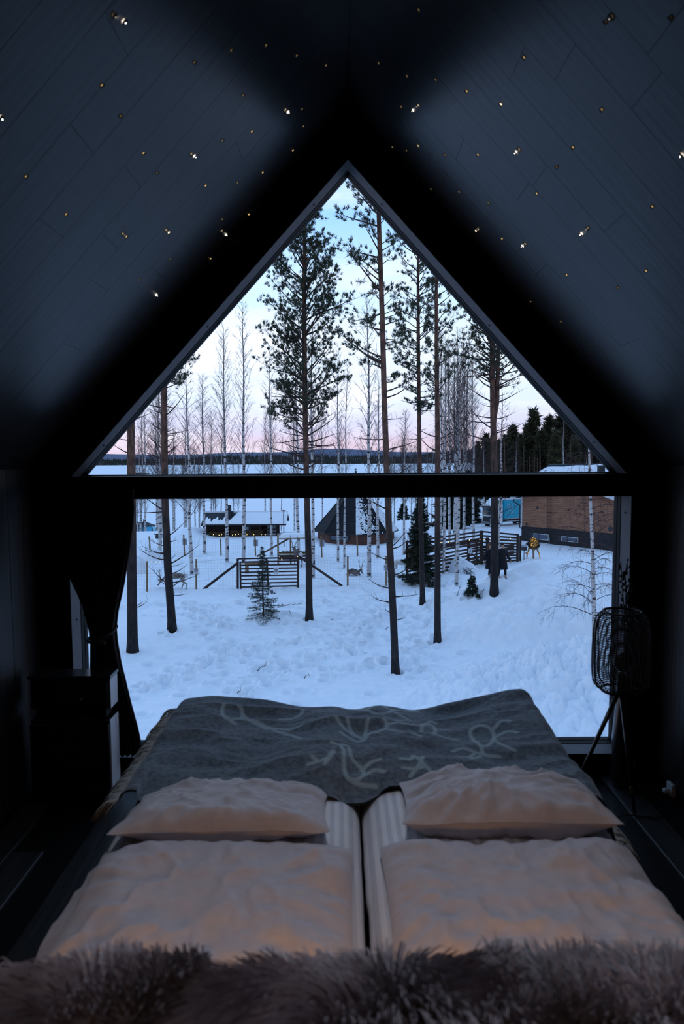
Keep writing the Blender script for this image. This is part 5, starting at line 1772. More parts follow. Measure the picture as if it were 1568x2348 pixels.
# ------------------------------------------------------------------ letter box on a post
lb = G(1201, 1284)
lbx = thing('letter_box', 'dark letter box with a snow-capped lid on a thin post beside the lit reindeer figure', 'letter box', lb)
MB().tube([sink(lb), lb + Vector((0, 0, 0.75))], 0.03, 6).build('post', mat('grey_pipe', (0.1, 0.11, 0.12)), lbx)
MB().box((lb.x, lb.y, lb.z + 0.85), (0.36, 0.3, 0.25), bev=0.02).build('box', signdark, lbx)
MB().box((lb.x + 0.02, lb.y, lb.z + 1.07), (0.36, 0.34, 0.2), bev=0.05).build('lid', mat('pale_lid', (0.35, 0.38, 0.42), 0.6), lbx)
MB().box((lb.x + 0.12, lb.y - 0.16, lb.z + 0.55), (0.1, 0.03, 0.12)).build('red_tag', mat('sign_red', (0.4, 0.1, 0.1)), lbx)
# ================================================================== people and reindeer
def skin_mesh(name, joints, edges, m_, parent=None, sub=2, root=None, **props):
    names = list(joints)
    me = bpy.data.meshes.new(name)
    me.from_pydata([tuple(joints[n][0]) for n in names], [(names.index(a), names.index(b)) for a, b in edges], [])
    o = bpy.data.objects.new(name, me)
    COL.objects.link(o)
    md = o.modifiers.new('skin', 'SKIN')
    md.use_smooth_shade = True
    if not me.skin_vertices:
        me.skin_vertices.new()
    for n, sv in zip(names, me.skin_vertices[0].data):
        r = joints[n][1]
        sv.radius = (r, r) if not isinstance(r, tuple) else r
        sv.use_root = (n == (root or names[0]))
    sd = o.modifiers.new('subdivision', 'SUBSURF')
    sd.levels = sd.render_levels = sub
    me.materials.append(m_)
    if parent is not None:
        o.parent = parent
    for k, v in props.items():
        o[k] = v
    return o

skin_m = mat('skin_tone', (0.42, 0.26, 0.19), 0.6)
coat_m = mat('black_coat', (0.008, 0.009, 0.013), 0.85)
leg_m = mat('black_trousers', (0.007, 0.007, 0.009), 0.8)

def person(loc, face, H, label, hair, hairlen, shoe, stride, seed, arm=0.15):
    """a walking figure in a knee-length coat; local +y is the way it walks"""
    o = thing('person', label, 'person', loc, rotz=face)
    k = H / 1.7
    J = {}
    def j(n, x, y, z, r):
        J[n] = ((x * k, y * k, z * k), r * k if not isinstance(r, tuple) else (r[0] * k, r[1] * k))
    j('pelvis', 0, 0, 0.93, (0.15, 0.12))
    j('waist', 0, 0.01, 1.08, (0.135, 0.105))
    j('chest', 0, 0.0, 1.27, (0.165, 0.12))
    j('neckbase', 0, -0.01, 1.41, 0.065)
    j('neck', 0, 0.0, 1.48, 0.052)
    j('jaw', 0, 0.025, 1.545, (0.062, 0.075))
    j('head', 0, 0.01, 1.60, (0.078, 0.095))
    j('crown', 0, 0.0, 1.665, (0.06, 0.075))
    E = [('pelvis', 'waist'), ('waist', 'chest'), ('chest', 'neckbase'), ('neckbase', 'neck'), ('neck', 'jaw'), ('jaw', 'head'), ('head', 'crown')]
    for s, sn in ((-1, 'l'), (1, 'r')):
        st = stride * s
        j('hip' + sn, 0.095 * s, 0, 0.86, 0.088)
        j('knee' + sn, 0.10 * s, st * 0.55 + 0.03, 0.48, 0.057)
        j('calf' + sn, 0.10 * s, st * 0.75 - 0.01, 0.34, 0.054)
        j('ankle' + sn, 0.10 * s, st - 0.02, 0.085, 0.038)
        E += [('pelvis', 'hip' + sn), ('hip' + sn, 'knee' + sn), ('knee' + sn, 'calf' + sn), ('calf' + sn, 'ankle' + sn)]
        j('sho' + sn, 0.175 * s, -0.005, 1.36, 0.062)
        j('elb' + sn, (0.215 + arm * 0.3) * s, -st * 0.25 - 0.02, 1.10, 0.043)
        j('wri' + sn, (0.22 + arm) * s, -st * 0.45 + 0.06, 0.87, 0.030)
        j('palm' + sn, (0.222 + arm * 1.1) * s, -st * 0.5 + 0.08, 0.80, (0.036, 0.02))
        E += [('chest', 'sho' + sn), ('sho' + sn, 'elb' + sn), ('elb' + sn, 'wri' + sn), ('wri' + sn, 'palm' + sn)]
    body = skin_mesh('body', J, E, skin_m, o, 2, 'pelvis')
    # hands: five separate fingers each
    for s, sn in ((-1, 'l'), (1, 'r')):
        p = Vector(J['palm' + sn][0])
        for q in range(5):
            fx_ = (q - 1.5) * 0.017 if q < 4 else -0.034
            ln = (0.062, 0.072, 0.068, 0.052, 0.045)[q] * k
            jj = {'a': (p + Vector((fx_ * 0.3, fx_, -0.012 if q < 4 else 0.02)), 0.010), 'b': (p + Vector((fx_ * 0.3 - 0.004 * s, fx_ * 1.1 + (0.004 if q < 4 else -0.014), -0.02 - ln * 0.5)), 0.009), 'c': (p + Vector((fx_ * 0.3 - 0.014 * s, fx_ * 1.1 + 0.006, -0.02 - ln)), 0.007)}
            skin_mesh('finger', jj, [('a', 'b'), ('b', 'c')], skin_m, o, 1)
    # face
    for s in (-1, 1):
        MB().ball((0.032 * s * k, 0.098 * k, 1.603 * k), 0.012 * k, 8, 5).build('eye', signdark, o, local=True)
        MB().ball((0.083 * s * k, 0.005 * k, 1.59 * k), 0.022 * k, 8, 5, (0.4, 0.8, 1.2)).build('ear', skin_m, o, local=True)
    MB().ball((0, 0.112 * k, 1.575 * k), 0.014 * k, 8, 5, (0.8, 1, 1.4)).build('nose', skin_m, o, local=True)
    MB().ball((0, 0.098 * k, 1.535 * k), 0.018 * k, 8, 5, (1.3, 0.5, 0.35)).build('mouth', mat('lips', (0.35, 0.15, 0.13)), o, local=True)
    # coat: a loft over body, open sleeves
    m = MB()
    prof = [(1.445, 0.075, 0.07), (1.41, 0.15, 0.10), (1.36, 0.205, 0.125), (1.22, 0.21, 0.14), (1.05, 0.185, 0.13), (0.90, 0.215, 0.155), (0.70, 0.245, 0.18), (0.50, 0.275, 0.20), (0.44, 0.28, 0.205)]
    n = 28
    a = np.arange(n + 1) * 2 * pi / n
    X_, Y_, Z_ = [], [], []
    for z, rx, ry in prof:
        fl2 = 1 + 0.05 * np.sin(a * 5 + seed) * max(0, (1.0 - z))
        X_.append(rx * k * np.cos(a) * fl2)
        Y_.append((ry * k * np.sin(a) * fl2) + stride * 0.05 * max(0, 0.9 - z))
        Z_.append(np.full(n + 1, z * k))
    m.grid(np.array(X_), np.array(Y_), np.array(Z_), flip=True).grid(np.array(X_) * 0.97, np.array(Y_) * 0.97, np.array(Z_))
    m.build('coat', coat_m, o, smooth=True, local=True)
    for s, sn in ((-1, 'l'), (1, 'r')):
        S0, E0, W0 = (Vector(J[q + sn][0]) for q in ('sho', 'elb', 'wri'))
        MB().tube([S0 + Vector((-0.04 * s, 0, 0.02)), S0.lerp(E0, 0.3), E0, W0 + (W0 - E0).normalized() * 0.01], np.array([0.085, 0.080, 0.064, 0.056]) * k, 12).build('sleeve', coat_m, o, smooth=True, local=True)
        H0, K0, C0, A0_ = (Vector(J[q + sn][0]) for q in ('hip', 'knee', 'calf', 'ankle'))
        MB().tube([H0, K0, C0, A0_], np.array([0.105, 0.068, 0.064, 0.046]) * k, 12).build('trouser_leg', leg_m, o, smooth=True, local=True)
        b_ = MB()
        an = A0_
        b_.tube([an + Vector((0, -0.01, 0.09 * k)), an + Vector((0, -0.005, 0)), an + Vector((0, 0.0, -0.045 * k))], np.array([0.052, 0.05, 0.055]) * k, 12)
        b_.ball(an + Vector((0, 0.07 * k, -0.052 * k)), 0.12 * k, 12, 6, (0.42, 1.0, 0.32))
        b_.build('boot', shoe, o, smooth=True, local=True)
    hm = MB()
    hm.ball((0, -0.03 * k, 1.640 * k), 0.108 * k, 14, 9, (0.86, 0.95, 0.88))
    if hairlen:
        hm.tube([(0, -0.07 * k, 1.62 * k), (0, -0.10 * k, 1.5 * k), (0, -0.125 * k, (1.5 - hairlen) * k)], np.array([0.085, 0.09, 0.05]) * k, 12)
    hm.build('hair', hair, o, smooth=True, local=True)
    return o
redh = mat('auburn_hair', (0.09, 0.032, 0.016), 0.7)
darkh = mat('dark_hair', (0.02, 0.014, 0.011), 0.7)
bootp = mat('pinkish_boot', (0.32, 0.20, 0.17), 0.7)
bootl = mat('pale_boot', (0.36, 0.32, 0.31), 0.7)
p1_, p2_ = G(1123, 1323), G(1151, 1326)
person(p1_, pi + 0.5, 1.66, 'auburn-haired person in a long black coat, left of the twin pine trunk', redh, 0.16, bootl, 0.17, 1)
person(p2_, pi + 0.15, 1.70, 'dark-haired person in a long black coat, right of the twin pine trunk', darkh, 0.0, bootp, -0.2, 2, 0.2)

# ---- reindeer
def fur_m(name, c1, c2, sc=3.0):
    return mat(name, c1, 0.9, c2, sc, detail=6, lo=0.4, hi=0.6, bump=0.3, bscale=30)
gfur = fur_m('reindeer_grey_fur', (0.20, 0.165, 0.145), (0.36, 0.32, 0.30))
bfur = fur_m('reindeer_brown_fur', (0.06, 0.048, 0.044), (0.17, 0.145, 0.135), 2.6)
wfur = fur_m('reindeer_white_fur', (0.56, 0.51, 0.48), (0.68, 0.64, 0.62))
ant = mat('antler', (0.10, 0.065, 0.05), 0.7, (0.17, 0.12, 0.09), 8)
hoofm = mat('dark_hoof', (0.02, 0.018, 0.018), 0.6)
tailm = mat('white_rump_fur', (0.60, 0.58, 0.58), 0.9)
darkf = mat('dark_flank_fur', (0.075, 0.058, 0.052), 0.9, (0.14, 0.115, 0.105), 6)

def reindeer(label, loc, face, fur_, pose='walk', antlers=True, k=1.0, head='graze', patch=True):
    """local +x is the nose's side; k scales a shoulder height of about one metre"""
    o = thing('reindeer', label, 'reindeer', loc, rotz=face)
    J = {}
    def j(n, x, y, z, r):
        J[n] = (Vector((x, y, z)) * k, tuple(q * k for q in r) if isinstance(r, tuple) else r * k)
    E = []
    dz = -0.56 if pose == 'lie' else 0.0
    sh = 0.80 if pose == 'lie' else 1.0
    j('belly', 0.0, 0, 0.80 + dz, (0.215, 0.205) if pose != 'lie' else (0.25, 0.24))
    j('loin', -0.28, 0, 0.84 + dz, (0.185, 0.185))
    j('rump', -0.48, 0, 0.85 + dz, (0.165, 0.17))
    j('croup', -0.62, 0, 0.81 + dz, (0.09, 0.10))
    j('chest', 0.28, 0, 0.80 + dz, (0.205, 0.225))
    j('breast', 0.45, 0, 0.81 + dz, (0.14, 0.175))
    E += [('belly', 'loin'), ('loin', 'rump'), ('rump', 'croup'), ('belly', 'chest'), ('chest', 'breast')]
    if head == 'graze':
        nk = [(0.60, 0.74, 0.105), (0.76, 0.60, 0.085), (0.88, 0.50, 0.075), (0.98, 0.38, 0.055), (1.05, 0.28, 0.045)]
    elif head == 'rest':
        nk = [(0.58, 0.92 + dz, 0.115), (0.70, 1.0 + dz, 0.095), (0.80, 1.02 + dz, 0.082), (0.92, 0.90 + dz, 0.062), (1.02, 0.79 + dz, 0.05)]
    else:
        nk = [(0.60, 0.92, 0.115), (0.74, 1.02, 0.09), (0.86, 1.06, 0.082), (1.0, 1.0, 0.06), (1.10, 0.94, 0.05)]
    pr_ = 'breast'
    for i, (x, z, r) in enumerate(nk):
        j('n%d' % i, x, 0, z, r)
        E.append((pr_, 'n%d' % i))
        pr_ = 'n%d' % i
    legs = []
    for s, sn in ((-1, 'r'), (1, 'l')):
        if pose == 'lie':
            F = [(0.40, 0.10, 0.62, 0.085), (0.52, 0.17, 0.42, 0.05), (0.66, 0.18, 0.60, 0.036), (0.50, 0.19, 0.585, 0.03)]
            F = [(0.36, 0.13, 0.20, 0.10), (0.50, 0.18, 0.09, 0.06), (0.56, 0.17, 0.05, 0.045), (0.42, 0.19, 0.045, 0.04)]
            Hd = [(-0.42, 0.15, 0.22, 0.15), (-0.20, 0.22, 0.14, 0.10), (-0.38, 0.25, 0.07, 0.06), (-0.22, 0.26, 0.05, 0.045)]
        else:
            sw = (0.16 if s > 0 else -0.13) if pose == 'walk' else 0.02 * s
            F = [(0.36, 0.09, 0.66, 0.085), (0.36 + sw * 0.45, 0.10, 0.42, 0.048), (0.37 + sw * 0.9, 0.10, 0.18, 0.033), (0.36 + sw, 0.10, 0.05, 0.034)]
            sw2 = (-0.20 if s > 0 else 0.10) if pose == 'walk' else -0.02 * s
            Hd = [(-0.48, 0.10, 0.66, 0.125), (-0.40 + sw2 * 0.3, 0.11, 0.50, 0.08), (-0.58 + sw2 * 0.7, 0.11, 0.33, 0.046), (-0.52 + sw2, 0.11, 0.16, 0.032), (-0.50 + sw2, 0.11, 0.05, 0.034)]
        for tg, arr, root in (('f', F, 'chest'), ('h', Hd, 'rump')):
            pr_ = root
            for i, (x, y, z, r) in enumerate(arr):
                n = tg + sn + str(i)
                j(n, x, y * s, z, r)
                E.append((pr_, n))
                pr_ = n
            legs.append(J[pr_][0])
    skin_mesh('body', J, E, fur_, o, 2, 'belly')
    for p in legs:
        MB().ball(p + Vector((0.015 * k, 0, -0.022 * k)), 0.045 * k, 8, 5, (1.2, 0.85, 0.7)).build('hoof', hoofm, o, smooth=True, local=True)
    MB().ball(J['croup'][0] + Vector((-0.05, 0, 0)) * k, 0.12 * k, 10, 7, (0.55, 0.95, 1.25)).build('rump_patch', tailm, o, smooth=True, local=True)
    MB().ball(J['croup'][0] + Vector((-0.12, 0, 0.0)) * k, 0.06 * k, 8, 5, (0.6, 0.6, 1.3)).build('tail', tailm, o, smooth=True, local=True)
    n2, n4 = J['n2'][0], J['n4'][0]
    fw = (n4 - n2).normalized()
    upv = Vector((0, 1, 0)).cross(fw).normalized() * -1
    if upv.z < 0:
        upv = -upv
    for s in (-1, 1):
        MB().ball(n2 + upv * 0.05 * k + Vector((0, 0.10 * s * k, 0)) - fw * 0.03 * k, 0.065 * k, 8, 5, (0.5, 1.1, 0.8)).build('ear', fur_, o, smooth=True, local=True)
        MB().ball(n2.lerp(n4, 0.3) + Vector((0, 0.066 * s * k, 0)) + upv * 0.03 * k, 0.016 * k, 8, 5).build('eye', hoofm, o, smooth=True, local=True)
    MB().ball(n4 + fw * 0.035 * k, 0.042 * k, 8, 6).build('muzzle', darkf, o, smooth=True, local=True)
    if patch:
        for s in (-1, 1):
            MB().ball(Vector((-0.22, 0.165 * s, 0.83 + dz)) * k, 0.14 * k, 12, 8, (2.3, 0.35, 0.8)).build('flank_patch', darkf, o, smooth=True, local=True)
    if antlers:
        for s in (-1, 1):
            b_ = n2 + upv * 0.07 * k + Vector((0, 0.04 * s * k, 0))
            bw = -fw
            q = lambda f_, u_, s_: b_ + (bw * f_ + Vector((0, 0, 1)) * u_ * 0.75 + upv * u_ * 0.35 + Vector((0, s * s_, 0))) * k
            main = [q(0, 0, 0), q(0.10, 0.12, 0.06), q(0.20, 0.30, 0.14), q(0.16, 0.48, 0.18), q(0.02, 0.62, 0.14)]
            m = MB().tube(main, np.array([0.022, 0.02, 0.017, 0.014, 0.008]) * k, 6)
            m.tube([q(0.02, 0.04, 0.01), q(-0.10, 0.10, 0.03), q(-0.20, 0.18, 0.03)], np.array([0.016, 0.013, 0.007]) * k, 5)
            m.tube([q(0.13, 0.17, 0.08), q(0.02, 0.24, 0.10), q(-0.08, 0.32, 0.09)], np.array([0.014, 0.012, 0.007]) * k, 5)
            m.tube([q(0.19, 0.38, 0.16), q(0.28, 0.46, 0.18), q(0.30, 0.55, 0.19)], np.array([0.013, 0.011, 0.006]) * k, 5)
            m.tube([q(0.14, 0.52, 0.17), q(0.10, 0.62, 0.20), q(0.09, 0.70, 0.2)], np.array([0.012, 0.010, 0.006]) * k, 5)
            m.build('antler', ant, o, smooth=True, local=True)
    return o
q = G(402, 1350.5)
reindeer('grey-brown reindeer walking with its head down behind the second pine trunk', (q.x, q.y, q.z), pi, gfur, 'walk', True, 0.93, 'graze')
q = G(811, 1319)
reindeer('grey reindeer with tall antlers lying in the snow, right of the gate', (q.x, q.y, q.z + 0.02), -0.85, bfur, 'lie', True, 0.84, 'rest', patch=False)
q = G(919, 1317)
reindeer('white reindeer standing between the tall bare pine and the big spruce', (q.x + 0.1, q.y, q.z), 0.0, wfur, 'stand', False, 0.98, 'graze', patch=False)
q = P(683, 1292, 48.2)
reindeer('dark reindeer seen from behind, feeding at the roofed rack', (q.x, 48.2, gz(q.x, 48.2)), pi * 0.5 + 0.35, bfur, 'stand', True, 1.12, 'up', patch=False)

# ---- the wire reindeer figure wrapped in lights
wq = G(1222, 1281)
wire_m = mat('brown_wire', (0.05, 0.032, 0.018), 0.6, (0.09, 0.06, 0.03), 30)
pale_w = mat('pale_wrapped_leg', (0.30, 0.26, 0.22), 0.8, (0.10, 0.07, 0.05), 30)
lr = thing('light_reindeer_figure', 'wire reindeer figure wrapped in golden lights on pale legs, before the brown building', 'light figure', wq)
bodyc = wq + Vector((0, 0, 0.95))
m = MB()
rq = random.Random(21)
for k in range(60):
    a = rq.uniform(0, pi)
    pts = []
    tl, ph = rq.uniform(-1, 1), rq.uniform(0, 6)
    for t in np.linspace(0, 2 * pi, 17):
        v = Vector((0.36 * math.cos(t), 0.26 * math.sin(t) * math.cos(a), 0.46 * math.sin(t) * math.sin(a) + 0.05 * tl))
        v.rotate(Matrix.Rotation(ph, 3, 'Y'))
        pts.append(bodyc + v + Vector((0.02, 0, 0.18)))
    m.tube(pts, 0.014, 4)
m.build('body', wire_m, lr, smooth=True)
m = MB()
for i in range(290):
    v = Vector((rq.gauss(0, 1), rq.gauss(0, 1), rq.gauss(0, 1))).normalized()
    r = rq.uniform(0.7, 1.0)
    m.ball(bodyc + Vector((v.x * 0.37 * r, v.y * 0.27 * r, v.z * 0.48 * r + 0.2)), rq.uniform(0.012, 0.024), 5, 3)
m.build('bulbs', glow('golden_bulb', (1.0, 0.52, 0.05), 0.85), lr, kind='stuff')
for dx, dx2, y in ((-0.32, -0.50, 0.0), (-0.05, -0.03, -0.12), (0.08, 0.10, 0.14), (0.30, 0.52, 0.0)):
    m = MB().tube([bodyc + Vector((dx, y, -0.05)), bodyc + Vector((dx * 0.8 + dx2 * 0.2, y, -0.35)), wq + Vector((dx2 * 0.75 + dx * 0.25, y, 0.35)), wq + Vector((dx2, y, 0.0))], [0.09, 0.065, 0.05, 0.045], 7)
    m.build('leg', pale_w, lr, smooth=True)
m = MB()
for i in range(60):
    dx, dx2 = rq.choice(((-0.32, -0.50), (-0.05, -0.03), (0.08, 0.10), (0.30, 0.52)))
    t = rq.random()
    m.ball(wq + Vector((dx + (dx2 - dx) * t + rq.uniform(-0.06, 0.06), -0.07, 0.92 * (1 - t) + 0.02)), 0.014, 5, 3)
m.build('bulbs', glow('golden_bulb', (1.0, 0.5, 0.05), 0.8), lr, kind='stuff')
m = MB().tube([bodyc + Vector((-0.30, 0, 0.1)), bodyc + Vector((-0.48, -0.05, 0.22)), bodyc + Vector((-0.62, -0.1, 0.1))], [0.12, 0.10, 0.05], 8)
m.build('head', mat('black_fairy_wire', (0.02, 0.018, 0.02)), lr, smooth=True)
# ================================================================== trees
pbark = mat('pine_bark', (0.010, 0.0085, 0.009), 0.9, (0.028, 0.023, 0.023), 9.0, (1, 1, 0.35), bump=0.6)
def pine_bark():
    """grey and dark at the foot, rust-brown higher up, as old Scots pines are"""
    m = pbark
    nt = m.node_tree
    b = nt.nodes['Principled BSDF']
    low = b.inputs['Base Color'].links[0].from_socket
    t = nt.nodes.new('ShaderNodeTexCoord')
    s = nt.nodes.new('ShaderNodeSeparateXYZ')
    nt.links.new(t.outputs['Object'], s.inputs[0])
    mr = nt.nodes.new('ShaderNodeMapRange')
    mr.inputs['From Min'].default_value = 3.5
    mr.inputs['From Max'].default_value = 8.5
    nt.links.new(s.outputs['Z'], mr.inputs['Value'])
    nz = nt.nodes.new('ShaderNodeTexNoise')
    nz.inputs['Scale'].default_value = 6.0
    nz.inputs['Detail'].default_value = 5
    mp = nt.nodes.new('ShaderNodeMapping')
    mp.inputs['Scale'].default_value = (1.5, 1.5, 0.5)
    nt.links.new(t.outputs['Object'], mp.inputs[0])
    nt.links.new(mp.outputs[0], nz.inputs['Vector'])
    rp = nt.nodes.new('ShaderNodeValToRGB')
    rp.color_ramp.elements[0].position, rp.color_ramp.elements[1].position = 0.36, 0.62
    rp.color_ramp.elements[0].color = (0.050, 0.030, 0.024, 1)
    rp.color_ramp.elements[1].color = (0.150, 0.082, 0.058, 1)
    nt.links.new(nz.outputs['Fac'], rp.inputs[0])
    mx_ = nt.nodes.new('ShaderNodeMix')
    mx_.data_type = 'RGBA'
    nt.links.new(mr.outputs[0], mx_.inputs[0])
    nt.links.new(low, mx_.inputs[6])
    nt.links.new(rp.outputs[0], mx_.inputs[7])
    nt.links.new(mx_.outputs[2], b.inputs['Base Color'])
pine_bark()
ptwig = mat('pine_branch', (0.045, 0.030, 0.025), 0.9)
needle = mat('pine_needles', (0.020, 0.034, 0.022), 0.8, (0.050, 0.068, 0.036), 1.5, lo=0.35, hi=0.7)
sneedle = mat('spruce_needles', (0.010, 0.020, 0.013), 0.8, (0.026, 0.044, 0.026), 3.0)
bbark = bpy.data.materials.new('birch_bark')
bbark.use_nodes = True
def birch_bark(m):
    nt = m.node_tree
    b = nt.nodes['Principled BSDF']
    b.inputs['Roughness'].default_value = 0.75
    t = nt.nodes.new('ShaderNodeTexCoord')
    mp = nt.nodes.new('ShaderNodeMapping')
    mp.inputs['Scale'].default_value = (3.2, 3.2, 9.5)
    nt.links.new(t.outputs['Object'], mp.inputs[0])
    n1 = nt.nodes.new('ShaderNodeTexNoise')
    n1.inputs['Scale'].default_value = 1.0
    n1.inputs['Detail'].default_value = 3
    nt.links.new(mp.outputs[0], n1.inputs['Vector'])
    r1 = nt.nodes.new('ShaderNodeValToRGB')
    r1.color_ramp.elements[0].position, r1.color_ramp.elements[1].position = 0.40, 0.46
    r1.color_ramp.elements[0].color = (0.02, 0.018, 0.018, 1)
    r1.color_ramp.elements[1].color = (0.50, 0.47, 0.46, 1)
    nt.links.new(n1.outputs['Fac'], r1.inputs[0])
    s = nt.nodes.new('ShaderNodeSeparateXYZ')
    nt.links.new(t.outputs['Object'], s.inputs[0])
    mr = nt.nodes.new('ShaderNodeMapRange')
    mr.inputs['From Min'].default_value = 7.0
    mr.inputs['From Max'].default_value = 12.0
    nt.links.new(s.outputs['Z'], mr.inputs['Value'])
    mx_ = nt.nodes.new('ShaderNodeMix')
    mx_.data_type = 'RGBA'
    mx_.inputs[7].default_value = (0.16, 0.11, 0.10, 1)
    nt.links.new(mr.outputs[0], mx_.inputs[0])
    nt.links.new(r1.outputs[0], mx_.inputs[6])
    nt.links.new(mx_.outputs[2], b.inputs['Base Color'])
birch_bark(bbark)
btwig = mat('birch_twig', (0.055, 0.032, 0.032), 0.9)

def blades(name, C, D, ln, wd, per, spread, upb, mt, parent, seed, tri=True, **kw):
    """tufts of flat needles: at each centre C, `per` blades fanned round D"""
    rg = np.random.default_rng(seed)
    C = np.repeat(np.asarray(C), per, 0)
    D = np.repeat(np.asarray(D), per, 0)
    n = len(C)
    d = D + rg.normal(0, spread, (n, 3)) + np.array([0, 0, upb])
    d /= np.linalg.norm(d, axis=1)[:, None] + 1e-9
    sd = np.cross(d, rg.normal(0, 1, (n, 3)))
    sd /= np.linalg.norm(sd, axis=1)[:, None] + 1e-9
    l_ = ln * rg.uniform(0.6, 1.2, n)[:, None]
    w_ = wd * rg.uniform(0.7, 1.3, n)[:, None]
    c = C + rg.normal(0, ln * 0.15, (n, 3))
    V = np.stack([c - sd * w_ * 0.5 + d * l_ * 0.2, c, c + sd * w_ * 0.5 + d * l_ * 0.2, c + d * l_], 1).reshape(-1, 3)
    b = (np.arange(n) * 4)[:, None]
    return link(name, mesh_np(name, V, b + np.array([[0, 1, 2, 3]])), mt, parent, kind='stuff', **kw)

def trunk_fn(base, pts):
    """centre line of a trunk through picture points at the depth of its base"""
    q = [base] + [P(px, py, base.y) for px, py in pts]
    zs = np.array([p.z for p in q])
    xs = np.array([p.x for p in q])
    def f(z):
        if z > zs[-1]:
            s = (xs[-1] - xs[-2]) / (zs[-1] - zs[-2])
            return Vector((xs[-1] + s * (z - zs[-1]), base.y, z))
        return Vector((float(np.interp(z, zs, xs)), base.y, z))
    return f

def pine(label, bpx, pts, r0, H, crown, seed, nb=70, reach=1.8, dens=14, deadn=8, dead_z=(2, 8), lr=(1.0, 1.0), tuft=(0.15, 0.020, 20), up=0.25, fork=None, topr=0.45, deadlen=(0.3, 1.1), shape=None, trees=None):
    rq = random.Random(seed)
    base = G(*bpx)
    f = trunk_fn(base, pts)
    o = thing('pine_tree', label, 'tree', base)
    z0 = base.z - 0.25
    zs = np.linspace(z0, base.z + H, 26)
    rr = r0 * (1 - (1 - topr) * np.clip((zs - z0) / H, 0, 1)) * (1 - 0.85 * np.clip((zs - z0 - H * 0.72) / (H * 0.28), 0, 1) ** 1.5)
    rr = rr * (1 + 0.35 * np.exp(-(zs - z0) / 0.35))
    c = [f(z) for z in zs]
    m = MB().tube(c, rr, 12)
    tr = m.mesh('trunk', True)
    # object space of the trunk starts at its foot
    tr.transform(Matrix.Translation(-base))
    link('trunk', tr, pbark, o, local=True)
    if fork:
        fz, pts2, rf = fork
        g = trunk_fn(f(base.z + fz), pts2)
        zz_ = np.linspace(base.z + fz - 0.4, base.z + H, 16)
        m2 = MB().tube([g(z) if z > base.z + fz else f(z) for z in zz_], rf * (1 - 0.6 * np.linspace(0, 1, 16)), 10).mesh('trunk', True)
        m2.transform(Matrix.Translation(-base))
        link('trunk', m2, pbark, o, local=True)
    B = MB()
    C, D = [], []
    h0, h1 = crown
    for i in range(nb):
        t = (i + rq.random()) / nb
        h = h0 + (h1 - h0) * t
        if h > H:
            break
        az = rq.uniform(0, 2 * pi)
        stem = f if not fork or rq.random() < 0.5 or h < fork[0] + 0.5 else g
        p0 = stem(base.z + h)
        prof = shape(t) if shape else (0.55 + 0.45 * math.sin(pi * min(1, t * 1.2 + 0.15))) * (1 - 0.55 * t)
        ln = reach * prof * rq.uniform(0.6, 1.1)
        ln *= lr[0] if math.cos(az) < 0 else lr[1]
        if ln < 0.15:
            continue
        el = up + rq.uniform(-0.15, 0.35) + 0.5 * t
        dr = Vector((math.cos(az) * math.cos(el), math.sin(az) * math.cos(el), math.sin(el)))
        pts_ = [p0]
        d = dr.copy()
        for k in range(5):
            d = (d + Vector((rq.uniform(-.16, .16), rq.uniform(-.16, .16), rq.uniform(-.10, .20)))).normalized()
            pts_.append(pts_[-1] + d * (ln / 5))
        rb = 0.012 + 0.014 * ln * (0.7 + 0.5 * (1 - t))
        B.tube(pts_, np.linspace(rb, 0.005, 6), 5, cap=False)
        nsub = int(dens * ln) + 2
        for k in range(nsub):
            u = rq.uniform(0.28, 1.0) ** 0.8 * 5
            a = int(min(u, 4.99))
            q = pts_[a].lerp(pts_[a + 1], u - a)
            sdir = (pts_[a + 1] - pts_[a]).normalized()
            side = Vector((rq.gauss(0, 1), rq.gauss(0, 1), rq.gauss(0.35, 0.6))).normalized()
            sl = rq.uniform(0.12, 0.42) * (0.6 + 0.4 * ln)
            e = q + (sdir * 0.6 + side * 0.8).normalized() * sl
            mid = q.lerp(e, 0.5) + Vector((0, 0, -0.02))
            B.tube([q, mid, e], [0.006, 0.005, 0.003], 3, cap=False)
            dd = (e - mid).normalized()
            for w_ in range(rq.choice((1, 1, 2, 2))):
                cc = q.lerp(e, rq.uniform(0.55, 1.05)) + Vector((rq.gauss(0, .05), rq.gauss(0, .05), rq.gauss(0, .04)))
                C.append(cc)
                D.append((dd * 0.7 + Vector((0, 0, 0.5))))
    for i in range(deadn):
        h = rq.uniform(*dead_z)
        p0 = f(base.z + h)
        az = rq.choice((0, pi)) + rq.uniform(-0.8, 0.8)
        ln = rq.uniform(*deadlen)
        d = Vector((math.cos(az), math.sin(az), rq.uniform(-0.25, 0.45))).normalized()
        pts_ = [p0]
        for k in range(5):
            d = (d + Vector((rq.uniform(-.1, .1), rq.uniform(-.1, .1), rq.uniform(-.05, .22)))).normalized()
            pts_.append(pts_[-1] + d * ln / 5)
        B.tube(pts_, np.linspace(0.016 + 0.012 * ln, 0.005, 6), 5, cap=False)
        for k in range(int(ln * 4)):
            u = rq.uniform(1.2, 5) - 0.01
            a = int(u)
            q = pts_[a].lerp(pts_[a + 1], u - a)
            B.tube([q, q + Vector((rq.uniform(-.15, .15), rq.uniform(-.15, .15), rq.uniform(-0.06, .3))) * ln], [0.006, 0.003], 3, cap=False)
    bm2 = B.mesh('branches', True)
    bm2.transform(Matrix.Translation(-base))
    link('branches', bm2, ptwig, o, local=True, kind='stuff')
    if C:
        ob = blades('needles', np.array([tuple(c_ - base) for c_ in C]), np.array([tuple(d_) for d_ in D]), tuft[0], tuft[1], tuft[2], 0.55, 0.1, needle, None, seed)
        ob.parent = o
    return o

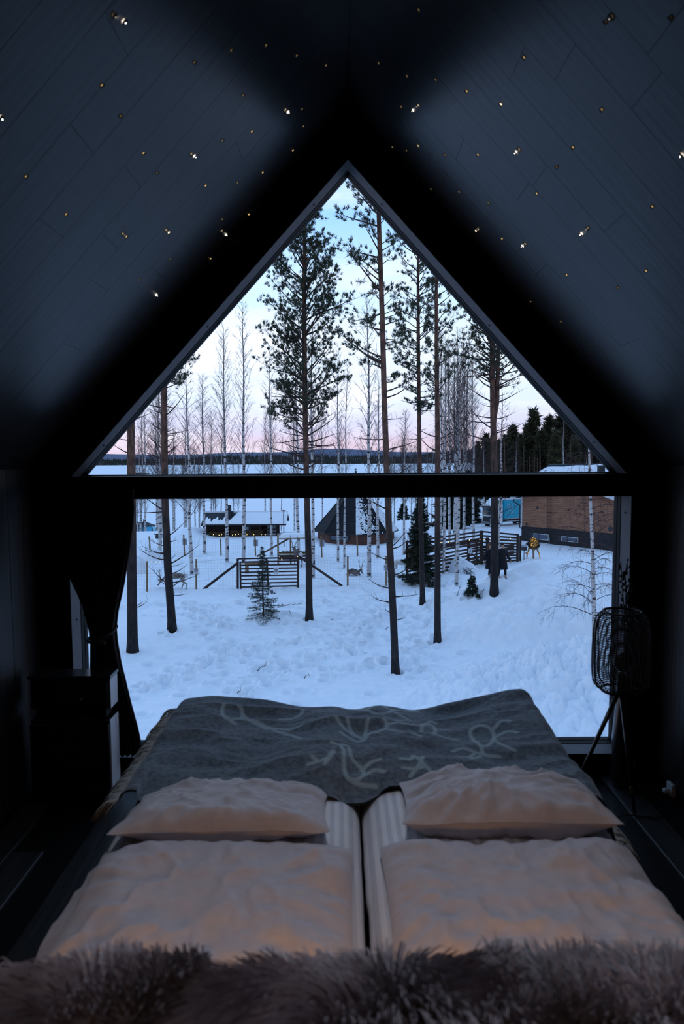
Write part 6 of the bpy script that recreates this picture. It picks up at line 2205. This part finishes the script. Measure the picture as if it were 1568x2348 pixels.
pine('thick dead-branched pine trunk at the left, its foot beside the curtain', (304, 1495), [(302, 1300), (302, 1140), (300, 985)], 0.205, 19, (11, 19), 1, nb=40, deadn=26, dead_z=(1.5, 11.5), deadlen=(0.2, 1.3))
pine('second pine from the left, its trunk bending at the foot and bristling with dead branches', (395, 1447), [(392, 1400), (384, 1290), (378, 1140), (376, 900)], 0.185, 19, (10.4, 19), 2, nb=46, deadn=40, dead_z=(1.5, 11.5), deadlen=(0.3, 1.7), reach=2.2)
pine('bushy-crowned pine in the middle, its trunk standing just right of the brown gate', (709, 1420), [(708, 1300), (703, 1120), (699, 900), (697, 700), (698, 520)], 0.165, 20.5, (8.6, 20.4), 3, nb=110, reach=2.55, dens=12, deadn=26, dead_z=(7.0, 10.5), deadlen=(0.8, 2.4), up=0.35, shape=lambda t: (0.95 if t < 0.12 else 0.62 + 0.5 * math.sin(pi * min(1, t * 1.25))) * (1 - 0.35 * t))
pine('tall bare pine right of the middle with sparse tufts high on its left', (907, 1545), [(902, 1420), (891, 1200), (882, 950), (876, 720), (868, 490)], 0.135, 20.5, (10.0, 20), 4, nb=60, reach=2.0, dens=6, lr=(1.0, 0.42), deadn=22, dead_z=(1.0, 11), deadlen=(0.15, 1.3), up=0.05, shape=lambda t: 0.9)
pine('slim pine beside the big spruce, feathery above', (969, 1388), [(966, 1250), (962, 1060), (959, 800), (958, 600)], 0.135, 19.6, (9.2, 19.4), 5, nb=90, reach=1.75, dens=7, deadn=18, dead_z=(5, 11), deadlen=(0.2, 0.9), up=0.1, shape=lambda t: 0.55 + 0.55 * t)
pine('straight pine right of the big spruce, its crown thin', (1003, 1472), [(1003, 1200), (1003, 1000), (1001, 800), (1000, 640)], 0.138, 17.5, (10.0, 17.3), 6, nb=44, reach=1.5, dens=6, lr=(0.55, 1.0), deadn=26, dead_z=(4, 11.5), deadlen=(0.2, 1.2), up=0.25, shape=lambda t: 0.9)
pine('twin-stemmed pine at the right before the two walkers', (1133, 1362), [(1134, 1200), (1133, 1060), (1130, 940), (1128, 780)], 0.19, 16.5, (9.6, 16.3), 7, nb=125, reach=2.2, dens=5, deadn=30, dead_z=(7.0, 12.0), deadlen=(0.6, 2.2), up=0.3, fork=(8.2, [(1139, 940), (1142, 800)], 0.115), shape=lambda t: 0.95, lr=(1.0, 0.8))

# ---- spruces
def spruce(label, base, H, rad, seed, whorl=0.16, nd=(0.10, 0.016), dens=1.0, name='spruce_tree', thin_top=0.0, per=6, cat='tree', lowgap=0.04, mt=None):
    rq = random.Random(seed)
    o = thing(name, label, cat, base)
    MB().tube([(0, 0, -0.2), (rq.uniform(-.02, .02), 0, H * 0.5), (rq.uniform(-.03, .03), 0, H)], [0.022 * H * 0.5 + 0.01, 0.012 * H * 0.5 + 0.006, 0.004], 8).build('trunk', ptwig, o, smooth=True, local=True)
    B = MB()
    C, D = [], []
    z = H * lowgap
    while z < H * 0.985:
        t = z / H
        r = rad * (1 - t) ** (0.85 + thin_top) * (0.75 + 0.25 * math.sin(min(1, t * 6 + 0.4) * pi / 2)) + 0.03
        nb = max(4, int(5 + 5 * (1 - t)))
        for k in range(nb):
            az = rq.uniform(0, 2 * pi)
            ln = r * rq.uniform(0.72, 1.12)
            dz_ = -0.28 * (1 - t) + 0.45 * t
            d = Vector((math.cos(az), math.sin(az), dz_ + rq.uniform(-.1, .1)))
            p0 = Vector((0, 0, z + rq.uniform(-whorl, whorl) * 0.4))
            pts_ = [p0, p0 + d * ln * 0.5, p0 + d * ln * 0.85 + Vector((0, 0, 0.02 * ln)), p0 + d * ln + Vector((0, 0, 0.08 * ln))]
            B.tube(pts_, np.array([0.010, 0.007, 0.005, 0.003]) * (0.5 + 0.25 * H), 3, cap=False)
            ns = int((6 + 26 * ln / max(rad, 0.3)) * dens)
            for s in range(ns):
                u = rq.uniform(0.12, 1.0)
                q = p0 + d * ln * u + Vector((0, 0, 0.08 * ln * u * u))
                side = Vector((-math.sin(az), math.cos(az), 0)) * rq.uniform(-1, 1) * (1.05 - u) * ln * 0.42
                C.append(tuple(q + side + Vector((0, 0, -0.05 * abs(side.length)))))
                D.append(tuple(d * 0.6 + side.normalized() * 0.6 + Vector((0, 0, -0.1))) if side.length > 1e-5 else tuple(d))
        z += whorl * (1 - 0.35 * t)
    B.build('branches', ptwig, o, local=True, kind='stuff')
    ob = blades('needles', np.array(C), np.array(D), nd[0], nd[1], per, 0.45, 0.0, mt or sneedle, None, seed)
    ob.parent = o
    return o
s1 = G(604, 1414)
spruce('small young spruce in front of the brown gate, its top shoot bare', s1, 3.35, 0.95, 31, 0.19, (0.09, 0.012), 0.8, thin_top=0.25, per=6)
s2 = G(966, 1338)
s2.y += 0.4
sg_mat = mat('dense_spruce_needles', (0.007, 0.015, 0.009), 0.85, (0.018, 0.032, 0.019), 2.0)
spruce('big dense dark spruce between the two slim pines on the right', s2, 5.35, 1.28, 32, 0.17, (0.16, 0.026), 1.5, per=7, lowgap=0.02, mt=sg_mat)
s3 = G(1082, 1368)
spruce('knee-high green juniper bush poking from the snow right of the straight pine', s3, 0.95, 0.42, 33, 0.12, (0.10, 0.02), 0.7, 'juniper_bush', cat='bush')
for px, py, d, h, rd, lab in ((1040, 1200, 74, 5.2, 1.9, 'dark bushy spruce behind the brown pen, beside the birches'), (1070, 1198, 80, 6.2, 2.0, 'broad dark spruce behind the brown pen, left of the lorry'), (1022, 1192, 82, 5.0, 1.8, 'smaller dark spruce at the edge of the lake, behind the straight pine')):
    q = P(px, py, d)
    spruce(lab, Vector((q.x, d, gz(q.x, d))), h, rd, int(px), 0.36, (0.42, 0.09), 1.1, per=6, mt=sg_mat)
q = P(925, 1190, 86)
spruce('little dark pine-like sapling standing alone before the lake, right of the hut', Vector((q.x, 86, P(925, 1189, 86).z)), 1.9, 0.9, 41, 0.2, (0.25, 0.06), 0.8)

# ---- forest behind the building: each tree a thing
fcol = mat('forest_needles', (0.030, 0.034, 0.018), 0.9, (0.078, 0.070, 0.030), 1.0, rnd=0.25)
fproto = []
for i in range(4):
    o = spruce('forest spruce', Vector((0, 0, 0)), 12.0, (1.9, 2.3, 1.6, 2.1)[i], 50 + i, 0.62, (0.85, 0.17), 0.75, per=5, name='forest_tree', lowgap=(0.10, 0.22, 0.3, 0.12)[i], mt=fcol)
    fproto.append(o)
rq = random.Random(77)
FT = [(1223, 943, 118), (1262, 953, 116), (1284, 946, 117), (1176, 975, 120), (1196, 1000, 118), (1243, 985, 114), (1306, 958, 113), (1330, 975, 112), (1352, 985, 114), (1374, 1000, 113), (1160, 1000, 121), (1145, 1008, 122), (1210, 975, 124), (1318, 1000, 108), (1275, 990, 109), (1392, 1010, 110), (1180, 1018, 112)]
for i, (px, py, d) in enumerate(FT):
    top = P(px, py, d)
    bzf = -6.3
    o = fproto[i % 4] if i < 4 else copy_tree(fproto[i % 4])
    h = top.z - bzf
    o.location = (top.x, d, bzf)
    sc_ = h / 12.0
    o.scale = (sc_ * rq.uniform(0.85, 1.1), sc_, sc_)
    o.rotation_euler = (0, 0, rq.uniform(0, 6))
    tag(o, 'dark olive conifer standing in the forest behind the brown building', 'tree', 'forest trees behind the brown building')
o = None
for i in range(24):
    px, d = rq.uniform(1075, 1460), rq.uniform(120, 165)
    o = copy_tree(fproto[rq.randrange(4)])
    top = P(px, rq.uniform(992, 1022), d)
    o.location = (top.x, d, -6.3)
    h = top.z + 6.3
    o.scale = (h / 12,) * 3
    o.rotation_euler = (0, 0, rq.uniform(0, 6))
    tag(o, 'dark conifer in the shaded depth of the forest, lower than the front row', 'tree', 'forest trees farther back')
ftr = mat('reddish_forest_trunk', (0.06, 0.032, 0.022), 0.9, (0.11, 0.06, 0.04), 3)
tm = MB().tube([(0, 0, -0.5), (0.05, 0, 4), (0, 0, 9)], [0.13, 0.11, 0.05], 7).mesh('bare_trunk', True)
tm.materials.append(ftr)
for i in range(26):
    px, d = rq.uniform(1130, 1420), rq.uniform(104, 116)
    q = P(px, 1080, d)
    o = link('bare_trunk', tm, None)
    o.location = (q.x, d, -6.2)
    o.scale = (1, 1, rq.uniform(0.7, 1.15))
    o.rotation_euler = (rq.uniform(-.03, .03), rq.uniform(-.04, .04), 0)
    tag(o, 'thin reddish bare trunk at the edge of the forest behind the brown building', 'tree', 'bare trunks along the forest edge')

# ---- birches
def birch(H, seed, nb=70, tw=8, spread=0.2, h0=0.28, el0=(0.75, 1.15), droop=0.0, r0=0.1, sub=(0.25, 0.5), rb=0.012, gravity=0.0, whip=0):
    rq = random.Random(seed)
    o = thing('birch_tree', None, 'tree', (0, 0, 0))
    zs = np.linspace(-0.3, H, 18)
    wx = 0.012 * H * np.array([float(vnoise(np.array([z * 0.35 + seed]), np.array([seed * 1.7]))[0]) for z in zs])
    wx = wx * np.clip(zs / (0.3 * H), 0, 1)
    rr = r0 * (1 - np.clip(zs / H, 0, 1)) ** 0.8 + 0.006
    m = MB().tube(np.stack([wx, 0 * zs, zs], 1), rr, 9)
    m.build('trunk', bbark, o, smooth=True, local=True)
    B = MB()
    for i in range(nb):
        t = h0 + (0.985 - h0) * ((i + rq.random()) / nb) ** 0.9
        az = i * 2.4 + rq.uniform(-.5, .5)
        p0 = Vector((float(np.interp(t * H, zs, wx)), 0, t * H))
        ln = H * spread * (1.05 - t) ** 0.7 * rq.uniform(0.5, 1.1) + 0.1
        el = rq.uniform(*el0)
        d = Vector((math.cos(az) * math.cos(el), math.sin(az) * math.cos(el), math.sin(el)))
        pts_ = [p0]
        for k in range(5):
            d = (d + Vector((rq.uniform(-.1, .1), rq.uniform(-.1, .1), rq.uniform(-.06, .06) - droop * (k + 1) / 5))).normalized()
            pts_.append(pts_[-1] + d * ln / 5)
        B.tube(pts_, np.linspace(rb * (0.5 + ln * 0.4), 0.004, 6), 4, cap=False)
        for k in range(tw):
            u = rq.uniform(0.8, 4.99)
            a = int(u)
            q = pts_[a].lerp(pts_[a + 1], u - a)
            dd = (pts_[a + 1] - pts_[a]).normalized()
            e = (dd + Vector((rq.gauss(0, .55), rq.gauss(0, .55), rq.gauss(0, .35) - gravity))).normalized()
            sl = ln * rq.uniform(*sub)
            mid = q + e * sl * 0.5
            e2 = (e + Vector((rq.gauss(0, .2), rq.gauss(0, .2), rq.gauss(0, .15) - gravity * 0.8))).normalized()
            B.tube([q, mid, mid + e2 * sl * 0.5], [0.0052, 0.004, 0.0026], 3, cap=False)
            if rq.random() < 0.55:
                e3 = (e + Vector((rq.gauss(0, .6), rq.gauss(0, .6), rq.gauss(0, .4) - gravity))).normalized()
                B.tube([mid, mid + e3 * sl * 0.4], [0.0036, 0.0022], 3, cap=False)
        for k in range(whip):
            u = rq.uniform(1.5, 4.99)
            a = int(u)
            q = pts_[a].lerp(pts_[a + 1], u - a)
            wl = rq.uniform(0.3, 1.0)
            B.tube([q, q + Vector((rq.uniform(-.05, .05), rq.uniform(-.05, .05), -wl * 0.5)), q + Vector((rq.uniform(-.08, .08), rq.uniform(-.08, .08), -wl))], [0.004, 0.0035, 0.0025], 3, cap=False)
    B.build('branches', btwig, o, smooth=True, local=True, kind='stuff')
    return o
protos = [birch(12.0, 101, 62, 7, 0.17, 0.32), birch(12.0, 102, 84, 8, 0.20, 0.36, (0.85, 1.2)), birch(12.0, 103, 50, 7, 0.24, 0.25, (0.6, 1.05)), birch(12.0, 104, 96, 9, 0.22, 0.34, (0.7, 1.15), r0=0.11), birch(12.0, 105, 44, 6, 0.15, 0.42, (0.8, 1.2), r0=0.08)]
used = set()
def place_birch(k, base, toppx, label, wpx=None, group=None, lean=0.0, cat='tree'):
    top = P(toppx[0], toppx[1], base.y)
    H = top.z - base.z
    o = protos[k] if k not in used else copy_tree(protos[k])
    used.add(k)
    o.location = base
    ax = 1.0
    if wpx:
        r = wpx * base.y / FPX / 2
        ax = r / (0.11 if k == 3 else 0.08 if k == 4 else 0.10) * 1.08
    # girth follows the trunk's, spread follows the height
    o.scale = (max(0.55, min(1.5, (ax + H / 12) / 2)),) * 2 + (H / 12,)
    o.rotation_euler = (0, math.atan2(top.x - base.x, H), random.Random(int(base.x * 100) + k).uniform(-0.6, 0.6))
    tag(o, label, cat, group)
    return o
BL = [(440, 1317, 424, 830, 8.5, 2, 'stout white birch left of the log shelter, its foot beside the front fence'), (521, 1288, 510, 750, 7, 1, 'tall slim birch crossing the left end of the log shelter'), (558, 1292, 557, 690, 7, 0, 'tall birch crossing the window of the log shelter'),
      (623, 1274, 617, 790, 4.5, 4, 'thin birch crossing the right end of the log shelter'), (684, 1264, 676, 800, 7, 2, 'birch with a forked-looking head, just left of the bushy-crowned pine'), (718, 1326, 713, 720, 6.5, 1, 'birch close behind the bushy-crowned pine on its right'),
      (775, 1288, 774, 790, 4.5, 4, 'thin birch in front of the left part of the dark hut'), (789, 1303, 795, 830, 3.5, 4, 'very thin reddish birch in front of the middle of the dark hut'), (846, 1323, 843, 680, 8, 0, 'white birch in front of the snowy face of the dark hut'),
      (866, 1279, 868, 860, 6, 2, 'birch by the right edge of the dark hut, left of the tall bare pine'), (926, 1272, 930, 940, 5, 3, 'branchy birch standing alone between the dark hut and the brown pen'), (469, 1269, 465, 860, 6, 3, 'bushy-headed birch at the left corner of the log shelter'),
      (367, 1273, 374, 780, 7, 3, 'birch half hidden behind the second pine'), (1046, 1343, 1060, 800, 8.5, 1, 'leaning white birch before the middle of the brown pen'), (1016, 1316, 1022, 770, 6, 0, 'birch rising right beside the straight pine'), (1010, 1280, 1012, 740, 5, 4, 'slender birch behind the straight pine'),
      (1141, 1322, 1152, 900, 9, 2, 'birch with dark marks behind the twin-stemmed pine')]
for px, py, tx, ty_, wpx, k, lab in BL:
    place_birch(k, G(px, py), (tx, ty_), lab, wpx)
rq = random.Random(5)
for i in range(8):
    px = 1022 + i * 9.0 + rq.uniform(-3, 3)
    d = rq.uniform(58, 84)
    q = P(px - rq.uniform(-4, 14), 1200, d)
    b_ = Vector((q.x, d, gz(q.x, d)))
    place_birch(rq.choice((0, 1, 3, 1)), b_, (px, rq.uniform(735, 840)), 'slim birch of the thicket left of the twin-stemmed pine', rq.uniform(4, 6.5), 'thicket birches left of the twin-stemmed pine')
for i in range(12):
    px = rq.uniform(316, 455)
    d = rq.uniform(80, 112)
    q = P(px, 1200, d)
    b_ = Vector((q.x, d, gz(q.x, d)))
    place_birch(rq.choice((0, 2, 3)), b_, (px + rq.uniform(-4, 4), rq.uniform(880, 1040)), 'thin birch on the lake shore behind the glass igloo and the second pine', rq.uniform(2.5, 5), 'shore birches on the left')
for i in range(9):
    px = rq.uniform(455, 905)
    d = rq.uniform(84, 105)
    q = P(px, 1200, d)
    b_ = Vector((q.x, d, gz(q.x, d)))
    place_birch(rq.choice((0, 1, 4)), b_, (px + rq.uniform(-4, 4), rq.uniform(880, 1000)), 'thin bare birch farther back between the log shelter and the dark hut', rq.uniform(2, 3.5), 'thin birches farther back')
for i in range(26):
    px = rq.choice((rq.uniform(880, 1010), rq.uniform(1060, 1200), rq.uniform(890, 1120)))
    d = rq.uniform(90, 120)
    q = P(px, 1200, d)
    b_ = Vector((q.x, d, gz(q.x, d)))
    place_birch(rq.choice((1, 3, 3)), b_, (px + rq.uniform(-3, 3), rq.uniform(985, 1040)), 'low bare bushy birch by the shore right of the tall bare pine', rq.uniform(2.5, 4), 'bushy birches by the shore on the right')
for i in range(14):
    px = rq.uniform(290, 560)
    d = rq.uniform(96, 125)
    q = P(px, 1200, d)
    b_ = Vector((q.x, d, gz(q.x, d)))
    place_birch(rq.choice((1, 3)), b_, (px + rq.uniform(-3, 3), rq.uniform(1040, 1075)), 'low twiggy willow bush along the shore on the left', rq.uniform(2, 3), 'willow bushes along the left shore', cat='bush')
for px, py, tx, ty_ in ((1293, 1100, 1291, 960), (1345, 1110, 1345, 1030)):
    q = P(px, py, 100)
    place_birch(4, Vector((q.x, 100, -6.2)), (tx, ty_), 'pale birch trunk at the forest edge above the tiled roof', 4, 'pale birches above the tiled roof')
# the near birch by the right window jamb, twigs hanging
nb_ = birch(9.5, 131, 80, 9, 0.19, 0.10, (0.25, 0.75), 0.30, 0.085, (0.25, 0.6), 0.013, 0.25, 2)
b_ = G(1366, 1500)
b_.y += 0.6
d_ = 24.6
q = P(1363, 1482, d_)
top = P(1345, 1050, d_)
nb_.location = (q.x, d_, q.z)
nb_.rotation_euler = (0, math.atan2(top.x - q.x, top.z - q.z), 0.4)
tag(nb_, 'young birch with arching, hanging twigs by the right edge of the window', 'tree')

# ---- twigs and litter in the snow
def twig(px, py, dx, dz, label, seed, n=4, name='fallen_branch', cat='branch'):
    rq = random.Random(seed)
    b_ = G(px, py)
    m = MB()
    e = b_ + Vector((dx, rq.uniform(-.2, .2), dz))
    pts_ = [b_ + Vector((0, 0, -0.03)), b_.lerp(e, 0.35) + Vector((0, 0, 0.05)), b_.lerp(e, 0.7) + Vector((0, 0, 0.02)), e]
    m.tube(pts_, [0.013, 0.011, 0.008, 0.004], 5)
    for i in range(n):
        u = rq.uniform(0.2, 0.95) * 3
        a = int(min(u, 2.99))
        q = pts_[a].lerp(pts_[a + 1], u - a)
        m.tube([q, q + Vector((dx * rq.uniform(0.1, 0.35), rq.uniform(-.2, .2), rq.uniform(-0.05, 0.22)))], [0.006, 0.003], 4)
    tag(m.build(name, ptwig, None, smooth=True), label, cat)
twig(632, 1394, 1.35, 0.22, 'fallen bare branch reaching from the small spruce to the middle pine', 3, 9)
twig(600, 1396, -0.7, -0.05, 'fallen bare branch left of the small spruce', 4, 5)
twig(590, 1537, 0.32, 0.16, 'forked twig sticking out of the snow among the footprints', 5, 3)
twig(697, 1556, 0.18, 0.10, 'curled twig lying in the snow above the blanket', 6, 2)
twig(543, 1592, 0.14, 0.14, 'little brown sprig in the snow just above the blanket', 7, 5, 'dry_sprig')
twig(884, 1444, 0.12, 0.16, 'dry sprig beside the foot of the tall bare pine', 8, 4, 'dry_sprig')
twig(826, 1443, -0.06, 0.10, 'short dark stick standing in the trodden snow', 9, 0, 'stick')
twig(757, 1424, 0.16, 0.06, 'small dark piece of bark on the trodden snow', 10, 1, 'stick')
twig(668, 1412, -0.1, 0.22, 'thin shrub stem with twigs right of the small spruce', 11, 6, 'dry_sprig')
twig(1049, 1365, 0.15, 0.55, 'thin brown shrub beside the juniper bush', 12, 9, 'dry_sprig')
twig(1098, 1368, 0.25, 0.35, 'rusty dry shrub right of the juniper bush', 13, 9, 'dry_sprig')
m = MB()
bq = G(1070, 1317)
for i in range(26):
    a = bq + Vector((R(-0.25, 0.25), R(-0.2, 0.2), R(0.05, 0.5)))
    m.tube([a, a + Vector((R(0.1, 0.6), R(-.1, .1), R(-0.35, -0.05)))], [0.014, 0.006], 4)
o = m.build('spruce_cuttings', sg_mat, None)
tag(o, 'dark green cut spruce branches lying at the foot of the snow heap', 'branches')
m = MB().tube([G(1018, 1311) + Vector((0, -0.2, 0.1)), G(1026, 1309) + Vector((0, -0.25, 0.22)), G(1031, 1306) + Vector((0, -0.25, 0.5)), G(1035, 1305) + Vector((0, -0.25, 0.55))], [0.03, 0.03, 0.022, 0.01], 6)
m.tube([G(1026, 1309) + Vector((0, -0.25, 0.22)), G(1033, 1309) + Vector((0, -0.25, 0.2))], [0.02, 0.01], 6)
tag(m.build('shed_antler', ant, None, smooth=True), 'dark shed antler leaning on the upright snow block', 'antler')
hp = G(921, 1322)
m = MB()
for i in range(160):
    a = hp + Vector((random.gauss(0.1, 0.5), random.gauss(0, 0.15), R(0, 0.06)))
    m.bar(a, a + Vector((R(-.2, .2), R(-.1, .1), R(-.02, .04))), 0.012, 0.012)
tag(m.build('scattered_hay', hay, None), 'brown hay scattered on the snow under the white reindeer', 'hay', kind='stuff')
hp = G(375, 1262)
bbx = P(372, 1230, hp.y)
o = MB().box((bbx.x - 0.25, hp.y - 0.1, bbx.z), (0.5, 0.3, 0.3), bev=0.03).box((bbx.x - 0.15, hp.y - 0.1, bbx.z + 0.2), (0.9, 0.35, 0.06)).build('bird_feeder', signdark, None)
tag(o, 'small dark bird table fixed to the birch behind the second pine', 'bird feeder')
